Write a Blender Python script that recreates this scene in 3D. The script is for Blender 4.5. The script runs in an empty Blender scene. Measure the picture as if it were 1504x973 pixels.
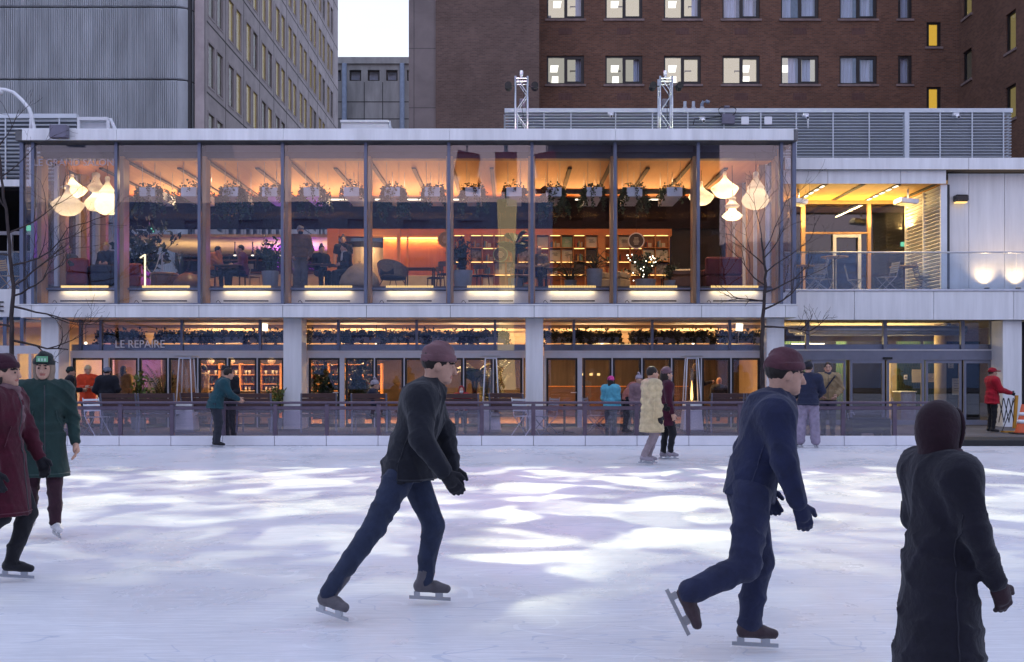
# dusk, exposed long: the sky is dim and the exposure is opened; lamp figures are scaled to that exposure
EXPO = 2.6
GE = 1.0/6.06          # surfaces that give off light
GL = 0.42              # lamps
import bpy, math, random
import numpy as np
from mathutils import Vector, Matrix
from mathutils.bvhtree import BVHTree
PI = math.pi
S = bpy.context.scene
COL = S.collection
RND = random.Random(7)
# the eye stands 1.64 m above the ice; photograph pixels (1504 wide) turn into metres at a chosen true depth
EYE = 1.64
def PX(px, Y): return (px - 752.0) * Y / 1504.0
def PZ(py, Y): return EYE + (545.0 - py) * Y / 1504.0

# ------------------------------------------------------------------ materials
def _nt(name):
    m = bpy.data.materials.new(name); m.use_nodes = True
    nt = m.node_tree
    for n in list(nt.nodes): nt.nodes.remove(n)
    out = nt.nodes.new('ShaderNodeOutputMaterial')
    return m, nt, out
def _n(nt, t, **kw):
    n = nt.nodes.new(t)
    for k, v in kw.items(): setattr(n, k, v)
    return n
def setin(n, **kw):
    for k, v in kw.items(): n.inputs[k].default_value = v
def mat(name, col, rough=0.6, metal=0.0, var=0.12, scale=3.0, bump=0.0, bscale=60.0, spec=0.4,
        emis=None, estr=0.0, stretch=(1, 1, 1), sheen=0.0, trans=0.0, world=True):
    m, nt, out = _nt(name)
    b = _n(nt, 'ShaderNodeBsdfPrincipled')
    nt.links.new(b.outputs[0], out.inputs['Surface'])
    b.inputs['Roughness'].default_value = rough
    b.inputs['Metallic'].default_value = metal
    b.inputs['Specular IOR Level'].default_value = spec
    if sheen: b.inputs['Sheen Weight'].default_value = sheen
    if trans: b.inputs['Transmission Weight'].default_value = trans
    if emis is not None:
        b.inputs['Emission Color'].default_value = (*emis, 1)
        b.inputs['Emission Strength'].default_value = estr*GE
    c = (*col, 1)
    if world:
        g = _n(nt, 'ShaderNodeNewGeometry'); vec = g.outputs['Position']
    else:
        g = _n(nt, 'ShaderNodeTexCoord'); vec = g.outputs['Object']
    mp = _n(nt, 'ShaderNodeMapping'); mp.inputs['Scale'].default_value = stretch
    nt.links.new(vec, mp.inputs['Vector'])
    if var > 0:
        no = _n(nt, 'ShaderNodeTexNoise'); setin(no, Scale=scale, Detail=5.0, Roughness=0.6)
        nt.links.new(mp.outputs[0], no.inputs['Vector'])
        r = _n(nt, 'ShaderNodeValToRGB')
        lo = tuple(max(0, x * (1 - 2.0 * var)) for x in col); hi = tuple(min(1, x * (1 + 1.2 * var)) for x in col)
        r.color_ramp.elements[0].position = 0.3; r.color_ramp.elements[0].color = (*lo, 1)
        r.color_ramp.elements[1].position = 0.7; r.color_ramp.elements[1].color = (*hi, 1)
        nt.links.new(no.outputs['Fac'], r.inputs['Fac'])
        nt.links.new(r.outputs['Color'], b.inputs['Base Color'])
        mr = _n(nt, 'ShaderNodeMapRange'); setin(mr, **{'To Min': max(0.02, rough - 0.1), 'To Max': min(1, rough + 0.1)})
        nt.links.new(no.outputs['Fac'], mr.inputs['Value']); nt.links.new(mr.outputs[0], b.inputs['Roughness'])
    else:
        b.inputs['Base Color'].default_value = c
    if bump > 0:
        nb = _n(nt, 'ShaderNodeTexNoise'); setin(nb, Scale=bscale, Detail=4.0)
        nt.links.new(mp.outputs[0], nb.inputs['Vector'])
        bp = _n(nt, 'ShaderNodeBump'); setin(bp, Strength=bump, Distance=0.02)
        nt.links.new(nb.outputs['Fac'], bp.inputs['Height']); nt.links.new(bp.outputs[0], b.inputs['Normal'])
    return m
def emit(name, col, s):
    m, nt, out = _nt(name)
    e = _n(nt, 'ShaderNodeEmission'); setin(e, Color=(*col, 1), Strength=s*GE)
    nt.links.new(e.outputs[0], out.inputs['Surface'])
    return m
def glass(name, base=0.06, edge=0.6, tint=(0.96, 0.97, 1.0), rough=0.0, refl=(1, 1, 1), haze=0.0):
    m, nt, out = _nt(name)
    lw = _n(nt, 'ShaderNodeLayerWeight'); setin(lw, Blend=0.5)
    p = _n(nt, 'ShaderNodeMath', operation='POWER'); p.inputs[1].default_value = 5.0
    nt.links.new(lw.outputs['Facing'], p.inputs[0])
    mr = _n(nt, 'ShaderNodeMapRange'); setin(mr, **{'To Min': base, 'To Max': edge})
    nt.links.new(p.outputs[0], mr.inputs['Value'])
    t = _n(nt, 'ShaderNodeBsdfTransparent'); setin(t, Color=(*tint, 1))
    g = _n(nt, 'ShaderNodeBsdfGlossy'); setin(g, Color=(*refl, 1), Roughness=rough)
    no = _n(nt, 'ShaderNodeTexNoise'); setin(no, Scale=0.35, Detail=1.0)
    ge = _n(nt, 'ShaderNodeNewGeometry'); nt.links.new(ge.outputs['Position'], no.inputs['Vector'])
    bp = _n(nt, 'ShaderNodeBump'); setin(bp, Strength=0.06, Distance=0.05)
    nt.links.new(no.outputs['Fac'], bp.inputs['Height']); nt.links.new(bp.outputs[0], g.inputs['Normal'])
    mx = _n(nt, 'ShaderNodeMixShader')
    nt.links.new(mr.outputs[0], mx.inputs[0]); nt.links.new(t.outputs[0], mx.inputs[1]); nt.links.new(g.outputs[0], mx.inputs[2])
    last = mx
    if haze > 0:
        d = _n(nt, 'ShaderNodeBsdfDiffuse'); setin(d, Color=(0.8, 0.8, 0.85, 1))
        m2 = _n(nt, 'ShaderNodeMixShader'); m2.inputs[0].default_value = haze
        nt.links.new(mx.outputs[0], m2.inputs[1]); nt.links.new(d.outputs[0], m2.inputs[2]); last = m2
    nt.links.new(last.outputs[0], out.inputs['Surface'])
    return m
def wallcoords(nt, sx=1.0, sz=1.0):
    g = _n(nt, 'ShaderNodeNewGeometry'); s = _n(nt, 'ShaderNodeSeparateXYZ'); nt.links.new(g.outputs['Position'], s.inputs[0])
    a = _n(nt, 'ShaderNodeMath', operation='ADD'); nt.links.new(s.outputs[0], a.inputs[0]); nt.links.new(s.outputs[1], a.inputs[1])
    c = _n(nt, 'ShaderNodeCombineXYZ'); nt.links.new(a.outputs[0], c.inputs[0]); nt.links.new(s.outputs[2], c.inputs[1])
    return c.outputs[0]
def brickmat(name, c1, c2, mortar, bw=0.22, bh=0.075, msize=0.012, rough=0.85, bump=0.4, offset=0.5):
    m, nt, out = _nt(name)
    b = _n(nt, 'ShaderNodeBsdfPrincipled'); setin(b, Roughness=rough); b.inputs['Specular IOR Level'].default_value = 0.25
    nt.links.new(b.outputs[0], out.inputs['Surface'])
    v = wallcoords(nt)
    t = _n(nt, 'ShaderNodeTexBrick'); t.offset = offset
    setin(t, Color1=(*c1, 1), Color2=(*c2, 1), Mortar=(*mortar, 1), Scale=1.0)
    t.inputs['Mortar Size'].default_value = msize; t.inputs['Brick Width'].default_value = bw; t.inputs['Row Height'].default_value = bh
    t.inputs['Bias'].default_value = 0.0; t.inputs['Mortar Smooth'].default_value = 0.2
    nt.links.new(v, t.inputs['Vector'])
    no = _n(nt, 'ShaderNodeTexNoise'); setin(no, Scale=0.5, Detail=6.0, Roughness=0.65); nt.links.new(v, no.inputs['Vector'])
    mr = _n(nt, 'ShaderNodeMapRange'); setin(mr, **{'From Min': 0.25, 'From Max': 0.75, 'To Min': 0.72, 'To Max': 1.2})
    nt.links.new(no.outputs['Fac'], mr.inputs['Value'])
    no.inputs['Distortion'].default_value = .4
    mu = _n(nt, 'ShaderNodeVectorMath', operation='SCALE'); nt.links.new(t.outputs['Color'], mu.inputs[0]); nt.links.new(mr.outputs[0], mu.inputs['Scale'])
    nt.links.new(mu.outputs[0], b.inputs['Base Color'])
    bp = _n(nt, 'ShaderNodeBump'); setin(bp, Strength=bump, Distance=0.01); bp.invert = True
    nt.links.new(t.outputs['Fac'], bp.inputs['Height']); nt.links.new(bp.outputs[0], b.inputs['Normal'])
    return m
def woodmat(name, c1, c2, rough=0.45, along='y', plank=0.0, scale=1.0):
    m, nt, out = _nt(name)
    b = _n(nt, 'ShaderNodeBsdfPrincipled'); setin(b, Roughness=rough); b.inputs['Specular IOR Level'].default_value = 0.3
    nt.links.new(b.outputs[0], out.inputs['Surface'])
    g = _n(nt, 'ShaderNodeNewGeometry'); mp = _n(nt, 'ShaderNodeMapping')
    st = {'x': (0.6, 8, 8), 'y': (8, 0.6, 8), 'z': (8, 8, 0.6)}[along]
    mp.inputs['Scale'].default_value = tuple(q * scale for q in st)
    nt.links.new(g.outputs['Position'], mp.inputs['Vector'])
    no = _n(nt, 'ShaderNodeTexNoise'); setin(no, Scale=1.0, Detail=6.0, Roughness=0.65, Distortion=0.6); nt.links.new(mp.outputs[0], no.inputs['Vector'])
    r = _n(nt, 'ShaderNodeValToRGB')
    r.color_ramp.elements[0].position = 0.3; r.color_ramp.elements[0].color = (*c1, 1)
    r.color_ramp.elements[1].position = 0.72; r.color_ramp.elements[1].color = (*c2, 1)
    nt.links.new(no.outputs['Fac'], r.inputs['Fac']); nt.links.new(r.outputs['Color'], b.inputs['Base Color'])
    return m

M = {}
def defs():
    M['ice'] = None
    M['white_panel'] = mat('white_panel', (0.77, 0.77, 0.785), 0.42, var=0.085, scale=1.0, spec=0.4, stretch=(3.5, 1, .3))
    M['white_paint'] = mat('white_paint', (0.74, 0.75, 0.78), 0.45, var=0.05, scale=2)
    M['grey_frame'] = mat('grey_frame', (0.20, 0.21, 0.27), 0.4, metal=0.3, var=0.06)
    M['mullion'] = mat('mullion', (0.13, 0.15, 0.22), 0.35, metal=0.5, var=0.06)
    M['black_frame'] = mat('black_frame', (0.012, 0.012, 0.016), 0.4, var=0.1)
    M['white_frame'] = mat('white_frame', (0.55, 0.55, 0.60), 0.4, var=0.05)
    M['rail'] = mat('rail', (0.14, 0.105, 0.14), 0.35, metal=0.6, var=0.1, scale=6)  # purple cast of the pink light is mixed into the metal colour
    M['board'] = mat('board', (0.78, 0.76, 0.80), 0.35, var=0.05, scale=1.5)
    M['glass'] = glass('clear_glass', 0.043, 0.5, tint=(0.93, 0.935, 0.96))
    M['glass_low'] = glass('shop_glass', 0.05, 0.6, tint=(0.95, 0.95, 0.96))
    M['glass_rail'] = glass('rail_glass', 0.06, 0.6, tint=(0.72, 0.68, 0.78), haze=0.025)  # tint carries the purple cast of the light as well
    M['glass_bal'] = glass('balustrade_glass', 0.07, 0.6, tint=(0.93, 0.96, 0.98), haze=0.03)
    M['glass_win'] = glass('office_glass', 0.05, 0.16, tint=(0.92, 0.94, 0.97))
    M['concrete'] = mat('concrete', (0.40, 0.41, 0.43), 0.9, var=0.16, scale=0.55, bump=0.5, bscale=14, stretch=(1.6, 1, 0.55))
    M['concrete_ribs'] = mat('concrete_ribs', (0.39, 0.425, 0.455), 0.92, var=0.12, scale=0.6, bump=0.6, bscale=22, stretch=(2.2, 1, 0.5))
    M['precast'] = mat('precast', (0.42, 0.37, 0.37), 0.85, var=0.12, scale=0.8, bump=0.3, bscale=18)
    M['precast_frame'] = mat('precast_frame', (0.36, 0.315, 0.32), 0.85, var=0.1, scale=1.2)
    M['joint'] = mat('joint', (0.05, 0.05, 0.055), 0.9, var=0.1)
    M['dark_concrete'] = mat('dark_concrete', (0.30, 0.30, 0.30), 0.9, var=0.2, scale=0.35, bump=0.3, bscale=10, stretch=(2, 1, 0.5))
    M['pipe_blue'] = mat('pipe_blue', (0.20, 0.24, 0.32), 0.5, var=0.1)
    M['brick'] = brickmat('brick', (0.20, 0.098, 0.062), (0.12, 0.06, 0.042), (0.155, 0.108, 0.088))
    M['brick_dark'] = brickmat('brick_dark', (0.165, 0.108, 0.09), (0.115, 0.076, 0.066), (0.15, 0.115, 0.10))
    M['stone_tile'] = brickmat('stone_tile', (0.23, 0.195, 0.19), (0.21, 0.18, 0.175), (0.10, 0.09, 0.09), bw=3.7, bh=2.85, msize=0.02, bump=0.2, offset=0.0)
    M['sill'] = mat('sill', (0.24, 0.18, 0.17), 0.8, var=0.15, scale=3)
    M['vent_brick'] = brickmat('vent_brick', (0.14, 0.075, 0.065), (0.11, 0.055, 0.05), (0.13, 0.09, 0.08), bw=0.07, bh=0.3, msize=0.01)
    M['room_cream'] = emit('room_cream', (1.0, 0.86, 0.62), 0.62)  # room colours that glow themselves in place of light in the rooms
    M['room_pale'] = emit('room_pale', (.95, .88, .74), .5); M['room_straw'] = emit('room_straw', (1.0, .80, .50), .5)
    M['room_lamp'] = emit('room_lamp', (1.0, 0.93, 0.78), 2.2)
    M['room_blue'] = mat('room_blue', (0.10, 0.15, 0.26), 0.8, var=0.15, emis=(0.25, 0.42, 0.8), estr=0.10)
    M['room_dim'] = mat('room_dim', (0.05, 0.05, 0.055), 0.8, var=0.2, emis=(0.7, 0.6, 0.4), estr=0.05)
    M['room_olive'] = emit('room_olive', (0.80, 0.62, 0.24), 0.27)
    M['room_amber'] = emit('room_amber', (1.0, 0.58, 0.07), 0.78)
    M['curtain'] = mat('curtain', (0.55, 0.60, 0.72), 0.9, var=0.12, scale=6, stretch=(3, 3, 0.1))
    M['wood_ceiling'] = woodmat('wood_ceiling', (0.44, 0.165, 0.045), (0.56, 0.235, 0.075), 0.5, 'y')
    M['plank_beige'] = woodmat('plank_beige', (0.40, 0.28, 0.17), (0.50, 0.37, 0.24), 0.6, 'x')
    M['wood_terrace'] = woodmat('wood_terrace', (0.52, 0.27, 0.07), (0.64, 0.36, 0.11), 0.5, 'y')
    M['glulam'] = woodmat('glulam', (0.36, 0.20, 0.105), (0.50, 0.30, 0.16), 0.5, 'z')
    M['cherry'] = woodmat('cherry', (0.34, 0.115, 0.035), (0.48, 0.18, 0.06), 0.4, 'z')
    M['cherry_edge'] = woodmat('cherry_edge', (0.50, 0.22, 0.07), (0.60, 0.28, 0.1), 0.4, 'x')
    M['oak'] = woodmat('oak', (0.30, 0.17, 0.08), (0.42, 0.25, 0.12), 0.5, 'x')
    M['walnut'] = woodmat('walnut', (0.075, 0.042, 0.032), (0.13, 0.07, 0.05), 0.55, 'x')
    M['slat_brown'] = woodmat('slat_brown', (0.085, 0.05, 0.05), (0.125, 0.075, 0.07), 0.6, 'x')
    M['floor_dark'] = mat('floor_dark', (0.10, 0.085, 0.075), 0.35, var=0.15, scale=1)
    M['wall_dark'] = mat('wall_dark', (0.013, 0.012, 0.013), 0.95, var=0.2, scale=1.5, spec=0.05)
    M['shop_wall'] = mat('shop_wall', (0.085, 0.062, 0.045), 0.7, var=0.2, scale=1.5)
    M['hall_wall'] = mat('hall_wall', (0.07, 0.055, 0.045), 0.6, var=0.25, scale=2.5, stretch=(3, 1, .3))
    M['wall_black'] = mat('wall_black', (0.018, 0.017, 0.02), 0.6, var=0.2)
    M['beam'] = mat('beam', (0.06, 0.065, 0.085), 0.5, var=0.1)
    M['blind'] = mat('blind', (0.20, 0.21, 0.28), 0.7, var=0.08, scale=8, stretch=(0.1, 1, 6))
    M['wall_cream'] = mat('wall_cream', (0.55, 0.45, 0.30), 0.7, var=0.08)
    M['wall_violet_light'] = mat('wall_violet_light', (0.22, 0.14, 0.22), 0.7, var=0.08)  # violet lamplight is put into the wall's own colour
    M['tile_green'] = brickmat('tile_green', (0.05, 0.10, 0.055), (0.035, 0.075, 0.045), (0.09, 0.12, 0.07), bw=0.08, bh=0.22, msize=0.012, rough=0.3)
    M['paving'] = mat('paving', (0.115, 0.11, 0.12), 0.8, var=0.2, scale=1.2, bump=0.2)
    M['rubber'] = mat('rubber', (0.02, 0.02, 0.022), 0.7, var=0.2)
    M['asphalt'] = mat('asphalt', (0.05, 0.05, 0.053), 0.9, var=0.2, bump=0.3)
    M['roofing'] = mat('roofing', (0.16, 0.16, 0.17), 0.9, var=0.2)
    M['alu'] = mat('alu', (0.55, 0.57, 0.62), 0.35, metal=0.85, var=0.08, scale=5)
    M['steel'] = mat('steel', (0.42, 0.43, 0.46), 0.4, metal=0.8, var=0.1)
    M['black'] = mat('black', (0.012, 0.012, 0.014), 0.5, var=0.15)
    M['black_gloss'] = mat('black_gloss', (0.012, 0.012, 0.014), 0.2, var=0.1)
    M['grey_box'] = mat('grey_box', (0.17, 0.16, 0.22), 0.6, var=0.08)
    M['louvre'] = mat('louvre', (0.60, 0.64, 0.69), 0.45, var=0.05, scale=1)
    M['louvre_back'] = mat('louvre_back', (0.07, 0.08, 0.10), 0.8, var=0.1)
    M['planter_white'] = mat('planter_white', (0.70, 0.73, 0.78), 0.5, var=0.06)
    M['pot_grey'] = mat('pot_grey', (0.24, 0.26, 0.30), 0.55, var=0.1)
    M['leaf'] = mat('leaf', (0.035, 0.062, 0.022), 0.5, var=0.35, scale=9, spec=0.4)
    M['leaf_dark'] = mat('leaf_dark', (0.018, 0.030, 0.016), 0.5, var=0.35, scale=7)
    M['leaf_bright'] = mat('leaf_bright', (0.10, 0.13, 0.025), 0.5, var=0.3, scale=7)
    M['bark'] = mat('bark', (0.05, 0.037, 0.037), 0.9, var=0.3, scale=14, bump=0.6, bscale=50, stretch=(1, 1, 0.3))
    M['lamp_fabric'] = mat('lamp_fabric', (0.8, 0.76, 0.68), 0.9, var=0.1, scale=30, emis=(1.0, 0.78, 0.46), estr=0.85, stretch=(1, 1, 2))
    M['lamp_fabric_dim'] = mat('lamp_fabric_dim', (0.8, 0.76, 0.72), 0.9, var=0.1, scale=30, emis=(1.0, 0.80, 0.58), estr=0.48)
    M['lamp_glow'] = emit('lamp_glow', (1.0, 0.78, 0.45), 2.4)
    M['led_warm'] = emit('led_warm', (1.0, 0.66, 0.24), 1.5)
    M['led_shelf'] = emit('led_shelf', (1.0, 0.58, 0.17), 4.5)
    M['led_white'] = emit('led_white', (1.0, 0.85, 0.6), 3.5)
    M['fairy'] = emit('fairy', (1.0, 0.9, 0.65), 9.0)
    M['purple_light'] = emit('purple_light', (0.62, 0.10, 1.0), 1.9)
    M['exit_green'] = emit('exit_green', (0.25, 0.9, 0.55), 0.9)
    M['flame'] = emit('flame', (1.0, 0.50, 0.12), 6.0)
    M['red_leather'] = mat('red_leather', (0.20, 0.028, 0.020), 0.5, var=0.15, scale=4)
    M['maroon_fabric'] = mat('maroon_fabric', (0.10, 0.02, 0.03), 0.8, var=0.15)
    M['brown_leather'] = mat('brown_leather', (0.15, 0.062, 0.028), 0.45, var=0.18, scale=4)
    M['dark_fabric'] = mat('dark_fabric', (0.03, 0.03, 0.042), 0.85, var=0.2)
    M['beige_fabric'] = mat('beige_fabric', (0.38, 0.29, 0.20), 0.85, var=0.15)
    M['wicker'] = mat('wicker', (0.22, 0.16, 0.11), 0.7, var=0.3, scale=30)
    M['paper'] = mat('paper', (0.66, 0.60, 0.46), 0.7, var=0.06)
    M['paper_green'] = mat('paper_green', (0.28, 0.42, 0.27), 0.7, var=0.08)
    M['paper_photo'] = mat('paper_photo', (0.22, 0.20, 0.21), 0.6, var=0.8, scale=9)
    M['ink'] = mat('ink', (0.05, 0.045, 0.05), 0.7, var=0.0)
    M['sign_grey'] = mat('sign_grey', (0.06, 0.05, 0.055), 0.7, var=0.05)
    M['sign_ochre'] = mat('sign_ochre', (0.22, 0.15, 0.04), 0.7, var=0.08)
    M['letter_white'] = mat('letter_white', (0.80, 0.80, 0.85), 0.6, var=0.0)
    M['letter_faint'] = mat('letter_faint', (0.40, 0.37, 0.43), 0.6, var=0.0)
    M['yellow'] = mat('yellow', (0.52, 0.25, 0.02), 0.5, var=0.12)
    M['orange_plastic'] = mat('orange_plastic', (0.55, 0.09, 0.03), 0.5, var=0.1)
    M['bottle'] = mat('bottle', (0.02, 0.03, 0.02), 0.15, var=0.1, spec=0.6)
    M['cup'] = mat('cup', (0.6, 0.56, 0.48), 0.4, var=0.05)
    M['navy_canvas'] = mat('navy_canvas', (0.02, 0.025, 0.045), 0.8, var=0.2)
    M['gold'] = mat('gold', (0.45, 0.28, 0.08), 0.4, metal=0.5, var=0.2, scale=5, stretch=(4, 4, 0.3))
    for i, c in enumerate([(0.45, 0.10, 0.05), (0.55, 0.48, 0.35), (0.06, 0.06, 0.07), (0.12, 0.22, 0.30), (0.60, 0.35, 0.10), (0.22, 0.3, 0.16)]):
        M['book%d' % i] = mat('book_cover_%d' % i, c, 0.6, var=0.08)
    for nm, col in (('lamp_fabric', (.86, .80, .68)), ('lamp_fabric_dim', (.82, .78, .72))):
        m, nt, out = _nt(nm); d = _n(nt, 'ShaderNodeBsdfDiffuse'); t = _n(nt, 'ShaderNodeBsdfTranslucent'); mx = _n(nt, 'ShaderNodeMixShader'); mx.inputs[0].default_value = .55
        g = _n(nt, 'ShaderNodeNewGeometry'); w = _n(nt, 'ShaderNodeTexNoise'); setin(w, Scale=45.0, Detail=3.0); nt.links.new(g.outputs['Position'], w.inputs['Vector'])
        r = _n(nt, 'ShaderNodeMapRange'); setin(r, **{'From Min': .3, 'From Max': .7, 'To Min': .78, 'To Max': 1.05}); nt.links.new(w.outputs['Fac'], r.inputs['Value'])
        v = _n(nt, 'ShaderNodeVectorMath', operation='SCALE'); v.inputs[0].default_value = col; nt.links.new(r.outputs[0], v.inputs['Scale'])
        nt.links.new(v.outputs[0], d.inputs['Color']); nt.links.new(v.outputs[0], t.inputs['Color'])
        nt.links.new(d.outputs[0], mx.inputs[1]); nt.links.new(t.outputs[0], mx.inputs[2]); nt.links.new(mx.outputs[0], out.inputs['Surface']); M[nm] = m
    # ice: scratched, snowy, slightly glossy
    m, nt, out = _nt('ice')
    b = _n(nt, 'ShaderNodeBsdfPrincipled'); nt.links.new(b.outputs[0], out.inputs['Surface'])
    g = _n(nt, 'ShaderNodeNewGeometry')
    a = _n(nt, 'ShaderNodeTexNoise'); setin(a, Scale=0.55, Detail=8.0, Roughness=0.68, Distortion=0.4); nt.links.new(g.outputs['Position'], a.inputs['Vector'])
    r = _n(nt, 'ShaderNodeValToRGB')
    r.color_ramp.elements[0].position = 0.28; r.color_ramp.elements[0].color = (0.64, 0.645, 0.68, 1)
    r.color_ramp.elements[1].position = 0.7; r.color_ramp.elements[1].color = (0.81, 0.81, 0.84, 1)
    nt.links.new(a.outputs['Fac'], r.inputs['Fac'])
    # skate scratches: thin iso-lines of stretched noises, in several directions
    prev = r.outputs['Color']; hsum = None
    for k, (rot, sc, th) in enumerate([(0.25, 0.9, 0.006), (-0.35, 1.2, 0.006), (1.2, 0.8, 0.005), (0.05, 1.7, 0.006), (-0.9, 1.0, 0.005), (0.6, 2.3, 0.007)]):
        mp = _n(nt, 'ShaderNodeMapping'); mp.inputs['Rotation'].default_value = (0, 0, rot); mp.inputs['Scale'].default_value = (0.35, 1.0, 1.0); mp.inputs['Location'].default_value = (k * 7.3, k * 3.1, k)
        nt.links.new(g.outputs['Position'], mp.inputs['Vector'])
        q = _n(nt, 'ShaderNodeTexNoise'); setin(q, Scale=sc, Detail=1.5, Distortion=0.3); nt.links.new(mp.outputs[0], q.inputs['Vector'])
        f = _n(nt, 'ShaderNodeMath', operation='MULTIPLY'); f.inputs[1].default_value = 6.0; nt.links.new(q.outputs['Fac'], f.inputs[0])
        fr = _n(nt, 'ShaderNodeMath', operation='FRACT'); nt.links.new(f.outputs[0], fr.inputs[0])
        su = _n(nt, 'ShaderNodeMath', operation='SUBTRACT'); nt.links.new(fr.outputs[0], su.inputs[0]); su.inputs[1].default_value = 0.5
        ab = _n(nt, 'ShaderNodeMath', operation='ABSOLUTE'); nt.links.new(su.outputs[0], ab.inputs[0])
        lt = _n(nt, 'ShaderNodeMath', operation='LESS_THAN'); nt.links.new(ab.outputs[0], lt.inputs[0]); lt.inputs[1].default_value = th * 2.6
        brk = _n(nt, 'ShaderNodeTexNoise'); setin(brk, Scale=1.4, Detail=2.0); nt.links.new(mp.outputs[0], brk.inputs['Vector'])
        gt = _n(nt, 'ShaderNodeMath', operation='GREATER_THAN'); nt.links.new(brk.outputs['Fac'], gt.inputs[0]); gt.inputs[1].default_value = 0.52
        ml = _n(nt, 'ShaderNodeMath', operation='MULTIPLY'); nt.links.new(lt.outputs[0], ml.inputs[0]); nt.links.new(gt.outputs[0], ml.inputs[1])
        sc_ = _n(nt, 'ShaderNodeMath', operation='MULTIPLY'); nt.links.new(ml.outputs[0], sc_.inputs[0]); sc_.inputs[1].default_value = 0.55
        mx = _n(nt, 'ShaderNodeMix', data_type='RGBA'); nt.links.new(sc_.outputs[0], mx.inputs[0]); nt.links.new(prev, mx.inputs[6])
        mx.inputs[7].default_value = (0.86, 0.87, 0.90, 1) if k % 2 == 0 else (0.52, 0.56, 0.66, 1)
        prev = mx.outputs[2]
    # dense fine blade cuts and shavings
    fine = None
    for k, rot in enumerate((.15, -.5, .95, -1.2)):
        mp = _n(nt, 'ShaderNodeMapping'); mp.inputs['Rotation'].default_value = (0, 0, rot); mp.inputs['Scale'].default_value = (1.1, 26, 1); nt.links.new(g.outputs['Position'], mp.inputs['Vector'])
        q = _n(nt, 'ShaderNodeTexNoise'); setin(q, Scale=1.3, Detail=5.0, Roughness=.7, Distortion=.25); nt.links.new(mp.outputs[0], q.inputs['Vector'])
        if fine is None: fine = q.outputs['Fac']
        else:
            mm = _n(nt, 'ShaderNodeMath', operation='MAXIMUM'); nt.links.new(fine, mm.inputs[0]); nt.links.new(q.outputs['Fac'], mm.inputs[1]); fine = mm.outputs[0]
    fm = _n(nt, 'ShaderNodeMapRange'); setin(fm, **{'From Min': .54, 'From Max': .74, 'To Min': .90, 'To Max': 1.16}); nt.links.new(fine, fm.inputs['Value'])
    fs = _n(nt, 'ShaderNodeVectorMath', operation='SCALE'); nt.links.new(prev, fs.inputs[0]); nt.links.new(fm.outputs[0], fs.inputs['Scale']); prev = fs.outputs[0]
    nt.links.new(prev, b.inputs['Base Color'])
    mr = _n(nt, 'ShaderNodeMapRange'); setin(mr, **{'From Min': 0.3, 'From Max': 0.7, 'To Min': 0.20, 'To Max': 0.42}); nt.links.new(a.outputs['Fac'], mr.inputs['Value'])
    nt.links.new(mr.outputs[0], b.inputs['Roughness']); b.inputs['IOR'].default_value = 1.2
    b.inputs['Specular IOR Level'].default_value = 0.30
    bn = _n(nt, 'ShaderNodeTexNoise'); setin(bn, Scale=9.0, Detail=6.0); nt.links.new(g.outputs['Position'], bn.inputs['Vector'])
    bp = _n(nt, 'ShaderNodeBump'); setin(bp, Strength=0.12, Distance=0.02); nt.links.new(bn.outputs['Fac'], bp.inputs['Height']); nt.links.new(bp.outputs[0], b.inputs['Normal'])
    M['ice'] = m
defs()
_cm = {}
def cloth(col, rough=0.85, kind=''):
    k = (col, rough, kind)
    if k not in _cm:
        _cm[k] = mat('cloth_%d' % len(_cm), col, rough, var=0.14, scale=9, bump=0.35 if not kind else 0.15, bscale=30, sheen=0.1, world=False, spec=0.25)
    return _cm[k]
def skinm(t=0):
    return cloth([(0.50, 0.29, 0.21), (0.42, 0.24, 0.17), (0.16, 0.08, 0.05)][t], 0.55, 's')

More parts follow.
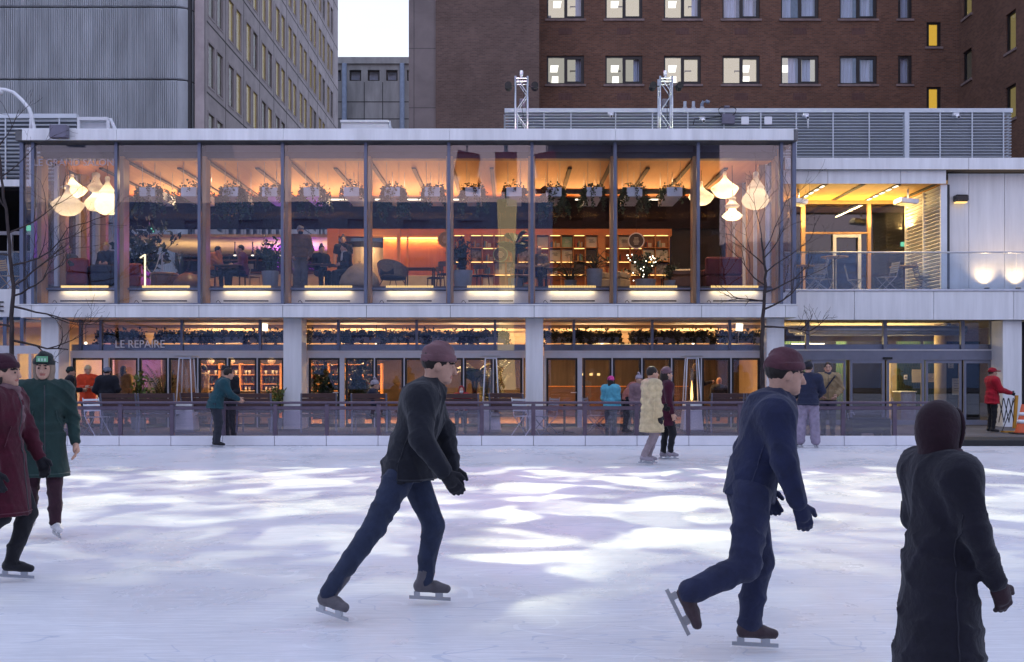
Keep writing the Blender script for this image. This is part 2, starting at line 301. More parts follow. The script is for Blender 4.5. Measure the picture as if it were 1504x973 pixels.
# ------------------------------------------------------------------ mesh builder and object tree
class MB:
    def __init__(s): s.v, s.f, s.mi = [], [], []
    def add(s, vs, fs, mi=0):
        o = len(s.v); s.v.extend([tuple(p) for p in vs])
        for f in fs: s.f.append(tuple(i + o for i in f)); s.mi.append(mi)
        return s
    def box(s, x0, x1, y0, y1, z0, z1, mi=0):
        return s.add([(x0,y0,z0),(x1,y0,z0),(x1,y1,z0),(x0,y1,z0),(x0,y0,z1),(x1,y0,z1),(x1,y1,z1),(x0,y1,z1)],
                     [(0,3,2,1),(4,5,6,7),(0,1,5,4),(1,2,6,5),(2,3,7,6),(3,0,4,7)], mi)
    def cbox(s, x0, x1, y0, y1, z0, z1, c=0.01, mi=0):
        # a box with chamfered edges
        c = min(c, (x1-x0)*.45, (y1-y0)*.45, (z1-z0)*.45)
        vs = []
        for x, sx in ((x0, 1), (x1, -1)):
            for y, sy in ((y0, 1), (y1, -1)):
                for z, sz in ((z0, 1), (z1, -1)):
                    vs += [(x, y + sy*c, z + sz*c), (x + sx*c, y, z + sz*c), (x + sx*c, y + sy*c, z)]
        def i(a, b, d, k): return (a*4 + b*2 + d)*3 + k
        fs = [(i(0,0,0,0),i(0,0,1,0),i(0,1,1,0),i(0,1,0,0)), (i(1,0,0,0),i(1,1,0,0),i(1,1,1,0),i(1,0,1,0)),
              (i(0,0,0,1),i(1,0,0,1),i(1,0,1,1),i(0,0,1,1)), (i(0,1,0,1),i(0,1,1,1),i(1,1,1,1),i(1,1,0,1)),
              (i(0,0,0,2),i(0,1,0,2),i(1,1,0,2),i(1,0,0,2)), (i(0,0,1,2),i(1,0,1,2),i(1,1,1,2),i(0,1,1,2))]
        for a in (0, 1):
            for b in (0, 1):
                fs += [(i(a,b,0,0),i(a,b,0,1),i(a,b,1,1),i(a,b,1,0)), (i(a,0,b,0),i(a,0,b,2),i(a,1,b,2),i(a,1,b,0)), (i(0,a,b,1),i(0,a,b,2),i(1,a,b,2),i(1,a,b,1))]
                for d in (0, 1): fs.append((i(a,b,d,0),i(a,b,d,1),i(a,b,d,2)))
        return s.add(vs, fs, mi)
    def obox(s, c, size, rot=0.0, mi=0, tilt=None):
        m = Matrix.Rotation(rot, 3, 'Z')
        if tilt: m = m @ Matrix.Rotation(tilt[1], 3, tilt[0])
        hx, hy, hz = [q / 2 for q in size]; c = Vector(c)
        vs = [c + m @ Vector((sx*hx, sy*hy, sz*hz)) for sz in (-1, 1) for sx, sy in ((-1,-1),(1,-1),(1,1),(-1,1))]
        return s.add(vs, [(0,3,2,1),(4,5,6,7),(0,1,5,4),(1,2,6,5),(2,3,7,6),(3,0,4,7)], mi)
    def quad(s, a, b, c, d, mi=0): return s.add([a, b, c, d], [(0,1,2,3)], mi)
    def tube(s, pts, r, n=6, mi=0, caps=True):
        pts = [Vector(p) for p in pts]; k = len(pts)
        rs = [r]*k if not isinstance(r, (list, tuple)) else r
        up = None; o = len(s.v); vs = []
        for i, p in enumerate(pts):
            d = (pts[min(i+1, k-1)] - pts[max(i-1, 0)])
            if d.length < 1e-9: d = Vector((0,0,1))
            d.normalize()
            if up is None:
                up = Vector((0,0,1)) if abs(d.z) < 0.9 else Vector((1,0,0))
            a = d.cross(up)
            if a.length < 1e-6: a = d.orthogonal()
            a.normalize(); b = d.cross(a); b.normalize()
            for j in range(n):
                t = 2*PI*j/n; vs.append(p + a*(rs[i]*math.cos(t)) + b*(rs[i]*math.sin(t)))
        fs = []
        for i in range(k-1):
            for j in range(n):
                fs.append((i*n+j, i*n+(j+1) % n, (i+1)*n+(j+1) % n, (i+1)*n+j))
        if caps: fs += [tuple(range(n-1, -1, -1)), tuple((k-1)*n+j for j in range(n))]
        return s.add(vs, fs, mi)
    def lathe(s, prof, c=(0,0,0), n=16, mi=0, sq=1.0):
        vs, fs = [], []; k = len(prof)
        for r, z in prof:
            for j in range(n):
                t = 2*PI*j/n; vs.append((c[0]+r*math.cos(t), c[1]+r*sq*math.sin(t), c[2]+z))
        for i in range(k-1):
            for j in range(n): fs.append((i*n+j, i*n+(j+1) % n, (i+1)*n+(j+1) % n, (i+1)*n+j))
        if prof[0][0] > 1e-6: fs.append(tuple(range(n-1, -1, -1)))
        if prof[-1][0] > 1e-6: fs.append(tuple((k-1)*n+j for j in range(n)))
        return s.add(vs, fs, mi)
    def prism(s, poly, y0, y1, mi=0):
        # poly in (x, z), extruded along y
        n = len(poly)
        vs = [(x, y0, z) for x, z in poly] + [(x, y1, z) for x, z in poly]
        fs = [tuple(range(n)), tuple(range(2*n-1, n-1, -1))] + [(i, i+n, (i+1) % n + n, (i+1) % n) for i in range(n)]
        return s.add(vs, fs, mi)
    def build(s, name, m, parent=None, smooth=False):
        off = wloc(parent) if parent is not None else Vector((0,0,0))
        me = bpy.data.meshes.new(name)
        me.from_pydata([(x-off.x, y-off.y, z-off.z) for x, y, z in s.v], [], s.f)
        ms = m if isinstance(m, (list, tuple)) else [m]
        for q in ms: me.materials.append(M[q] if isinstance(q, str) else q)
        if len(ms) > 1: me.polygons.foreach_set('material_index', s.mi)
        if smooth: me.polygons.foreach_set('use_smooth', [True]*len(me.polygons))
        me.update()
        o = bpy.data.objects.new(name, me); COL.objects.link(o)
        if parent is not None: o.parent = parent
        return o
def wloc(o):
    v = Vector((0,0,0))
    while o is not None: v = v + o.location; o = o.parent
    return v
def tag(o, label, cat, group=None, kind=None):
    if label: o['label'] = label
    if cat: o['category'] = cat
    if group: o['group'] = group
    if kind: o['kind'] = kind
    return o
def thing(name, label, cat, loc=(0,0,0), group=None):
    o = bpy.data.objects.new(name, None); COL.objects.link(o); o.location = loc
    o.empty_display_size = 0.2
    return tag(o, label, cat, group)
def struct(o, label=None):
    o['kind'] = 'structure'
    if label: o['label'] = label
    return o
KIDS = {}
def dup(root, loc, rz=0.0, label=None, group=None, scale=None):
    r = root.copy(); COL.objects.link(r); r.location = loc; r.rotation_euler = (0,0,rz)
    if scale: r.scale = (scale,)*3 if not isinstance(scale, tuple) else scale
    if label: r['label'] = label
    if group: r['group'] = group
    for ch in kids(root):
        c = ch.copy(); COL.objects.link(c); c.parent = r
        for g in kids(ch):
            d = g.copy(); COL.objects.link(d); d.parent = c
    return r
def kids(o):
    if o.name not in KIDS: KIDS[o.name] = list(o.children)
    return KIDS[o.name]
ORD = 'first second third fourth fifth sixth seventh eighth ninth tenth eleventh twelfth thirteenth fourteenth fifteenth sixteenth'.split()
def text_mesh(txt, size, depth=0.01, spacing=1.0):
    cu = bpy.data.curves.new('lettering', 'FONT'); cu.body = txt; cu.size = size; cu.extrude = depth/2
    cu.space_character = spacing; cu.align_x = 'LEFT'; cu.resolution_u = 3
    o = bpy.data.objects.new('tmp_text', cu); COL.objects.link(o)
    bpy.context.view_layer.update()
    me = bpy.data.meshes.new_from_object(o.evaluated_get(bpy.context.evaluated_depsgraph_get()))
    bpy.data.objects.remove(o); bpy.data.curves.remove(cu)
    return me
def sign_text(name, txt, x0, x1, y, z0, z1, m, parent=None, label=None):
    me = text_mesh(txt, 1.0, 0.02)
    co = np.empty(len(me.vertices)*3); me.vertices.foreach_get('co', co); co = co.reshape(-1, 3)
    lo, hi = co.min(0), co.max(0)
    off = wloc(parent) if parent is not None else Vector((0,0,0))
    nx = x0 + (co[:,0]-lo[0])/(hi[0]-lo[0])*(x1-x0) - off.x
    nz = z0 + (co[:,1]-lo[1])/(hi[1]-lo[1])*(z1-z0) - off.z
    ny = y - (co[:,2]-lo[2]) - off.y
    me.vertices.foreach_set('co', np.stack([nx, ny, nz], 1).ravel()); me.update()
    me.materials.clear(); me.materials.append(M[m])
    o = bpy.data.objects.new(name, me); COL.objects.link(o)
    if parent is not None: o.parent = parent
    return o
def wall_openings(mb, u0, u1, z0, z1, rects, place, depth, mi=0, mi_rev=None):
    # a wall sheet in (u, z) with rectangular openings and reveals of the given depth
    us = sorted(set([u0, u1] + [min(max(q, u0), u1) for r in rects for q in (r[0], r[1])]))
    zs = sorted(set([z0, z1] + [min(max(q, z0), z1) for r in rects for q in (r[2], r[3])]))
    for i in range(len(us)-1):
        a, b = us[i], us[i+1]; um = (a+b)/2; run = None
        for j in range(len(zs)-1):
            zm = (zs[j]+zs[j+1])/2
            hole = any(r[0] < um < r[1] and r[2] < zm < r[3] for r in rects)
            if not hole and run is None: run = zs[j]
            if run is not None and (hole or j == len(zs)-2):
                t = zs[j] if hole else zs[j+1]
                mb.quad(place(a,0,run), place(b,0,run), place(b,0,t), place(a,0,t), mi); run = None
    mr = mi if mi_rev is None else mi_rev
    for a, b, c, d in rects:
        mb.quad(place(a,0,c), place(a,depth,c), place(a,depth,d), place(a,0,d), mr)
        mb.quad(place(b,0,c), place(b,0,d), place(b,depth,d), place(b,depth,c), mr)
        mb.quad(place(a,0,c), place(b,0,c), place(b,depth,c), place(a,depth,c), mr)
        mb.quad(place(a,0,d), place(a,depth,d), place(b,depth,d), place(b,0,d), mr)
# ------------------------------------------------------------------ people: distance-field bodies turned into one smooth mesh each
def sd_caps(P, a, b, ra, rb):
    a = np.asarray(a, float); b = np.asarray(b, float); ab = b - a; L2 = max(ab @ ab, 1e-12)
    t = np.clip(((P - a) @ ab) / L2, 0, 1)
    return np.linalg.norm(P - a - t[..., None]*ab, axis=-1) - (ra + (rb-ra)*t)
def sd_ell(P, c, r, R=None):
    q = P - np.asarray(c, float)
    if R is not None: q = q @ R
    r = np.asarray(r, float)
    k0 = np.linalg.norm(q/r, axis=-1); k1 = np.linalg.norm(q/(r*r), axis=-1)
    return k0*(k0-1.0)/np.maximum(k1, 1e-9)
def sd_frus(P, a, b, ra, rb, flat=0.75, side=None):
    # elliptical frustum with flat ends; "side" is the wide direction
    a = np.asarray(a, float); b = np.asarray(b, float); ax = b - a; L = np.linalg.norm(ax); ax = ax/L
    side = np.array([1.0, 0, 0]) if side is None else np.asarray(side, float)
    side = side - ax*(side @ ax); side /= np.linalg.norm(side); dep = np.cross(ax, side)
    q = P - a; h = q @ ax; x = q @ side; y = (q @ dep)/flat
    t = np.clip(h/L, 0, 1); r = ra + (rb-ra)*t
    d = (np.sqrt(x*x + y*y) - r)*0.9
    return np.maximum(d, np.abs(h - L/2) - L/2)
def smin(a, b, k):
    h = np.clip(0.5 + 0.5*(b-a)/k, 0, 1)
    return b*(1-h) + a*h - k*h*(1-h)
def surface_nets(d, org, h):
    nx, ny, nz = d.shape; s = d < 0
    acc = np.zeros((nx-1, ny-1, nz-1, 3)); cnt = np.zeros((nx-1, ny-1, nz-1))
    cross = []
    for ax in range(3):
        lo = [slice(None)]*3; hi = [slice(None)]*3; lo[ax] = slice(0, -1); hi[ax] = slice(1, None)
        a, b = d[tuple(lo)], d[tuple(hi)]; c = (a < 0) != (b < 0)
        I = np.argwhere(c)
        t = a[c]/(a[c]-b[c]); p = I.astype(float); p[:, ax] += t
        o1, o2 = [q for q in range(3) if q != ax]
        for e in (0, -1):
            for g in (0, -1):
                J = I.copy(); J[:, o1] += e; J[:, o2] += g
                ok = ((J >= 0) & (J < np.array([nx-1, ny-1, nz-1]))).all(1)
                np.add.at(acc, tuple(J[ok].T), p[ok]); np.add.at(cnt, tuple(J[ok].T), 1)
        cross.append((ax, o1, o2, I, s[tuple(lo)][c]))
    idx = np.full(cnt.shape, -1, int); m = cnt > 0; idx[m] = np.arange(m.sum())
    V = acc[m]/cnt[m][:, None]*h + org
    F = []
    for ax, o1, o2, I, ins in cross:
        qs = []
        for e, g in ((-1,-1),(0,-1),(0,0),(-1,0)):
            J = I.copy(); J[:, o1] += e; J[:, o2] += g
            bad = ((J < 0) | (J >= np.array(cnt.shape))).any(1); J[bad] = 0
            r = idx[tuple(J.T)]; r[bad] = -1; qs.append(r)
        q = np.stack(qs, 1); ok = (q >= 0).all(1); q = q[ok]; f = ins[ok]
        if ax == 1: f = ~f
        q[~f] = q[~f][:, ::-1]
        F.append(q)
    return V, np.concatenate(F)
def sdf_mesh(name, prims, res, m, parent, bulge=None, cut=None, mats=None, local=True):
    # prims: list of (kind, args, blend); evaluated into one grid
    lo = np.array([1e9]*3); hi = -lo
    for kind, a, k in prims:
        if kind == 'c': pts = [np.asarray(a[0]) , np.asarray(a[1])]; r = max(a[2], a[3])
        elif kind == 'e': pts = [np.asarray(a[0])]; r = max(a[1])
        elif kind == 'f': pts = [np.asarray(a[0]), np.asarray(a[1])]; r = max(a[2], a[3])
        else: continue
        for p in pts: lo = np.minimum(lo, p - r); hi = np.maximum(hi, p + r)
    lo -= 3*res; hi += 3*res
    n = np.ceil((hi-lo)/res).astype(int) + 1
    g = np.stack(np.meshgrid(*[lo[i] + res*np.arange(n[i]) for i in range(3)], indexing='ij'), -1)
    d = np.full(g.shape[:3], 1.0)
    for kind, a, k in prims:
        if kind == 'c': e = sd_caps(g, *a)
        elif kind == 'e': e = sd_ell(g, *a)
        elif kind == 'f': e = sd_frus(g, *a)
        elif kind == 'sub':
            e = sd_ell(g, *a); d = -smin(-d, e, k) if k > 0 else np.maximum(d, -e); continue
        elif kind == 'plane':   # keep the side n.p < c
            d = np.maximum(d, g @ np.asarray(a[0], float) - a[1]); continue
        d = smin(d, e, k) if k > 0 else np.minimum(d, e)
    if bulge is not None: d = d - bulge(g)
    d[0] = d[-1] = 1; d[:, 0] = d[:, -1] = 1; d[:, :, 0] = d[:, :, -1] = 1
    V, F = surface_nets(d, lo, res)
    me = bpy.data.meshes.new(name)
    me.vertices.add(len(V)); me.vertices.foreach_set('co', V.ravel())
    me.loops.add(F.size); me.loops.foreach_set('vertex_index', F.ravel().astype(np.int32))
    me.polygons.add(len(F)); me.polygons.foreach_set('loop_start', np.arange(0, F.size, 4, dtype=np.int32))
    try: me.polygons.foreach_set('loop_total', np.full(len(F), 4, dtype=np.int32))
    except Exception: pass
    me.polygons.foreach_set('use_smooth', np.ones(len(F), bool))
    ms = m if isinstance(m, (list, tuple)) else [m]
    for q in ms: me.materials.append(M[q] if isinstance(q, str) else q)
    if mats is not None and len(ms) > 1:
        c = V[F].mean(1); me.polygons.foreach_set('material_index', mats(c).astype(np.int32))
    me.update(calc_edges=True); me.validate()
    o = bpy.data.objects.new(name, me); COL.objects.link(o); o.parent = parent
    return o
V3 = lambda *a: np.array(a, float)
def person(label, loc, face, h=1.7, pose=None, res=0.02, group=None, skin=0, hair=(0.02,0.014,0.012), hairstyle='short',
           top='jacket', topcol=(0.03,0.03,0.04), thick=0.022, hem=None, hemflare=1.0, hood=None, puff=0, bottom=(0.02,0.02,0.03), legthick=0.018, baggy=0.0,
           hat=None, hatcol=(0.02,0.02,0.025), emblem=None, gloves=None, shoes='shoe', shoecol=(0.02,0.02,0.022), scarf=None, mask=None, look=(0,0), strap=None, sleeves='long'):
    """face: heading in degrees, 0 = towards +X, 90 = away from the eye. Joints are (forward, right, up) in metres for h = 1.7."""
    k = h/1.7
    J = dict(pel=(0,0,.93), wai=(0,0,1.06), che=(0.01,0,1.26), nec=(0,0,1.43), hea=(.02,0,1.585),
             sl=(0,-.185,1.385), sr=(0,.185,1.385), el=(-.02,-.235,1.10), er=(-.02,.235,1.10), hl=(.05,-.24,.86), hr=(.05,.24,.86),
             jl=(0,-.095,.90), jr=(0,.095,.90), kl=(.02,-.10,.49), kr=(.02,.10,.49), al=(-.02,-.10,.085), ar=(-.02,.10,.085), tl=(.15,-.12,.03), tr=(.15,.12,.03))
    if pose: J.update(pose)
    # local frame: +x forward, -y right
    j = {q: V3(v[0], -v[1], v[2])*k for q, v in J.items()}
    root = thing('person', label, 'person', loc, group); root.rotation_euler = (0, 0, math.radians(face))
    skm = skinm(skin); sx = k
    # head frame
    up = j['hea'] - j['nec']; up /= np.linalg.norm(up)
    yaw, pit = math.radians(look[0]), math.radians(look[1])
    fw = V3(math.cos(yaw)*math.cos(pit), math.sin(yaw)*math.cos(pit), math.sin(pit)); up = up - fw*(up @ fw)*0.8
    up /= np.linalg.norm(up); fw = fw - up*(fw @ up); fw /= np.linalg.norm(fw); lf = np.cross(up, fw)
    R = np.stack([fw, lf, up], 1); hc = j['hea']
    def hp(f, l, u): return hc + R @ V3(f, l, u)*k
    fine = res <= 0.014
    P = [('e', (hc + R @ V3(-.008,0,.022)*k, V3(.098,.077,.102)*k, R), 0), ('e', (hp(.025,0,-.045), V3(.068,.058,.075)*k, R), .03),
         ('c', (hp(-.02,0,-.06), j['nec'], .056*k, .058*k), .025)]
    if res < 0.022:
        P += [('c', (hp(.098,0,.005), hp(.113,0,-.028), .010*k, .015*k), .012), ('e', (hp(0,.078,-.01), V3(.022,.012,.032)*k, R), .008), ('e', (hp(0,-.078,-.01), V3(.022,.012,.032)*k, R), .008),
              ('e', (hp(.075,0,-.085), V3(.025,.03,.02)*k, R), .02)]
    if fine:
        P += [('sub', (hp(.100,.032,.004), V3(.016,.018,.012)*k, R), .012), ('sub', (hp(.100,-.032,.004), V3(.016,.018,.012)*k, R), .012),
              ('e', (hp(.084,.032,.004), V3(.012,.012,.011)*k, R), .003), ('e', (hp(.084,-.032,.004), V3(.012,.012,.011)*k, R), .003),
              ('e', (hp(.090,0,-.056), V3(.012,.024,.008)*k, R), .006), ('e', (hp(.088,0,.030), V3(.014,.050,.010)*k, R), .01)]
    b = 0.035*k
    P += [('c', (j['nec'], j['che'], .055*k, .10*k), b), ('e', (j['che'], V3(.105,.155,.16)*k), b), ('e', (j['wai'], V3(.095,.135,.15)*k), b), ('e', (j['pel'], V3(.105,.15,.12)*k), b)]
    for s in 'lr':
        P += [('c', (j['che']+V3(0,0,.09*k), j['s'+s], .07*k, .055*k), b), ('c', (j['s'+s], j['e'+s], .050*k, .040*k), .02), ('c', (j['e'+s], j['h'+s], .038*k, .026*k), .012),
              ('c', (j['j'+s], j['k'+s], .082*k, .055*k), b), ('c', (j['k'+s], j['a'+s], .054*k, .036*k), .02), ('c', (j['a'+s]-V3(0,0,.01*k), j['a'+s]*.55+j['t'+s]*.45, .034*k, .022*k), .02)]
    # hands: palm, four bent fingers of different length and a thumb from the palm's side
    hands = []
    for s in 'lr':
        d = j['h'+s]-j['e'+s]; d /= np.linalg.norm(d); sgn = -1 if s == 'r' else 1
        inn = V3(0,-sgn,0); inn = inn - d*(inn @ d); inn /= (np.linalg.norm(inn)+1e-9); wd = np.cross(d, inn)*1.0
        if wd[0] < 0: wd = -wd
        o = j['h'+s]; H = [('c', (o, o+d*.075*k, .026*k, .032*k), .0), ('c', (o+d*.03*k+wd*.02*k, o+d*.08*k+wd*.024*k, .02*k, .016*k), .012), ('c', (o+d*.03*k-wd*.02*k, o+d*.08*k-wd*.024*k, .02*k, .016*k), .012)]
        for q, ln in zip((-.033,-.011,.011,.033), (.062,.078,.085,.076)):
            a = o + d*.085*k + wd*q*k; m_ = a + d*ln*.55*k + inn*.012*k; e = m_ + d*ln*.42*k + inn*.03*k
            H += [('c', (a, m_, .0105*k, .0095*k), .004), ('c', (m_, e, .0095*k, .0075*k), .004)]
        a = o + d*.03*k + wd*.03*k; m_ = a + d*.035*k + wd*.032*k + inn*.012*k; e = m_ + d*.035*k + wd*.008*k + inn*.012*k
        H += [('c', (a, m_, .015*k, .012*k), .008), ('c', (m_, e, .012*k, .009*k), .004)]
        hands.append(H)
    hidden_hand = gloves is not None
    if not fine and not hidden_hand:
        for H in hands: P += [(q[0], q[1], .006) for q in H]
    bm = [skm]; mats = None
    if fine:
        bm = [skm, cloth((0.03,0.02,0.015), 0.3, 's'), cloth((0.36,0.13,0.10), 0.5, 's'), cloth(hair, 0.7, 's')]
        eyes = [hp(.094,.032,.004), hp(.094,-.032,.004)]; lip = hp(.100,0,-.056); brow = [hp(.1,.034,.03), hp(.1,-.034,.03)]
        def mats(c):
            r = np.zeros(len(c), int)
            for e in eyes: r[np.linalg.norm(c-e, axis=1) < .0105*k] = 1
            q = (c-lip) @ R/k; r[(np.abs(q[:,2]) < .010) & (np.abs(q[:,1]) < .024) & (np.abs(q[:,0]) < .03)] = 2
            for e in brow:
                q = (c-e) @ R/k; r[(np.abs(q[:,2]) < .006) & (np.abs(q[:,1]) < .022) & (np.abs(q[:,0]) < .04)] = 3
            return r
    sdf_mesh('body', P, res, bm, root, mats=mats)
    if fine and not hidden_hand:
        for H in hands: sdf_mesh('hand', [(q[0], q[1], max(q[2], .003)) for q in H], .0055, skm, root)
    if hidden_hand:
        gm = cloth(gloves, 0.8)
        for H in hands:
            sdf_mesh('glove', [(q[0], tuple(list(q[1][:2]) + [q[1][2]+.004, q[1][3]+.004]), max(q[2], .006)) for q in H], .007 if fine else .014, gm, root)
    # upper garment
    t = thick; tm = cloth(topcol); wob = lambda g: .015*((1-np.abs(np.sin(g[...,2]*19 + 2.4*np.sin(g[...,0]*9+1.3) + 2.2*np.sin(g[...,1]*10+g[...,2]*3))))**2 - .35)*(.5+.5*np.sin(g[...,0]*7+g[...,1]*6+g[...,2]*4.3)) + .008*((1-np.abs(np.sin(g[...,2]*7+g[...,1]*21+g[...,0]*15)))**3 - .25)
    if puff: bul = lambda g: .013*np.abs(np.sin(g[...,2]*PI/puff)) - .005
    else: bul = lambda g: wob(g)
    C = [('e', (j['che'], V3(.115+t,.165+t,.17+t)*k), 0), ('e', (j['wai'], V3(.105+t,.145+t,.17)*k), .05), ('c', (j['nec']-V3(0,0,.02*k), j['che'], .072*k, .11*k), .04)]
    C += [('c', (j['sl']*.9+j['sr']*.1-V3(0,0,.03*k), j['sr']*.9+j['sl']*.1-V3(0,0,.03*k), (.056+t)*k, (.056+t)*k), .07), ('c', (j['nec']-V3(0,0,.02*k), j['sl']*.85+j['sr']*.15-V3(0,0,.01*k), .088*k, (.06+t)*k), .06), ('c', (j['nec']-V3(0,0,.02*k), j['sl']*.15+j['sr']*.85-V3(0,0,.01*k), .088*k, (.06+t)*k), .06)]
    for s in 'lr':
        C += [('c', (j['che']+V3(0,0,.09*k), j['s'+s], (.07+t)*k, (.05+t)*k), .07)]
        if sleeves == 'long': C += [('c', (j['s'+s]-V3(0,0,.015*k), j['e'+s], (.05+t)*k, (.043+t)*k), .075), ('c', (j['e'+s], j['e'+s]*.06 + j['h'+s]*.94, (.042+t)*k, (.032+t*.7)*k), .02)]
        else: C += [('c', (j['s'+s], j['s'+s]*.4+j['e'+s]*.6, (.054+t)*k, (.05+t)*k), .03)]
    if hem is None: C += [('f', (j['wai'], j['pel']-V3(0,0,.07*k), (.15+t)*k, (.165+t)*k, .74, V3(0,1,0)), .04)]
    else:
        hemp = np.array(hem, float); hemp = V3(hemp[0], -hemp[1], hemp[2])*k if len(np.atleast_1d(hemp)) == 3 else V3(j['pel'][0], j['pel'][1], float(hem)*k)
        C += [('f', (j['wai'], j['pel']-V3(0,0,.02), (.15+t)*k, (.155+t)*k, .78, V3(0,1,0)), .05), ('f', (j['pel']*.75+j['wai']*.25, hemp, (.165+t)*k, (.19+t)*hemflare*k, .82, V3(0,1,0)), .05)]
    if hood == 'down': C += [('e', (j['nec']+V3(-.07,0,.0)*k, V3(.09,.13,.065)*k), .03)]
    coat = sdf_mesh('coat' if hem is not None else top, C, res, tm, root, bulge=bul)
    if fine:   # zip, pockets and a hem band lying on the cloth
        me = coat.data; bv = BVHTree.FromPolygons([v.co for v in me.vertices], [p.vertices for p in me.polygons])
        zs = np.array([v.co.z for v in me.vertices]); z0 = float(zs.min()) + .03*k; z1 = float(j['nec'][2]) - .01*k
        def axis(z):
            q = [j['pel'], j['wai'], j['che'], j['nec']]
            for a_, b_ in zip(q[:-1], q[1:]):
                if z <= b_[2]: f_ = max(0, (z-a_[2])/(b_[2]-a_[2])); return a_ + (b_-a_)*f_
            return q[-1]
        def hit(z, ang, out=.004):
            c_ = axis(z); d_ = Vector((math.cos(ang), math.sin(ang), 0)); o_ = Vector((c_[0], c_[1], z)) + d_*.8
            r_ = bv.ray_cast(o_, -d_); return None if r_[0] is None else r_[0] + d_*out
        def line(name, pts, r_, m_):
            pts = [p_ for p_ in pts if p_ is not None]
            if len(pts) > 2 and max((a_-b_).length for a_, b_ in zip(pts[:-1], pts[1:])) < .09: mb = MB(); mb.tube(pts, r_, 5); o_ = mb.build(name, m_); o_.parent = coat
        dk = cloth(tuple(min(1, c_*1.25+.003) for c_ in topcol), .5, 's')
        line('zip', [hit(z0 + (z1-z0)*q/28, .0, .0) for q in range(29)], .0055*k, cloth((.045,.045,.05), .35, 's'))
        for sg in (-1, 1):
            zp = float(j['pel'][2]) + .10*k; line('pocket', [hit(zp + .15*k*q/7, sg*(1.05 - .30*q/7)) for q in range(8)], .006*k, dk)
            line('side_seam', [hit(z0 + (z1-.22*k-z0)*q/20, sg*1.75, .001) for q in range(21)], .004*k, dk)
        line('hem_band', [hit(z0 + .012*k, 2*PI*q/40, .001) for q in range(41)], .006*k, dk)
    if hood == 'up' or hood == 'fur':
        hm = cloth(hatcol if hood == 'up' else (0.22,0.16,0.12))
        sdf_mesh('hood', [('e', (hp(-.025,0,.02), V3(.114,.096,.124)*k, R), 0), ('c', (hp(-.03,0,-.06), j['nec'], .088*k, .10*k), .05), ('sub', (hp(.10,0,-.02), V3(.085,.072,.105)*k, R), .015)], res*.8, hm, root)
    if fine and scarf is None and hood is None:
        n0, n1 = j['nec'] - up*.035*k, j['nec'] + up*.045*k
        sdf_mesh('collar', [('f', (n0, n1, (.098+t*.5)*k, .086*k, .95, V3(0,1,0)), 0), ('sub', (n1 + up*.03*k, V3(.074,.076,.06)*k), .006)], .009, tm, root, bulge=lambda g: .003*np.sin(g[...,2]*160))
    if hood == 'up' and fine:
        rim = MB(); rim.tube([hp(.055 + .012*math.cos(a_), .080*math.sin(a_), -.012 + .112*math.cos(a_)) for a_ in [2*PI*q/28 for q in range(29)]], .011*k, 6); o_ = rim.build('hood_rim', hm, None, True); o_.parent = root
    if scarf is not None:
        sdf_mesh('scarf', [('e', (j['nec']+V3(.01,0,.045)*k, V3(.098,.098,.05)*k), 0), ('c', (j['nec']+V3(.09,.02,.02)*k, j['nec']+V3(.13,.03,-.2)*k, .035*k, .03*k), .03)], res, cloth(scarf), root, bulge=lambda g: .006*np.sin(g[...,2]*90))
    # trousers
    lt = legthick; L = [('e', (j['pel'], V3(.110,.150,.115)*k), 0), ('c', (j['wai']-V3(0,0,.03), j['pel'], .09*k, .11*k), .04)]
    for s in 'lr':
        L += [('c', (j['j'+s], j['k'+s], (.084+lt)*k, (.056+lt+baggy*.5)*k), .04), ('c', (j['k'+s], j['a'+s]+V3(0,0,.03*k), (.055+lt+baggy*.5)*k, (.038+lt+baggy)*k), .02)]
    sdf_mesh('trousers', L, res, cloth(bottom), root, bulge=wob)
    # footwear
    for s in 'lr':
        a, q = j['a'+s], j['t'+s]; f = q - a; f[2] *= .3; f /= np.linalg.norm(f); shin = j['k'+s]-a; shin /= np.linalg.norm(shin)
        dn = V3(0,0,-1.0) if abs(shin[2]) > .8 else -shin
        sole = a + dn*.03*k
        bt = [('c', (a - f*.02*k, a + shin*.10*k, .052*k, .05*k), 0), ('c', (a - f*.035*k + dn*.02*k, a + f*.13*k + dn*.025*k, .044*k, .034*k), .03)]
        if shoes == 'skate': bt = [('c', (a - f*.012*k, a + shin*.15*k, .046*k, .053*k), 0), ('c', (a - f*.035*k + dn*.018*k, a + f*.07*k + dn*.018*k, .040*k, .038*k), .02), ('c', (a + f*.07*k + dn*.018*k, a + f*.145*k + dn*.027*k, .038*k, .027*k), .015), ('c', (a - f*.055*k + dn*.045*k, a + f*.15*k + dn*.045*k, .012*k, .012*k), .006)]
        sh = sdf_mesh('skate' if shoes == 'skate' else 'shoe', bt, min(res, .014), cloth(shoecol, 0.5), root)
        if shoes == 'skate':
            mb = MB(); side = np.cross(f, dn); side /= np.linalg.norm(side)
            def bar(c0, c1, w, hh):
                vs = []
                for e in (c0, c1):
                    for sy in (-1, 1):
                        for sz in (0, 1): vs.append(e + side*sy*w/2 + dn*sz*hh)
                mb.add(vs, [(0,1,3,2),(4,6,7,5),(0,4,5,1),(2,3,7,6),(0,2,6,4),(1,5,7,3)])
            b0 = a + dn*.055*k
            bar(b0 - f*.07*k, b0 - f*.03*k, .018*k, .03*k); bar(b0 + f*.07*k, b0 + f*.12*k, .018*k, .03*k)
            bar(b0 - f*.10*k + dn*.028*k, b0 + f*.17*k + dn*.028*k, .006*k, .022*k)
            o = mb.build('blade', 'steel'); o.parent = sh
    # hair and headgear
    hm = cloth(hair, 0.6, 'h')
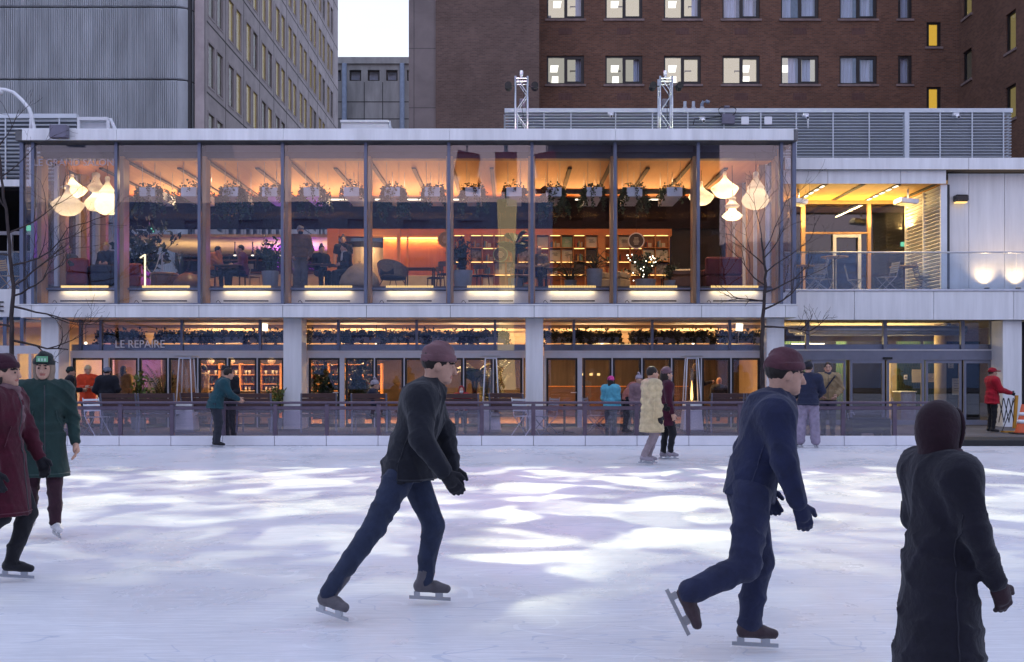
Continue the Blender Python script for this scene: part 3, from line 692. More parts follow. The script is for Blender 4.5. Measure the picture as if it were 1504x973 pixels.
    if hairstyle != 'none':
        Hh = [('e', (hp(-.020,0,.036), V3(.102,.086,.100)*k, R), 0)]
        if hairstyle == 'long': Hh += [('c', (hp(-.06,0,-.02), hp(-.09,0,-.20), .075*k, .05*k), .03), ('c', (hp(-.02,.06,-.04), hp(-.03,.08,-.18), .035*k, .025*k), .02), ('c', (hp(-.02,-.06,-.04), hp(-.03,-.08,-.18), .035*k, .025*k), .02)]
        if hairstyle == 'pony': Hh += [('c', (hp(-.10,0,.03), hp(-.15,0,-.16), .035*k, .02*k), .02)]
        if hairstyle == 'bun': Hh += [('e', (hp(-.06,0,.14), V3(.05,.05,.045)*k), .01)]
        Hh += [('sub', (hp(.105,0,-.03), V3(.105,.082,.088)*k, R), .01)]
        sdf_mesh('hair', Hh, min(res, .016), hm, root, bulge=lambda g: .004*np.sin(g[...,1]*170)*np.sin(g[...,0]*130))
    if hat:
        ht = cloth(hatcol)
        n_ = -(R @ V3(-.18,0,1.0)); n_ /= np.linalg.norm(n_); c_ = n_ @ hp(.06,0,.038)
        if hat == 'beanie': pr = [('e', (hp(-.014,0,.042), V3(.111,.093,.112)*k, R), 0), ('plane', (n_, c_), 0)]
        elif hat == 'cap': pr = [('e', (hp(-.012,0,.045), V3(.114,.097,.10)*k, R), 0), ('plane', (n_, c_), 0), ('e', (hp(.13,0,.05), V3(.075,.075,.012)*k, R), .01)]
        elif hat == 'pom': pr = [('e', (hp(-.014,0,.045), V3(.112,.095,.114)*k, R), 0), ('plane', (n_, c_), 0), ('e', (hp(-.02,0,.185), V3(.045,.045,.045)*k), .01)]
        hb = sdf_mesh('hat', pr, min(res, .012), ht, root, bulge=lambda g: .002*np.sin(g[...,1]*200+g[...,0]*200) + .006*np.sin(g[...,2]*60+g[...,0]*25+np.sin(g[...,1]*31)*2))
        if hat in ('beanie', 'pom'):
            cf = [('e', (hp(-.012,0,.050), V3(.117,.099,.072)*k, R), 0), ('plane', (n_, c_ + .004), 0), ('plane', (-n_, -c_ + .045*k), 0)]
            sdf_mesh('cuff', cf, min(res, .012), ht, hb)
        if emblem is not None:
            mb = MB(); cen = hp(.108,0,.085); 
            def at(l, u, d=0): 
                p = hp(.108 + d - 3.5*l*l - .25*max(0,u-.03), l, .075+u); return p
            for li in range(6):
                for ui in range(3):
                    l0, l1 = -.05+li*.1/6, -.05+(li+1)*.1/6; u0, u1 = -.012+ui*.018, -.012+(ui+1)*.018
                    mb.quad(at(l0,u0), at(l1,u0), at(l1,u1), at(l0,u1), 0)
            for q in range(3): mb.quad(at(-.034+q*.026,-.004,.002), at(-.018+q*.026,-.004,.002), at(-.018+q*.026,.022,.002), at(-.034+q*.026,.022,.002), 1)
            o = mb.build('emblem', [cloth((0.14,0.36,0.20),0.6,'s'), cloth((0.45,0.62,0.5),0.6,'s')]); o.parent = hb
    if mask is not None:
        sdf_mesh('mask', [('e', (hp(.058,0,-.055), V3(.062,.066,.055)*k, R), 0), ('plane', (-fw, -(fw @ hp(.02,0,0))), 0)], min(res, .014), cloth(mask), root)
    if strap is not None:
        mb = MB(); pts = []
        for q in range(9):
            a = q/8; f = .16 + t - .02*abs(a-.5); y = .17*(1-2*a); z = 1.44 - .48*a
            if q in (0, 8): f = .02
            pts.append(V3(f, y, z)*k + V3(j['che'][0]*.9, 0, 0))
        mb.tube(pts, .018*k, 5); o = mb.build('strap', cloth(strap)); o.parent = root
    return root
def sit(seat=.45, lean=0.0, armf=.25, armz=.72, spread=.13):
    return dict(pel=(0,0,seat+.10), wai=(-.01+lean*.3,0,seat+.25), che=(.0+lean*.7,0,seat+.46), nec=(.02+lean,0,seat+.63), hea=(.05+lean*1.1,0,seat+.78),
                sl=(.0+lean,-.18,seat+.585), sr=(.0+lean,.18,seat+.585), el=(.06+lean*.8,-.25,seat+.32), er=(.06+lean*.8,.25,seat+.32), hl=(armf+lean*.5,-.12,armz), hr=(armf+lean*.5,.12,armz),
                jl=(.03,-.09,seat+.09), jr=(.03,.09,seat+.09), kl=(.42,-spread,seat+.07), kr=(.42,spread,seat+.07), al=(.44,-spread,.085), ar=(.44,spread,.085), tl=(.60,-spread-.02,.03), tr=(.60,spread+.02,.03))
# ------------------------------------------------------------------ setting
def setting():
    b = MB(); b.quad((-260,-120,-0.03),(260,-120,-0.03),(260,320,-0.03),(-260,320,-0.03)); struct(b.build('ground', 'asphalt'))
    b = MB(); b.box(-46, 46, -16, 22.46, -0.02, 0.0); struct(b.build('ice', 'ice'))
    b = MB(); b.box(-60, 60, 22.62, 62, -0.02, 0.10); struct(b.build('plaza_paving', 'paving'))
    b = MB(); b.box(-60, 60, -34, -16.2, -0.02, 0.10); struct(b.build('far_side_paving', 'paving'))
    b = MB(); b.cbox(PX(1372, 22.5), 46, 22.30, 23.4, 0.0, 0.135, 0.02); tag(b.build('rubber_mat', 'rubber'), 'black rubber mat at the opening in the rink barrier', 'mat')
setting()

def grey_tower():
    t = thing('concrete_tower', 'grey tower with ribbed concrete end wall and rows of paired slit windows', 'building', (-15.6, 51.6, 0))
    xs, ya, yb, top = -15.5, 51.6, 91.2, 44.0
    # ribbed end wall, one storey-high band after the other with a shadow gap between
    rr = random.Random(3)
    x1, x0 = PX(279.5, 51.2), -34.0
    joints = [0.0, 5.4, 9.0, 12.6, 16.2, 19.82, 23.4, 27.0, 30.6, 34.2, 37.8, 41.4, 44.0]
    b = MB(); xs_ = []
    x = x0
    while x < x1 - 0.75:
        w = rr.uniform(.07, .115); xs_ += [(x, 0), (x + w*.22, -.045 - rr.random()*.035), (x + w*.62, -.045 - rr.random()*.035), (x + w*.8, 0)]; x += w
    for q in range(9):                       # the rounded corner
        a = q/8*PI/2; xs_.append((x1 - .7 + .7*math.sin(a), .7 - .7*math.cos(a)))
    for z0, z1 in zip(joints[:-1], joints[1:]):
        o = len(b.v); n = len(xs_); lo, hi = z0 + .025, z1 - .025
        prof = [(lo, .07), (lo + .05, 0), (hi - .07, 0), (hi, .07)]
        vs = [(px, 51.2 + py + (e if py < .1 else e*.5), z) for z, e in prof for px, py in xs_]
        b.add(vs, [(r*n+i, r*n+i+1, (r+1)*n+i+1, (r+1)*n+i) for r in range(3) for i in range(n-1)])
    b.build('ribbed_wall', 'concrete_ribs', t)
    b = MB(); b.box(x0, x1 - .05, 51.42, 52.5, 0, top); b.box(x1 - .06, -15.98, 51.9, 52.5, 0, top); b.build('joint_backing', 'joint', t)
    b = MB(); b.box(-15.98, -15.5, 51.58, 52.2, 0, top, 0); b.build('corner_pier', 'precast', t)
    # long side, seen at a grazing angle: paired slit windows
    cols, c = [], 53.55
    for i in range(10): cols.append(c + i*3.74)
    lev = [15.8 + 3.6*k for k in range(-2, 7)]
    rects = []
    for yc in cols:
        for z in lev:
            for s in (-.78, .78): rects.append((yc + s - .52, yc + s + .52, z + .42, z + 2.62))
    b = MB(); wall_openings(b, 52.19, yb, 0, top, rects, lambda u, d, z: (xs - d, u, z), .085)
    b.quad((xs, yb, 0), (x0, yb, 0), (x0, yb, top), (xs, yb, top)); b.quad((x0, 51.5, top), (xs, 51.5, top), (xs, yb, top), (x0, yb, top)); b.quad((x0, 51.5, 0), (x0, yb, 0), (x0, yb, top), (x0, 51.5, top))
    b.build('side_wall', 'precast', t)
    b = MB()
    for z in lev: b.box(xs + .002, xs + .012, 52.0, yb, z - .035, z + .035)
    for i in range(11): b.box(xs + .002, xs + .010, 53.55 - 1.87 + i*3.74 - .02, 53.55 - 1.87 + i*3.74 + .02, 8, top)
    b.build('panel_joint', 'joint', t)
    for ci, yc in enumerate(cols):
        for z in lev:
            ymin = 545 - (z + 2.6 - EYE)*1504/(yc); 
            zpix = 545 - (z + 2.62 - EYE)*1504/yc
            if zpix > 215 or 545 - (z + .4 - EYE)*1504/yc < -25: continue
            f = MB()
            for s in (-.78, .78):
                a, c2 = yc + s - .52, yc + s + .52; lo, hi = z + .42, z + 2.62
                for bx in ((a-.10, a, lo-.10, hi+.10), (c2, c2+.10, lo-.10, hi+.10), (a, c2, lo-.10, lo), (a, c2, hi, hi+.10)):
                    f.box(xs + .003, xs + .022, bx[0], bx[1], bx[2], bx[3])
            fr = f.build('window', 'precast_frame', t)
            for s in (-.78, .78):
                a, c2 = yc + s - .50, yc + s + .50; lo, hi = z + .44, z + 2.60
                g = MB(); g.box(xs - .07, xs - .06, a, c2, lo, hi); g.build('pane', 'glass_win', fr)
                lit = rr.random()
                k = 'room_olive' if lit < (.62 if ci > 1 or z > 19 else .25) else 'room_dim'
                g = MB(); g.box(xs - .12, xs - .09, a - .04, c2 + .04, lo - .04, hi + .04); g.build('blind', k, fr)  # blind glows by itself in place of a lit room behind
grey_tower()

def far_block():
    Y = 110.0; t = thing('concrete_block', 'low grey concrete block with square windows in the gap between the towers', 'building', (-15, Y, 0))
    x0, x1, top = -24.0, -9.0, PZ(87, Y)
    wins = [(PX(a, Y), PX(c, Y), PZ(119, Y), PZ(103, Y)) for a, c in ((487, 501), (513, 530.5), (540, 557.5), (567, 584), (597.5, 614))]
    b = MB(); wall_openings(b, x0, x1, 0, top, wins, lambda u, d, z: (u, Y + d, z), .5)
    b.box(x0, x1, Y + 6, Y + 12, 0, top - .02); b.quad((x0, Y, top), (x1, Y, top), (x1, Y+12, top), (x0, Y+12, top))
    b.build('wall', 'dark_concrete', t)
    b = MB()
    for p in (535, 562): b.box(PX(p, Y)-.04, PX(p, Y)+.04, Y-.012, Y-.003, 0, PZ(121, Y))
    for z in (PZ(150, Y), PZ(175, Y)): b.box(x0, x1, Y-.012, Y-.004, z-.05, z+.05)
    b.build('panel_joint', 'joint', t)
    b = MB(); b.box(x0, x1, Y - .25, Y - .005, top - .55, top + .15); b.build('parapet', 'dark_concrete', t)
    for r in wins:
        f = MB(); w = .16
        f.box(r[0], r[0]+w, Y+.25, Y+.4, r[2], r[3]); f.box(r[1]-w, r[1], Y+.25, Y+.4, r[2], r[3]); f.box(r[0]+w, r[1]-w, Y+.25, Y+.4, r[2], r[2]+w); f.box(r[0]+w, r[1]-w, Y+.25, Y+.4, r[3]-w, r[3])
        fr = f.build('window', 'black_frame', t)
        g = MB(); g.box(r[0]+w, r[1]-w, Y+.30, Y+.33, r[2]+w, r[3]-w); g.build('pane', 'glass_win', fr)
        g = MB(); g.box(r[0]-.2, r[1]+.2, Y+.9, Y+.95, r[2]-.2, r[3]+.2); g.build('blind', 'curtain', fr)
    for p in (506.5, 591):
        g = MB(); g.tube([(PX(p, Y), Y-.35, 0), (PX(p, Y), Y-.35, top - .6)], .26, 8); g.build('downpipe', 'pipe_blue', t, True)
far_block()

def brick_building():
    Y = 52.0; t = thing('brick_building', 'tall brown brick building with dark framed windows behind the pavilion', 'building', (12, Y, 0))
    xr, x0, top = PX(1408, Y), PX(760, Y), 34.0
    rows = [(-14, 28), (82, 124)]
    wins = []
    for ri, (a, c) in enumerate(rows + [(178, 220)]):
        for ci, (p, q) in enumerate(((803, 858), (889, 943.5), (975, 1029.5), (1061, 1116), (1147, 1202.5), (1233, 1288))):
            wins.append((PX(p, Y), PX(q, Y), PZ(c, Y), PZ(a, Y), ri, ci))
        wins.append((PX(1319, Y), PX(1339.5, Y), PZ(c, Y), PZ(a, Y), ri, 6))
    for ri, (a, c) in enumerate(((33, 69), (128, 164))): wins.append((PX(1361, Y), PX(1382, Y), PZ(c, Y), PZ(a, Y), ri, 7))
    b = MB(); wall_openings(b, x0, xr, 0, top, [w[:4] for w in wins], lambda u, d, z: (u, Y + d, z), .22)
    b.quad((x0, Y, top), (xr+16, Y, top), (xr+16, Y+14, top), (x0, Y+14, top))
    b.build('wall', 'brick', t)
    b = MB(); b.box(PX(792, 49), PX(640, 49), 49, Y + 6, 0, top) if False else b.box(PX(640, 49), PX(792, 49), 49, Y + 6, 0, top); b.build('projecting_bay', 'brick_dark', t)
    b = MB(); b.box(PX(600, 49), PX(640, 49) - .004, 49.1, Y + 6, 0, top); b.build('stone_strip', 'stone_tile', t)
    # wing that comes forward on the far side
    ww = []
    for (pa, pb, lo, hi) in ((1414, 1427, 119, 74), (1414, 1427, 24, -18), (1477, 1492, 75, 18), (1477, 1492, 176, 126)):
        ya, yb = xr*1504/(pb-752), xr*1504/(pa-752); ym = (ya+yb)/2
        ww.append((ya, yb, PZ(lo, ym), PZ(hi, ym)))
    b = MB(); wall_openings(b, 40, Y, 0, top, ww, lambda u, d, z: (xr + d, u, z), .22); b.quad((xr, 40, 0), (xr+14, 40, 0), (xr+14, 40, top), (xr, 40, top)); b.build('wing_wall', 'brick', t)
    rr = random.Random(11)
    kinds = {0: ['lit', 'lit', 'lit', 'blue', 'bluelit', 'blue', 'grey'], 1: ['lit', 'lit', 'lit', 'lit', 'half', 'blue', 'grey'], 2: ['lit', 'blue', 'lit', 'blue', 'lit', 'blue', 'grey']}
    def frame(place, u0, u1, z0, z1, split, kind, ri=0, rd=.95):
        f = MB(); w = .085
        def bx(a, c, d0, d1, e, g, mb=f): 
            p = place(a, d0, e); q = place(c, d1, g); mb.box(min(p[0],q[0]), max(p[0],q[0]), min(p[1],q[1]), max(p[1],q[1]), min(p[2],q[2]), max(p[2],q[2]))
        bx(u0, u0+w, .08, .18, z0, z1); bx(u1-w, u1, .08, .18, z0, z1); bx(u0+w, u1-w, .08, .18, z0, z0+w); bx(u0+w, u1-w, .08, .18, z1-w, z1)
        um = u0 + (u1-u0)*.47
        if split:
            bx(um, um+.16, .075, .18, z0+w, z1-w); bx(um+.16, u1-w, .06, .15, z0+w, z0+w+.07); bx(um+.16, u1-w, .06, .15, z1-w-.09, z1-w); bx(u1-w-.07, u1-w, .06, .15, z0+w+.07, z1-w-.09)
        else: bx(u0+w, u0+w+.06, .07, .16, z0+w, z1-w); bx(u1-w-.06, u1-w, .07, .16, z0+w, z1-w)
        fr = f.build('window', 'black_frame', t)
        g = MB(); bx(u0+w, u1-w, .12, .135, z0+w, z1-w, g); g.build('pane', 'glass_win', fr)
        s = MB(); bx(u0-.09, u1+.09, -.07, .10, z0-.115, z0-.004, s); s.build('sill', 'sill', fr)
        # the room behind: back wall glowing in place of room light, lamps, curtains
        wallk = {'lit': rr.choice(['room_cream', 'room_pale', 'room_straw', 'room_cream']), 'half': 'room_pale', 'bluelit': 'room_blue', 'blue': 'room_blue', 'grey': 'room_dim', 'amber': 'room_amber', 'olive': 'room_olive'}[kind]
        r = MB(); bx(u0-.25, u1+.25, rd, rd+.05, z0-.4, z1+.3, r); r.build('glowing_room_wall', wallk, fr)
        if kind in ('lit', 'half'):
            r = MB(); uu = u0 + (u1-u0)*rr.choice([.12, .62, .2]); 
            p = [place(uu, .92, z1-.22), place(uu+.42, .92, z1-.22), place(uu+.34, .80, z1-.62), place(uu-.02, .80, z1-.62)]; r.quad(*p); 
            if rr.random() < .6: q = [place(uu+.05, .9, z0+.32), place(uu+.40, .9, z0+.32), place(uu+.40, .9, z0+.66), place(uu+.08, .9, z0+.66)]; r.quad(*q)
            r.build('ceiling_lamp', 'room_lamp', fr)
            r = MB(); a = u0 + (u1-u0)*rr.uniform(.28, .75)
            bx(a, a+.34, .84, .88, z1-.56, z1-.51, r); bx(a, a+.02, .84, .88, z1-.62, z1-.51, r); bx(u0, u0 + rr.uniform(.05,.5), .80, .84, z0, z0+rr.uniform(.1,.5), r)
            r.build('furniture', 'beam', fr)
        if rd > .9 and kind in ('blue', 'half', 'bluelit', 'grey') or (kind == 'lit' and rr.random() < .45):
            r = MB(); 
            spans = {'blue': [(u0+.1, um-.12), (um+.3, u1-.25)], 'half': [(u0+.45, um+.1), (um+.25, u1-.35)], 'bluelit': [(u0+.15, um-.3), (um+.2, u1-.1)], 'grey': [(u0+.1, u1-.1)], 'lit': [(u1-.42, u1-.1)]}[kind]
            for a, c in spans:
                n = max(4, int((c-a)/.06)); pts = [(a + (c-a)*i/n, .34 + .035*math.sin(i*1.9)) for i in range(n+1)]
                vs = []; 
                for z in (z0, z1):
                    for (u, d) in pts: vs.append(place(u, d, z))
                r.add(vs, [(i, i+1, n+2+i, n+1+i) for i in range(n)])
            r.build('curtain', 'curtain', fr)
    pl = lambda u, d, z: (u, Y + d, z)
    for (u0, u1, z0, z1, ri, ci) in wins:
        if ri == 2: continue
        k = 'amber' if ci == 7 else kinds[ri][ci]
        frame(pl, u0, u1, z0, z1, ci < 6, k, ri)
        if ci < 6:
            v = MB(); c = (u0+u1)/2; v.box(c-.34, c+.34, Y-.012, Y-.003, z0-.80, z0-.46); v.build('air_brick', 'vent_brick', t)
    pw = lambda u, d, z: (xr + d, u, z)
    for i, (u0, u1, z0, z1) in enumerate(ww): frame(pw, u0, u1, z0, z1, False, 'olive' if i != 0 else 'grey', 0, .24)
brick_building()

# ------------------------------------------------------------------ the pavilion
YF, YG = 26.6, 26.9
BAY = [PX(49 + 122.05*k, YG) for k in range(10)]
XL, XR = PX(32.5, YG), PX(1166, YG)
ZS, ZR = PZ(466.5, YF), PZ(190, YF)       # soffit, roof
ZG0, ZG1 = PZ(447, YF), PZ(206, YF)       # upper glass
ZFL, ZCE = 3.92, 7.32                      # upper floor and ceiling
YB = 33.6
YD = 27.85                                 # ground floor glazing
def fascia(parent, x0, x1, y, z0, z1, edges, depth=.35):
    b = MB(); b.box(x0, x1, y+.03, y+depth, z0+.004, z1-.004); b.build('fascia_backing', 'joint', parent)
    es = [x0] + [e for e in edges if x0 + .1 < e < x1 - .1] + [x1]
    for a, c in zip(es[:-1], es[1:]):
        b = MB(); b.cbox(a+.006, c-.006, y, y+.028, z0, z1, .004); b.build('fascia_panel', 'white_panel', parent)
def pavilion():
    t = thing('glass_pavilion', 'two storey glass pavilion with white fascias and glowing orange salon upstairs', 'building', (-2.7, 27, 0))
    # roof and its edge
    b = MB(); b.box(XL-.06, XR+.04, YF+.05, 36.2, ZG1+.004, ZR-.03); b.build('roof', 'roofing', t)
    es = [PX(p, YF) for p in (32, 171, 416, 660, 904, 1166)]
    for a, c in zip(es[:-1], es[1:]):
        b = MB(); b.cbox(a+.003, c-.003, YF, YF+.048, ZG1, ZR, .004); b.build('roof_fascia', 'white_panel', t)
    b = MB(); b.box(XL-.06, XR+.04, YF+.02, YF+.5, ZR+.004, ZR+.02); b.build('roof_coping', 'white_paint', t)
    # edge of the upper floor
    fascia(t, PX(86, YF)-1.0, XR+.02, YF, ZS, ZG0-.03, [PX(169 + 123.1*k, YF) for k in range(-1, 9)], .3)
    b = MB(); b.cbox(XL-.04, XR+.03, YF-.02, YG+.1, ZG0-.028, ZG0, .005); b.build('ledge', 'white_panel', t)
    b = MB(); b.box(XL-.04, XR+.03, 27.62, 39.4, ZS+.10, ZFL-.17); b.build('floor_slab', 'white_paint', t)
    b = MB(); b.box(XL-.04, XR+.03, YF+.31, YD+.3, ZS+.004, ZS+.096); b.build('soffit', 'white_paint', t)
    b = MB(); b.box(BAY[0], BAY[-1], 27.6, 39.4, ZFL-.165, ZFL); b.build('floor', 'floor_dark', t)
    # glass skin
    xs = [XL] + BAY + [XR]
    for a, c in zip(xs[:-1], xs[1:]):
        b = MB(); b.box(a+.02, c-.02, YG, YG+.02, ZG0+.002, ZG1-.002); b.build('window_pane', 'glass', t)
    for i, x in enumerate(xs):
        w = .04 if 0 < i < 11 else .05
        b = MB(); b.box(x-w, x+w, YG-.045, YG+.13, ZG0+.001, ZG1-.001); b.build('mullion', 'mullion', t)
    # end returns of the glass skin
    for x in (XL, XR):
        b = MB(); b.box(x-.01, x+.01, YG+.14, 33.4, ZG0+.002, ZG1-.002); b.build('side_pane', 'glass', t)
    b = MB(); b.box(BAY[0], BAY[-1], 27.30, 27.58, ZCE-.02, ZG1-.006); b.build('edge_beam', 'beam', t)
    for a, c in zip(BAY[:-1], BAY[1:]):
        b = MB(); n = 7
        for q in range(n):
            z = ZG1 - .015 - q*.026; b.obox(((a+c)/2, 27.2, z), (c-a-.16, .05, .008), 0, 0, ('X', .5))
        b.build('blind', 'blind', t)
    b = MB(); b.box(BAY[0]-.1, BAY[-1]+.1, 27.585, 39.4, ZCE, ZG1-.02); b.build('ceiling', 'wood_ceiling', t)
    for i in range(19):
        x = BAY[0] + (BAY[-1]-BAY[0])*i/18
        y0 = 27.6 if i % 2 == 0 else 28.6
        b = MB(); b.box(x-.055, x+.055, y0, 33.4, ZCE-.045, ZCE-.003); b.build('ceiling_slot', 'wall_black', t)
    for i, x in enumerate(BAY):
        b = MB(); b.cbox(x-.09, x+.09, 27.16, 27.29, ZG0+.01, ZG1-.3, .006); b.cbox(x-.085, x+.085, 27.29, 27.58, ZG0+.01, ZCE-.03, .006); b.build('timber_post', 'glulam', t)
    # sill zone with the strip light in every bay
    for i, (a, c) in enumerate(zip(BAY[:-1], BAY[1:])):
        m = (a+c)/2*27.55/27.55
        b = MB(); b.box(a+.09, c-.09, 27.585, 27.60, ZG0, ZFL-.13); b.build('sill_panel', 'white_paint', t)
        b = MB(); b.box(a+.09, c-.09, 27.44, 27.59, ZFL-.10, ZFL-.055); b.build('sill_shelf', 'grey_frame', t)
        b = MB()
        for q in range(31):
            x = m - .62 + q*.04133; b.box(x-.013, x+.013, 27.50, 27.53, ZFL-.053, ZFL+.012)
        b.build('strip_light', 'led_warm', t)
        b = MB(); b.box(m-.60, m+.60, 27.38, 27.42, ZG0+.12, ZG0+.155); b.build('heater_grille', 'black_frame', t)
        b = MB(); b.box(a+.06, c-.06, YG+.06, 27.5, ZG0+.004, ZG0+.05); b.build('sill_base', 'grey_frame', t)
        b = MB(); pts = [(m-.66, 27.35, ZG0+.06)] + [(m-.66-.03*q, 27.33, ZG0+.06+.09*math.sin(q*.7)) for q in range(1, 5)]; b.tube(pts, .008, 4); b.build('cable', 'black', t)
    # end walls of the salon: timber posts with framed glass between
    for s, x in ((1, BAY[0]), (-1, BAY[-1])):
        for q, y in enumerate((28.35, 29.75, 31.15, 32.55)):
            b = MB(); b.cbox(min(x, x+s*.26), max(x, x+s*.26), y-.11, y+.11, ZFL, ZCE, .006); b.build('side_post', 'glulam' if s > 0 else 'glulam', t)
            b = MB(); b.box(min(x, x+s*.10), max(x, x+s*.10), y+.13, y+.24, ZFL, ZCE); b.box(min(x, x+s*.10), max(x, x+s*.10), y-.24, y-.13, ZFL, ZCE); b.build('side_frame', 'white_frame', t)
        b = MB(); b.box(x-.012, x+.012, 27.6, 33.4, ZFL, ZCE-.01); b.build('end_pane', 'glass_low', t)
    # back of the salon
    x480, x560, x655, x985 = PX(482, YB), PX(562, YB), PX(657, YB), PX(987, YB)
    b = MB(); b.box(BAY[0], BAY[-1], YB, YB+.2, PZ(336, YB), ZCE-.004); b.build('bulkhead', 'wall_dark', t)
    for a, c in ((480, 520), (551, 566), (590, 622), (664, 700), (845, 865), (953, 972)):
        b = MB(); b.box(PX(a, 33.4), PX(c, 33.4), 33.38, 33.44, ZCE-.11, ZCE-.075); b.build('linear_light', 'led_white', t)
    b = MB(); b.box(x985, BAY[-1], YB+.21, YB+.4, ZFL, ZCE-.1); b.build('dark_wall', 'wall_black', t)
    b = MB(); b.box(x560, x655, YB+.14, YB+.4, ZFL, PZ(350, YB)); b.build('timber_panel', 'cherry', t)
    b = MB(); b.box(x480, x985, YB+.02, YB+.5, PZ(347, YB), PZ(336, YB)-.004); b.build('timber_header', 'cherry_edge', t)
    b = MB(); b.box(x560+.02, x655-.02, YB+.03, YB+.12, PZ(350.5, YB), PZ(349, YB)); b.build('cove_light', 'led_shelf', t)
    for p0, p1 in ((481, 497), (583, 588.5), (598, 600)):
        b = MB(); b.box(PX(p0, YB), PX(p1, YB), YB-.05, YB+.012, ZFL, PZ(336.5, YB)); b.build('timber_pilaster', 'cherry_edge', t)
    b = MB(); b.box(PX(497, YB), PX(512, YB), YB+.5, YB+.54, ZFL, PZ(345, YB)); b.build('lit_doorway', 'wall_cream', t)
    b = MB(); b.lathe([(.0, ZFL), (.93, ZFL), (.93, PZ(362, YB)), (0, PZ(362, YB))], (PX(536, YB+1), YB+1.1, 0), 28); b.build('round_booth', 'wall_cream', t, False)
    b = MB(); b.lathe([(.97, PZ(362, YB)+.005), (1.0, PZ(354, YB)), (.0, PZ(354, YB)+.01)], (PX(536, YB+1), YB+1.1, 0), 28); b.build('booth_rim', 'wall_black', t)
    # bar zone behind the left half
    b = MB(); b.box(BAY[0], x480, YB+.21, 39.4, 6.05, 6.15); b.build('bar_ceiling', 'wall_cream', t)
    b = MB(); b.box(BAY[0], x480+3, 39.0, 39.3, ZFL, 6.05); b.build('bar_wall', 'wall_dark', t)
    b = MB(); b.box(x480, x480+.15, YB+.55, 39, ZFL, 6.05); b.build('bar_side_wall', 'wall_cream', t)
    return t
PAV = pavilion()

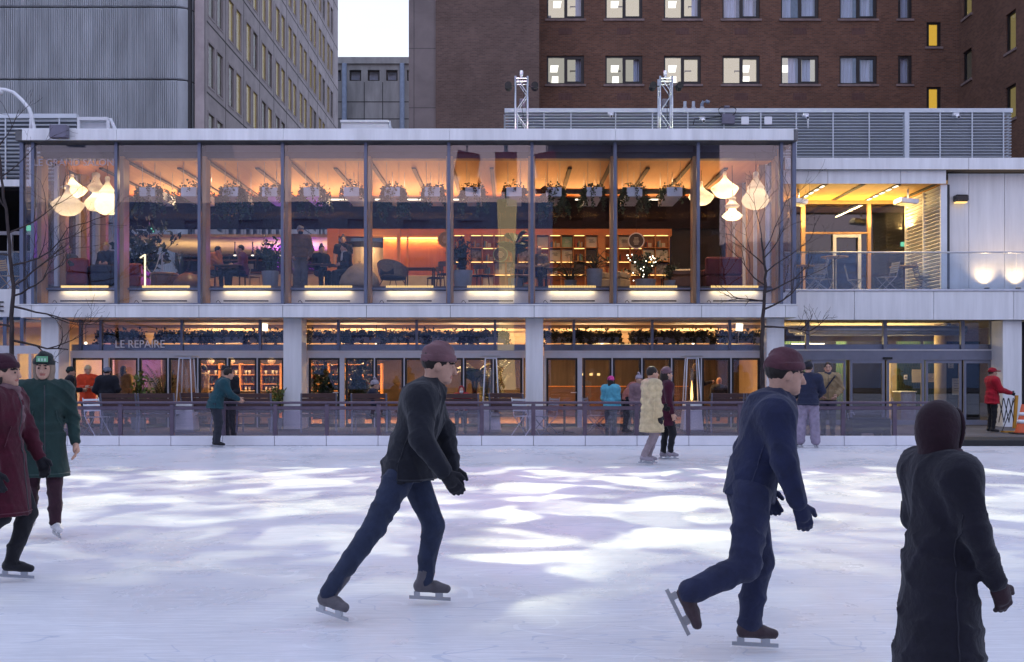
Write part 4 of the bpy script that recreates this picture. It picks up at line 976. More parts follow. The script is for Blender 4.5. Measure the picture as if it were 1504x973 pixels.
def ground_floor():
    t = PAV
    cols = [(60, 86), (416, 443), (772, 798), (1126, 1152)]
    for a, c in cols:
        b = MB(); b.cbox(PX(a, 27.1), PX(c, 27.1), 27.1, 27.78, 0.09, ZS+.003, .01); o = b.build('column', 'white_panel', t)
    yg = YD
    spans = [(103.5, 417), (450, 772), (799, 1126)]
    zt0, zt1 = PZ(526, yg), PZ(518, yg)
    for si, (p0, p1) in enumerate(spans):
        x0, x1 = PX(p0, yg), PX(p1, yg)
        b = MB(); b.box(x0, x1, yg-.03, yg+.12, zt0, zt1); b.build('transom', 'white_frame', t)
        b = MB(); b.box(x0, x1, yg-.045, yg+.0, zt1+.003, zt1+.05); b.build('transom_lip', 'white_frame', t)
        b = MB(); b.box(x0, x0+.06, yg-.02, yg+.1, .10, zt0-.002); b.build('jamb', 'white_frame', t)
        ms = {0: (118, 148, 267, 382), 1: (497, 612, 727), 2: (843, 958, 1072)}[si]
        ed = [p0] + list(ms) + [p1]
        for q in ms:
            b = MB(); x = PX(q, yg); b.box(x-.035, x+.035, yg-.02, yg+.1, zt1+.055, ZS); b.build('clerestory_mullion', 'mullion', t)
        for a, c in zip(ed[:-1], ed[1:]):
            b = MB(); b.box(PX(a, yg)+.02, PX(c, yg)-.02, yg+.02, yg+.04, zt1+.055, ZS); b.build('clerestory_pane', 'glass_low', t)
        b = MB(); b.box(x0, x1, yg+.06, yg+.09, zt1+.052, zt1+.22); b.build('clerestory_panel', 'grey_frame', t)
        # sliding and folding doors
        s = p0 + 3
        panels = [(s+.5, s+46)] + [(s + 54.5 + 43.6*i, s + 54.5 + 43.6*i + 41.6) for i in range(6)]
        for pi, (a, c) in enumerate(panels):
            a_, c_ = PX(a, yg), min(PX(c, yg), x1)
            if c_ - a_ < .25: continue
            z0, z1 = .115, zt0-.004; w = .055
            f = MB()
            f.box(a_, a_+w, yg, yg+.07, z0, z1); f.box(c_-w, c_, yg, yg+.07, z0, z1); f.box(a_+w, c_-w, yg, yg+.07, z0, z0+.09); f.box(a_+w, c_-w, yg, yg+.07, z1-.05, z1)
            dr = f.build('door', 'black_frame', t)
            g = MB(); g.box(a_+w, c_-w, yg+.025, yg+.045, z0+.09, z1-.05); g.build('pane', 'glass_low', dr)
            if pi == 0:
                h = MB(); h.tube([(c_-.03, yg-.01, 1.05), (c_-.03, yg-.06, 1.05), (c_-.18, yg-.06, 1.05)], .012, 6); h.build('handle', 'alu', dr)
            b = MB(); w2 = .13 if pi == 0 else .035
            b.box(c_+.003, min(c_+w2, x1), yg-.03, yg+.09, .10, zt0-.002); b.build('door_post', 'white_frame', t)
    # rooms behind
    xl, xr, yb = PX(86, 28), PX(1150, 28), 34.2
    b = MB(); b.box(xl-3.5, xr, yg+.15, yb, .10, .112); b.build('ground_floor_finish', 'oak', t)
    b = MB(); b.box(xl-3.5, xr, yg+.15, yb, ZS-.06, ZS-.004); b.build('ground_ceiling', 'plank_beige', t)
    for q in range(3):
        y = 29.6 + q*1.6; b = MB(); b.box(xl, xr, y-.10, y+.10, ZS-.17, ZS-.065); b.build('ceiling_beam', 'plank_beige', t)
    b = MB(); b.box(xl-3, xr+.3, yb-.14, yb-.07, 2.15, ZS-.07); b.build('added_pale_frieze', 'plank_beige', t)  # paler strip added so the clerestory looks brighter
    b = MB(); b.box(PX(240, yb), PX(800, yb), yb, yb+.15, .1, ZS); b.build('shop_back_wall', 'shop_wall', t)
    b = MB(); b.box(PX(800, yb)+.004, PX(1150, yb)+.6, yb, yb+.15, .1, ZS); b.build('hall_back_wall', 'hall_wall', t)
    b = MB(); b.box(PX(800, yb)+.01, PX(1010, yb), yb-.10, yb-.065, PZ(568.5, yb), PZ(567, yb)); b.build('picture_rail', 'cherry_edge', t)
    for p in (857, 868, 879): b = MB(); b.box(PX(p, yb)-.05, PX(p, yb)+.05, yb-.06, yb-.005, PZ(552, yb), PZ(548.5, yb)); b.build('sconce', 'led_warm', t)
    b = MB(); b.box(PX(800, yb)+.004, PX(1010, yb), yb-.06, yb-.005, .1, PZ(568, yb)); b.build('wainscot', 'walnut', t)
    b = MB(); b.box(PX(-40, yb), PX(240, yb)-.004, yb, yb+.15, .1, ZS); b.build('violet_lit_back_wall', 'wall_violet_light', t)
    b = MB(); b.box(PX(158, 33), PX(204, 33), 32.9, 33.0, .1, ZS-.35); b.build('cream_partition', 'wall_cream', t)
    b = MB(); b.box(PX(205, 32), PX(238, 32), 31.9, 32.0, .1, 2.2); b.build('violet_lit_partition', 'wall_violet_light', t)
    # wall washers near the ceiling at the hall
    for p in (830, 865, 905, 985, 1060):
        b = MB(); b.box(PX(p, 30), PX(p+26, 30), 29.9, 29.98, ZS-.34-.30, ZS-.34-.26); b.build('washer_light', 'led_warm', t)
ground_floor()

def wings():
    # entrance wing on the right with its open terrace upstairs
    t = thing('entrance_wing', 'white panelled entrance wing with timber lined terrace above sliding doors', 'building', (11.5, 28, 0))
    y = 28.0; X0 = XR + .06; X1 = 21.0
    fascia(t, X0, X1, y, PZ(470, y), PZ(428, y), [PX(p, y) for p in (1255, 1371.5, 1489)], .5)
    b = MB(); b.cbox(X0, X1, y-.03, y+.7, PZ(428, y)+.004, PZ(425, y), .005); b.build('ledge', 'alu', t)
    b = MB(); b.box(X0, X1, y+.03, y+6, PZ(468, y), PZ(428, y)-.004) ; b.build('floor_slab', 'white_paint', t)
    zt = PZ(425, y)
    b = MB(); b.box(X0, PX(1392, y), y+.7, 31.0, zt-.1, zt-.01); b.build('terrace_floor', 'paving', t)
    fascia(t, X0, X1, y, PZ(249, y), PZ(232, y), [PX(1423, y)], .6)
    b = MB(); b.box(X0-.3, X1, y+.05, 36, PZ(232, y)-.06, PZ(232, y)-.005); b.build('roof', 'roofing', t)
    # wall beside the terrace, in panels
    es = [PX(p, y+.5) for p in (1392, 1423, 1475.5, 1524, 1600)]
    b = MB(); b.box(es[0]+.02, X1, y+.55, y+.8, zt, PZ(249, y)-.004); b.build('wall_backing', 'joint', t)
    for a, c in zip(es[:-1], es[1:]):
        b = MB(); b.cbox(a+.006, c-.006, y+.5, y+.545, zt, PZ(250, y), .004); b.build('wall_panel', 'white_panel', t)
    hx = [X0, PX(1216, y+.15), PX(1323, y+.15), PX(1390, y+.15)]
    for a, c in zip(hx[:-1], hx[1:]):
        b = MB(); b.cbox(a+.006, c-.006, y+.15, y+.19, PZ(270, y+.15), PZ(249.5, y+.15), .004); b.build('header_panel', 'white_panel', t)
    zc = PZ(270, y+.15); xw = PX(1391, y)
    b = MB(); b.box(X0, xw+.1, y+.195, 31.2, zc, zc+.1); b.build('terrace_ceiling', 'wood_terrace', t)
    for p, lit in ((1212, 1), (1268, 0), (1321, 1), (1374, 0)):
        x = PX(p, y+.2); b = MB(); b.box(x-.07, x+.07, y+.25, 30.8, zc-.02, zc-.003); b.build('ceiling_slot', 'wall_black', t)
        if lit:
            b = MB()
            for q in range(5): b = MB(); b.box(x-.035, x+.035, y+.35+q*.52, y+.62+q*.52, zc-.035, zc-.023); b.build('slot_light', 'led_white', t)
    # terrace back glazing with its door
    yb = 30.9
    f = MB()
    for p, w in ((1180, .06), (1277, .05), (1338, .07)): f.box(PX(p, yb)-w, PX(p, yb)+w, yb, yb+.12, zt, PZ(296, yb))
    f.box(PX(1180, yb), PX(1338, yb), yb+.005, yb+.115, PZ(299, yb), PZ(296, yb)+.03); f.box(PX(1180, yb), PX(1277, yb), yb+.005, yb+.115, PZ(343.5, yb), PZ(341, yb))
    f.build('terrace_frame', 'glulam', t)
    g = MB(); g.box(PX(1166, yb), PX(1338, yb), yb+.04, yb+.06, zt, PZ(299, yb)); g.build('terrace_pane', 'glass', t)
    d = MB(); a, c = PX(1223, yb), PX(1264, yb); z1 = PZ(345, yb)
    for q in ((a, a+.09), (c-.09, c)): d.box(q[0], q[1], yb-.06, yb-.004, zt, z1)
    d.box(a+.09, c-.09, yb-.06, yb-.004, z1-.09, z1); d.box(a+.09, c-.09, yb-.06, yb-.004, zt, zt+.12); dr = d.build('terrace_door', 'white_frame', t)
    h = MB(); h.tube([(a+.06, yb-.10, zt+.95), (a+.06, yb-.10, zt+1.15)], .015, 6); h.build('handle', 'alu', dr)
    b = MB(); b.box(PX(1166, yb+2.4), PX(1345, yb+2.4)+.4, yb+2.4, yb+2.5, zt, zc); b.build('inner_wall', 'wall_dark', t)
    b = MB(); b.box(PX(1338, yb)+.07, xw, yb, yb+.1, zt, zc-.003); b.build('terrace_wall', 'wood_terrace', t)
    for z in (PZ(333, yb), PZ(400, yb)):
        b = MB(); b.box(PX(1341, yb)-.03, PX(1341, yb)+.09, yb-.09, yb-.003, z-.10, z+.10); b.build('fire_alarm', 'red_leather', t)
    b = MB(); b.box(PX(1324, yb+2.3), PX(1331, yb+2.3), yb+2.32, yb+2.38, PZ(362, yb+2.3), PZ(355.5, yb+2.3)); b.build('exit_sign', 'exit_green', t)  # glowing body put in for an exit sign's reflection in the glazing
    # slatted side wall
    b = MB(); n = 28
    for i in range(n):
        z = zt + .03 + (zc-zt-.1)*i/(n-1); b.obox((xw+.0, (y+.32+yb)/2, z+.02), (.10, yb-y-.36, .018), 0, 0, ('Y', .5))
    b.build('slatted_wall', 'white_paint', t)
    b = MB(); b.box(xw+.12, xw+.2, y+.3, yb, zt, zc); b.build('slat_backing', 'joint', t)
    for yy in (y+.30, y+1.5, yb-.05):
        b = MB(); b.box(xw-.06, xw+.115, yy-.03, yy+.03, zt, zc-.004); b.build('slat_post', 'white_paint', t)
    # balustrade
    zb = PZ(371, y+.05)
    gx = [X0] + [PX(p, y) for p in (1274, 1384, 1494)] + [X1]
    for a, c in zip(gx[:-1], gx[1:]):
        b = MB(); b.box(a+.012, c-.012, y+.04, y+.06, zt+.003, zb-.03); b.build('balustrade_pane', 'glass_bal', t)
    b = MB(); b.tube([(X0, y+.05, zb), (X1, y+.05, zb)], .025, 8); b.build('balustrade_rail', 'alu', t, True)
    # entrance below
    ye = 28.9; x0, x1 = PX(1153, ye), PX(1458, ye); zs = PZ(470, y)+.01; z0, z1 = PZ(529, ye), PZ(515.5, ye)
    b = MB(); b.box(x0, x1, ye-.04, ye+.12, z0, z1); b.build('entrance_header', 'grey_frame', t)
    b = MB(); b.box(x0, x1, ye-.06, ye, z1+.002, z1+.04); b.build('header_lip', 'white_frame', t)
    b = MB(); b.box(PX(1296, ye), PX(1309, ye), ye-.10, ye-.043, PZ(528, ye), PZ(525, ye)); b.build('door_sensor', 'black', t)
    for p in (1186, 1300, 1414, 1457):
        b = MB(); x = PX(p, ye); b.box(x-.05, x+.05, ye-.02, ye+.1, z1+.045, zs+.05); b.build('clerestory_mullion', 'grey_frame', t)
    ed = [1153, 1186, 1300, 1414, 1457]
    for a, c in zip(ed[:-1], ed[1:]):
        b = MB(); b.box(PX(a, ye)+.03, PX(c, ye)-.03, ye+.03, ye+.05, z1+.045, zs+.05); b.build('clerestory_pane', 'glass_low', t)
    b = MB(); b.box(x0, x1, ye+.07, ye+.1, z1+.045, PZ(506, ye)); b.build('clerestory_panel', 'grey_frame', t)
    doors = [(1155, 1190, 0), (1191, 1243, 0), (1247, 1299, 1), (1301, 1357, 1), (1359, 1413, 0), (1415, 1456, 0)]
    for a, c, sl in doors:
        a_, c_ = PX(a, ye)+.01, PX(c, ye)-.01; w = .07; yy = ye - (.05 if sl else 0); f = MB(); za, zb_ = .115, z0-.004
        f.box(a_, a_+w, yy, yy+.05, za, zb_); f.box(c_-w, c_, yy, yy+.05, za, zb_); f.box(a_+w, c_-w, yy, yy+.05, za, za+.14); f.box(a_+w, c_-w, yy, yy+.05, zb_-.09, zb_)
        dr = f.build('sliding_door' if sl else 'side_light', 'grey_frame', t)
        g = MB(); g.box(a_+w, c_-w, yy+.018, yy+.03, za+.14, zb_-.09); g.build('pane', 'glass_low', dr)
    b = MB(); b.cbox(PX(1473, 28.2), PX(1501, 28.2), 28.2, 28.9, .09, zs-.01, .01); b.build('column', 'white_panel', t)
    b = MB(); b.box(x1+.02, PX(1474, 29), ye+.0, ye+.2, .1, zs); b.build('return_wall', 'wall_cream', t)
    b = MB(); b.box(PX(1503, 28.6), X1, 29.5, 29.7, .1, zs); b.build('side_wall', 'wall_black', t)
    b = MB(); b.box(x0, x1+2, ye+.15, 35.5, .10, .112); b.build('lobby_floor', 'floor_dark', t)
    b = MB(); b.box(x0, x1+2, ye+.15, 35.5, zs+.0, zs+.05); b.build('lobby_ceiling', 'wall_cream', t)
    b = MB(); b.box(x0-.3, x1+2, 35.3, 35.5, .1, zs); b.build('lobby_back_wall', 'wall_cream', t)
    b = MB(); b.box(x0-.12, x0-.01, ye+.2, 35.3, .1, zs); b.build('lobby_side_wall', 'wall_cream', t)
    yt = 31.6
    for a, c in ((1153, 1190), (1228, 1243), (1318, 1352), (1358, 1372)):
        b = MB(); b.box(PX(a, yt), PX(c, yt), yt, yt+.1, .1, 2.55); b.build('tiled_wall', 'tile_green', t)
    for a, c in ((1190, 1228), (1243, 1305), (1372, 1440)):
        b = MB(); b.box(PX(a, yt)+.004, PX(c, yt)-.004, yt+.02, yt+.12, .1, 2.55); b.build('lobby_partition', 'wall_dark', t)
    b = MB(); b.box(PX(1307, yt-.2), PX(1316, yt-.2), yt-.25, yt-.15, .2, 2.45); b.build('lit_niche', 'wall_cream', t)
    b = MB(); b.tube([(PX(1381, 30.8), 30.8, .1), (PX(1381, 30.8), 30.8, zs)], .17, 16); b.build('lobby_column', 'wall_cream', t, True)
    for a, c, m_ in ((1163, 1211, 0),):
        b = MB(); b.box(PX(a, 30.2), PX(c, 30.2), 30.18, 30.26, PZ(507, 30.2), PZ(504.5, 30.2)); b.build('tube_lamp', 'led_white', t)
    rp = random.Random(5)
    for q in range(8):
        z = zs - .06 - rp.random()*.25; yy = 29.6 + rp.random()*3.5; b = MB()
        if q < 5: b.tube([(x0+rp.random()*1.5, yy, z), (x1-rp.random()*1.5, yy, z)], .05 + .06*rp.random(), 8)
        else: xx = x0 + 1 + rp.random()*4.5; b.tube([(xx, yy, z), (xx+.5, yy+2, z)], .07, 8)
        b.build('ceiling_pipe', 'alu', t, True)
    # left wing
    w = thing('terrace_wing', 'white side wing with louvred roof screen, cut by the picture edge beside bare tree', 'building', (-15.5, 28, 0))
    XA, XB = -22.0, XL - .05
    fascia(w, XA, XB+.02, y, PZ(466, y), PZ(425, y), [PX(-30, y)], .5)
    b = MB(); b.box(XA, XB, y+.03, y+6, PZ(464, y), PZ(427, y)); b.build('floor_slab', 'white_paint', w)
    b = MB(); b.cbox(XA, XB, y, y+.5, PZ(274, y), PZ(264, y), .005); b.build('roof_fascia', 'white_panel', w)
    b = MB(); b.box(XA, XB, y+.1, 31.5, PZ(274, y)-.1, PZ(274, y)-.005); b.build('terrace_ceiling', 'wall_dark', w)
    b = MB(); b.box(XA, XB, 31.4, 31.5, zt, PZ(274, y)-.1); b.build('terrace_wall', 'wall_dark', w)
    f = MB(); yb = 30.5
    for p in (14, 34, 48): f.box(PX(p, yb)-.07, PX(p, yb)+.07, yb, yb+.1, zt, PZ(342, yb))
    f.box(PX(-20, yb), PX(60, yb), yb+.003, yb+.097, PZ(345, yb), PZ(340, yb)); f.build('terrace_frame', 'white_frame', w)
    b = MB(); b.tube([(XA, y+.05, PZ(370, y)), (XB, y+.05, PZ(370, y))], .025, 8); b.build('balustrade_rail', 'alu', w, True)
    b = MB(); b.box(XA, XB-.02, y+.04, y+.06, zt, PZ(371, y)); b.build('balustrade_pane', 'glass_bal', w)
    b = MB(); b.box(PX(37, 30.4), PX(44, 30.4), 30.42, 30.46, PZ(339, 30.4), PZ(331, 30.4)); b.build('exit_sign', 'exit_green', w)
    x0, x1 = XA, PX(59, 27.9); z0, z1 = PZ(520, 27.9), PZ(508, 27.9)
    b = MB(); b.box(x0, x1, 27.86, 28.0, z0, z1); b.build('transom', 'white_frame', w)
    for p in (8, 33): b = MB(); b.box(PX(p, 27.9)-.05, PX(p, 27.9)+.05, 27.86, 28.0, z1+.003, PZ(466, y)); b.build('clerestory_mullion', 'mullion', w)
    b = MB(); b.box(x0, x1, 27.9, 27.92, .12, PZ(466, y)); b.build('shop_pane', 'glass_low', w)
    for p in (3, 24, 45): b = MB(); b.box(PX(p, 27.9)-.04, PX(p, 27.9)+.04, 27.86, 28.0, .1, z0-.003); b.build('door_post', 'white_frame', w)
    b = MB(); b.box(x0, x1+.6, 31.5, 31.6, .1, 3.0); b.build('shop_back_wall', 'wall_cream', w)
    b = MB(); b.box(x0, x1+.6, 28.1, 31.6, 2.98, 3.03); b.build('shop_ceiling', 'wall_cream', w)
    sign_text('lettering', 'E', PX(-3, y-.04), PX(5, y-.04), y-.02, PZ(458, y), PZ(443, y), 'ink', w)
    return t, w
WING, SIDE = wings()
sign_text('lettering', 'LE GRAND SALON', PX(50, YG-.02), PX(167, YG-.02), YG-.012, PZ(244, YG), PZ(234, YG), 'letter_faint', PAV)
sign_text('lettering', 'LE REPAIRE', PX(170, YD), PX(242, YD), YD-.005, PZ(511, YD), PZ(500, YD), 'letter_white', PAV)
# ------------------------------------------------------------------ plants
def leaf(b, p, d, n, L, W, fold=.25, mi=0):
    d = d.normalized(); s = d.cross(n)
    if s.length < 1e-4: s = d.orthogonal()
    s.normalize(); u = s.cross(d)
    m = p + d*L*.5
    b.add([p, m + s*W*.5 + u*fold*W, p + d*L, m - s*W*.5 + u*fold*W, m], [(0,1,4), (1,2,4), (2,3,4), (3,0,4)], mi)
def rv(r): return Vector((r.uniform(-1,1), r.uniform(-1,1), r.uniform(-1,1)))
def ivy(b, r, x0, x1, y0, y1, z, n, trail=.5, up=.12, strands=12, size=.07, front=.35):
    for i in range(n):
        p = Vector((r.uniform(x0-.05, x1+.05), r.uniform(y0-.04, y1+.04), z + r.uniform(-.05, up)*r.random()))
        leaf(b, p, rv(r) + Vector((0,0,.3)), rv(r), size*r.uniform(.6,1.3), size*r.uniform(.5,1))
    for i in range(strands):
        e = r.random()
        if e < front: p = Vector((r.uniform(x0,x1), y0-.03, z))
        elif e < front+.35: p = Vector((x0-.03 if r.random()<.5 else x1+.03, r.uniform(y0,y1), z))
        else: p = Vector((x0-.04 if r.random()<.5 else x1+.04, r.uniform(y0,y0+.4), z))
        L = trail*r.uniform(.2,1)**1.3; k = int(L/.028)+2; q = p.copy(); dr = Vector((r.uniform(-.3,.3), r.uniform(-.3,.1), -1))
        for j in range(k):
            q = q + dr*.028 + Vector((r.gauss(0,.008), r.gauss(0,.008), 0))
            for _ in range(2):
                leaf(b, q + rv(r)*.025, rv(r)+Vector((0,0,-.5)), rv(r), size*r.uniform(.5,1.1), size*r.uniform(.45,.9))
def salon_planters():
    protos = []
    for v in range(4):
        r = random.Random(40+v)
        t = thing('hanging_planter', 'x', 'planter', (0,0,0))
        b = MB(); w = .018; b.cbox(-.21,.21,0,1.7,0,.25,.006); b.build('planter_box', 'planter_white', t)
        b = MB(); ivy(b, r, -.22, .22, -.01, 1.7, .27, 190, .32 + .28*(v % 2) + .1*v, .15, 24 + 6*v, .08, .06); b.build('ivy', 'leaf', t)
        for x in (-.17,.17):
            for y in (.12,1.55):
                b = MB(); b.tube([(x,y,.25),(x,y,ZCE-6.37)], .006, 4); b.build('wire', 'steel', t)
        protos.append(t)
    ps = (216,277,338,396,457,516,576,635,694.5,755,813.5,873,932,991); used = set()
    for i, p in enumerate(ps):
        v = (i*3+1) % 4; x = PX(p, 27.75)
        lab = f'white hanging planter box with trailing ivy, {ORD[i]} from the red sofa end of the salon'
        if v not in used: o = protos[v]; used.add(v); o.location = (x, 27.75, 6.37); o['label'] = lab
        else: o = dup(protos[v], (x, 27.75, 6.37), 0, lab)
        o['group'] = 'planters hanging under the salon ceiling'
salon_planters()
def clerestory_planters():
    pos = [175, 262, 327, 398, 478, 530, 592, 655, 712, 832, 878, 960, 1012, 1085]; protos = []
    for v in range(3):
        r = random.Random(80+v); t = thing('hanging_trough', 'x', 'planter')
        b = MB(); b.cbox(-.58,.58,0,.22,0,.17,.006); b.build('planter_box', 'grey_frame' if v else 'pot_grey', t)
        b = MB(); ivy(b, r, -.6,.6,-.03,.2,.18, 520, .24, .20, 16, .10); b.build('ivy', 'leaf_dark', t)
        for x in (-.5,.5): b = MB(); b.tube([(x,.11,.17),(x,.11,ZS-.07-2.50)], .006, 4); b.build('wire', 'black', t)
        protos.append(t)
    for i, p in enumerate(pos):
        v = i % 3; loc = (PX(p, 28.75), 28.7, 2.42); lab = f'long trough of dark ivy behind the upper shop glass, {ORD[i]} from the shop lettering end'
        if i < 3: o = protos[v]; o.location = loc; o['label'] = lab
        else: o = dup(protos[v], loc, 0, lab)
        o['group'] = 'ivy troughs behind the shop glass'
clerestory_planters()
def pot(t, r0, r1, h, m='pot_grey', n=20):
    b = MB(); b.lathe([(r0*.9,0),(r0,.02),(r1,h),(r1-.025,h),(r1-.04,h-.05),(0,h-.05)], (0,0,0), n); b.build('pot', m, t, False)
def plant(kind, label, loc, h=1.2, seed=1, potm='pot_grey', pr=.2, ph=.4, cat='plant', leafm=None, spread=1.0, group=None):
    r = random.Random(seed); t = thing('potted_plant', label, cat, (0,0,0), group)
    if ph > 0: pot(t, pr*.85, pr, ph, potm)
    b = MB(); st = MB(); z0 = max(ph-.06, 0)
    if kind == 'monstera':
        for i in range(26):
            a = r.uniform(0,2*PI); L = r.uniform(.35,.95)*h*.75; el = r.uniform(.35,1.3)
            e = Vector((math.cos(a)*math.cos(el)*L*spread, math.sin(a)*math.cos(el)*L*spread, z0 + math.sin(el)*L)); 
            st.tube([(0,0,z0), (e.x*.4,e.y*.4,z0+(e.z-z0)*.7), e], .009, 4)
            d = Vector((math.cos(a), math.sin(a), r.uniform(-.9,.1))).normalized(); W = r.uniform(.2,.38)*h*.55
            # split leaf: ribs with lobes
            s = d.cross(Vector((0,0,1))).normalized()
            for q in range(6):
                f = q/6; p = e + d*W*f*1.2; ww = W*.62*math.sin(PI*(.18+.75*f))
                for sg in (-1,1): leaf(b, p, s*sg + d*.55, Vector((0,0,1)), ww, W*.24, .08)
    elif kind == 'palm':
        for i in range(17):
            a = r.uniform(0,2*PI); L = h*r.uniform(.6,1.0); out = r.uniform(.25,.75)*spread; pts = []
            for q in range(9):
                f = q/8; pts.append(Vector((math.cos(a)*out*L*f*f*.8+math.cos(a)*.1*f, math.sin(a)*out*L*f*f*.8+math.sin(a)*.1*f, z0 + L*(f - .38*out*f*f*f))))
            st.tube(pts, .007, 4)
            for q in range(2,9):
                for u in range(3):
                    f = u/3; p = pts[q-1].lerp(pts[q], f); d = (pts[q]-pts[q-1]).normalized(); s = d.cross(Vector((0,0,1))).normalized()
                    for sg in (-1,1): leaf(b, p, s*sg + d*.7 + Vector((0,0,-.25)), Vector((0,0,1)), .26*h*(1.1-q/10), .03*h, .05)
    elif kind == 'fern':
        for i in range(150):
            a = r.uniform(0,2*PI); out = r.uniform(.05,.6)*spread; L = h*r.uniform(.6,1.0); pts = []
            for q in range(5):
                f = q/4; pts.append(Vector((math.cos(a)*out*f**1.6*L, math.sin(a)*out*f**1.6*L, z0 + L*(f-.3*out*f*f*f))))
            for q in range(4):
                s = Vector((-math.sin(a), math.cos(a), 0))*.011*h*(1.2-q/4)
                b.add([pts[q]-s, pts[q]+s, pts[q+1]+s*.8, pts[q+1]-s*.8], [(0,1,2,3)])
    elif kind == 'banana':
        for i in range(9):
            a = i*2.4 + r.uniform(-.3,.3); L = h*r.uniform(.65,1.0); out = r.uniform(.12,.42)*spread; d0 = Vector((math.cos(a),math.sin(a),0)); stem = L*.55
            p0 = Vector((0,0,z0)); p1 = d0*out*.3 + Vector((0,0,z0+stem)); st.tube([p0, p1], .018, 5)
            N = 8; W = .15*h; up = []; 
            prev = None
            for q in range(N+1):
                f = q/N; c = p1 + d0*out*L*f*.9 + Vector((0,0,L*.45*(f-.85*f*f))); w = W*math.sin(PI*min(1,.08+.92*f))*.9; s = Vector((-d0.y,d0.x,0))
                cur = [c - s*w + Vector((0,0,-.25*w)), c, c + s*w + Vector((0,0,-.25*w))]
                if prev: b.add(prev+cur, [(0,1,4,3),(1,2,5,4)])
                prev = cur
    else:  # bush
        stems = []
        for i in range(24):
            a = r.uniform(0,2*PI); el = r.uniform(.4,1.5); L = h*r.uniform(.5,1.0)
            e = Vector((math.cos(a)*math.cos(el)*L*.62*spread, math.sin(a)*math.cos(el)*L*.62*spread, z0 + math.sin(el)*L)); stems.append(e)
            st.tube([(0,0,z0),(e.x*.35,e.y*.35,z0+(e.z-z0)*.6), e], .008, 4)
            for q in range(22):
                f = r.uniform(.35,1.05); p = Vector((e.x*f*f, e.y*f*f, z0+(e.z-z0)*f)) + rv(r)*.06*h
                leaf(b, p, rv(r)+Vector((0,0,.2)), rv(r), .10*h*r.uniform(.7,1.4), .06*h*r.uniform(.7,1.3), .12)
    b.build('foliage', leafm or 'leaf', t); st.build('stem', 'leaf_dark', t)
    t.location = loc; return t
# ------------------------------------------------------------------ pendant lamps
LAMPS = []
def pendants():
    A = [(.02,1.0),(.10,.985),(.14,.93),(.10,.86),(.16,.76),(.34,.64),(.66,.52),(.93,.42),(1.0,.36),(.93,.29),(.72,.14),(.42,.04),(0,0)]
    B = [(.02,1.0),(.16,.98),(.20,.93),(.15,.86),(.20,.80),(.50,.64),(.62,.58),(.58,.53),(.74,.42),(.95,.30),(1.0,.24),(.95,.18),(.72,.07),(.4,.015),(0,0)]
    Cc = [(.02,1.0),(.30,.97),(.36,.92),(.28,.84),(.40,.74),(.70,.62),(.62,.55),(.30,.48),(.34,.42),(.75,.30),(1.0,.20),(.94,.15),(.6,.03),(0,0)]
    L = [(106,256,291,21.5,A,28.6,'lamp_fabric','two tier knitted pendant lamp, highest of the cluster above the reclining guest'),
         (99.5,271,318,23.5,A,28.1,'lamp_fabric_dim','broad onion shaped pendant lamp hanging lowest above the red sofa'),
         (141,253,311,17,Cc,28.9,'lamp_fabric_dim','hourglass pendant lamp hanging behind the bell lamp near the first mullion'),
         (158,259,316,19,B,28.3,'lamp_fabric','bright bell shaped pendant lamp beside the first inner mullion'),
         (1064.5,252,292,20.5,A,28.6,'lamp_fabric','bright spinning top pendant lamp above the maroon sofa'),
         (1075.5,289,324,15.5,Cc,28.3,'lamp_fabric','small bright hourglass pendant lamp hanging below the spinning top lamp'),
         (1110,252,308,20.5,B,28.2,'lamp_fabric_dim','unlit looking pale bell pendant lamp nearest the salon end with bare tree'),
         (1030,266,302.5,19,A,29.0,'lamp_fabric_dim','dim teardrop pendant lamp partly behind a mullion')]
    for px, ya, yb, hw, prof, Y, m, lab in L:
        x, z1, z0 = PX(px, Y), PZ(ya, Y), PZ(yb, Y); R = hw*Y/1504
        t = thing('pendant_lamp', lab, 'lamp', (x, Y, z0))
        b = MB(); pr = []
        for (r0, h0), (r1, h1) in zip(prof[:-1], prof[1:]):
            for q in range(3): f = q/3; pr.append((max(.001,(r0+(r1-r0)*f))*R, (h0+(h1-h0)*f)*(z1-z0)))
        pr.append((0.001, 0)); b.lathe([(max(.001,q[0]), q[1]) for q in pr[::-1]], (x, Y, z0), 24); b.build('lamp_shade', m, t, True); LAMPS.append((x, Y, z0 + (z1-z0)*.30, m))
        b = MB(); b.tube([(x, Y, z1-.01), (x, Y, ZCE-.003)], .008, 4); b.build('cord', 'black', t)
pendants()
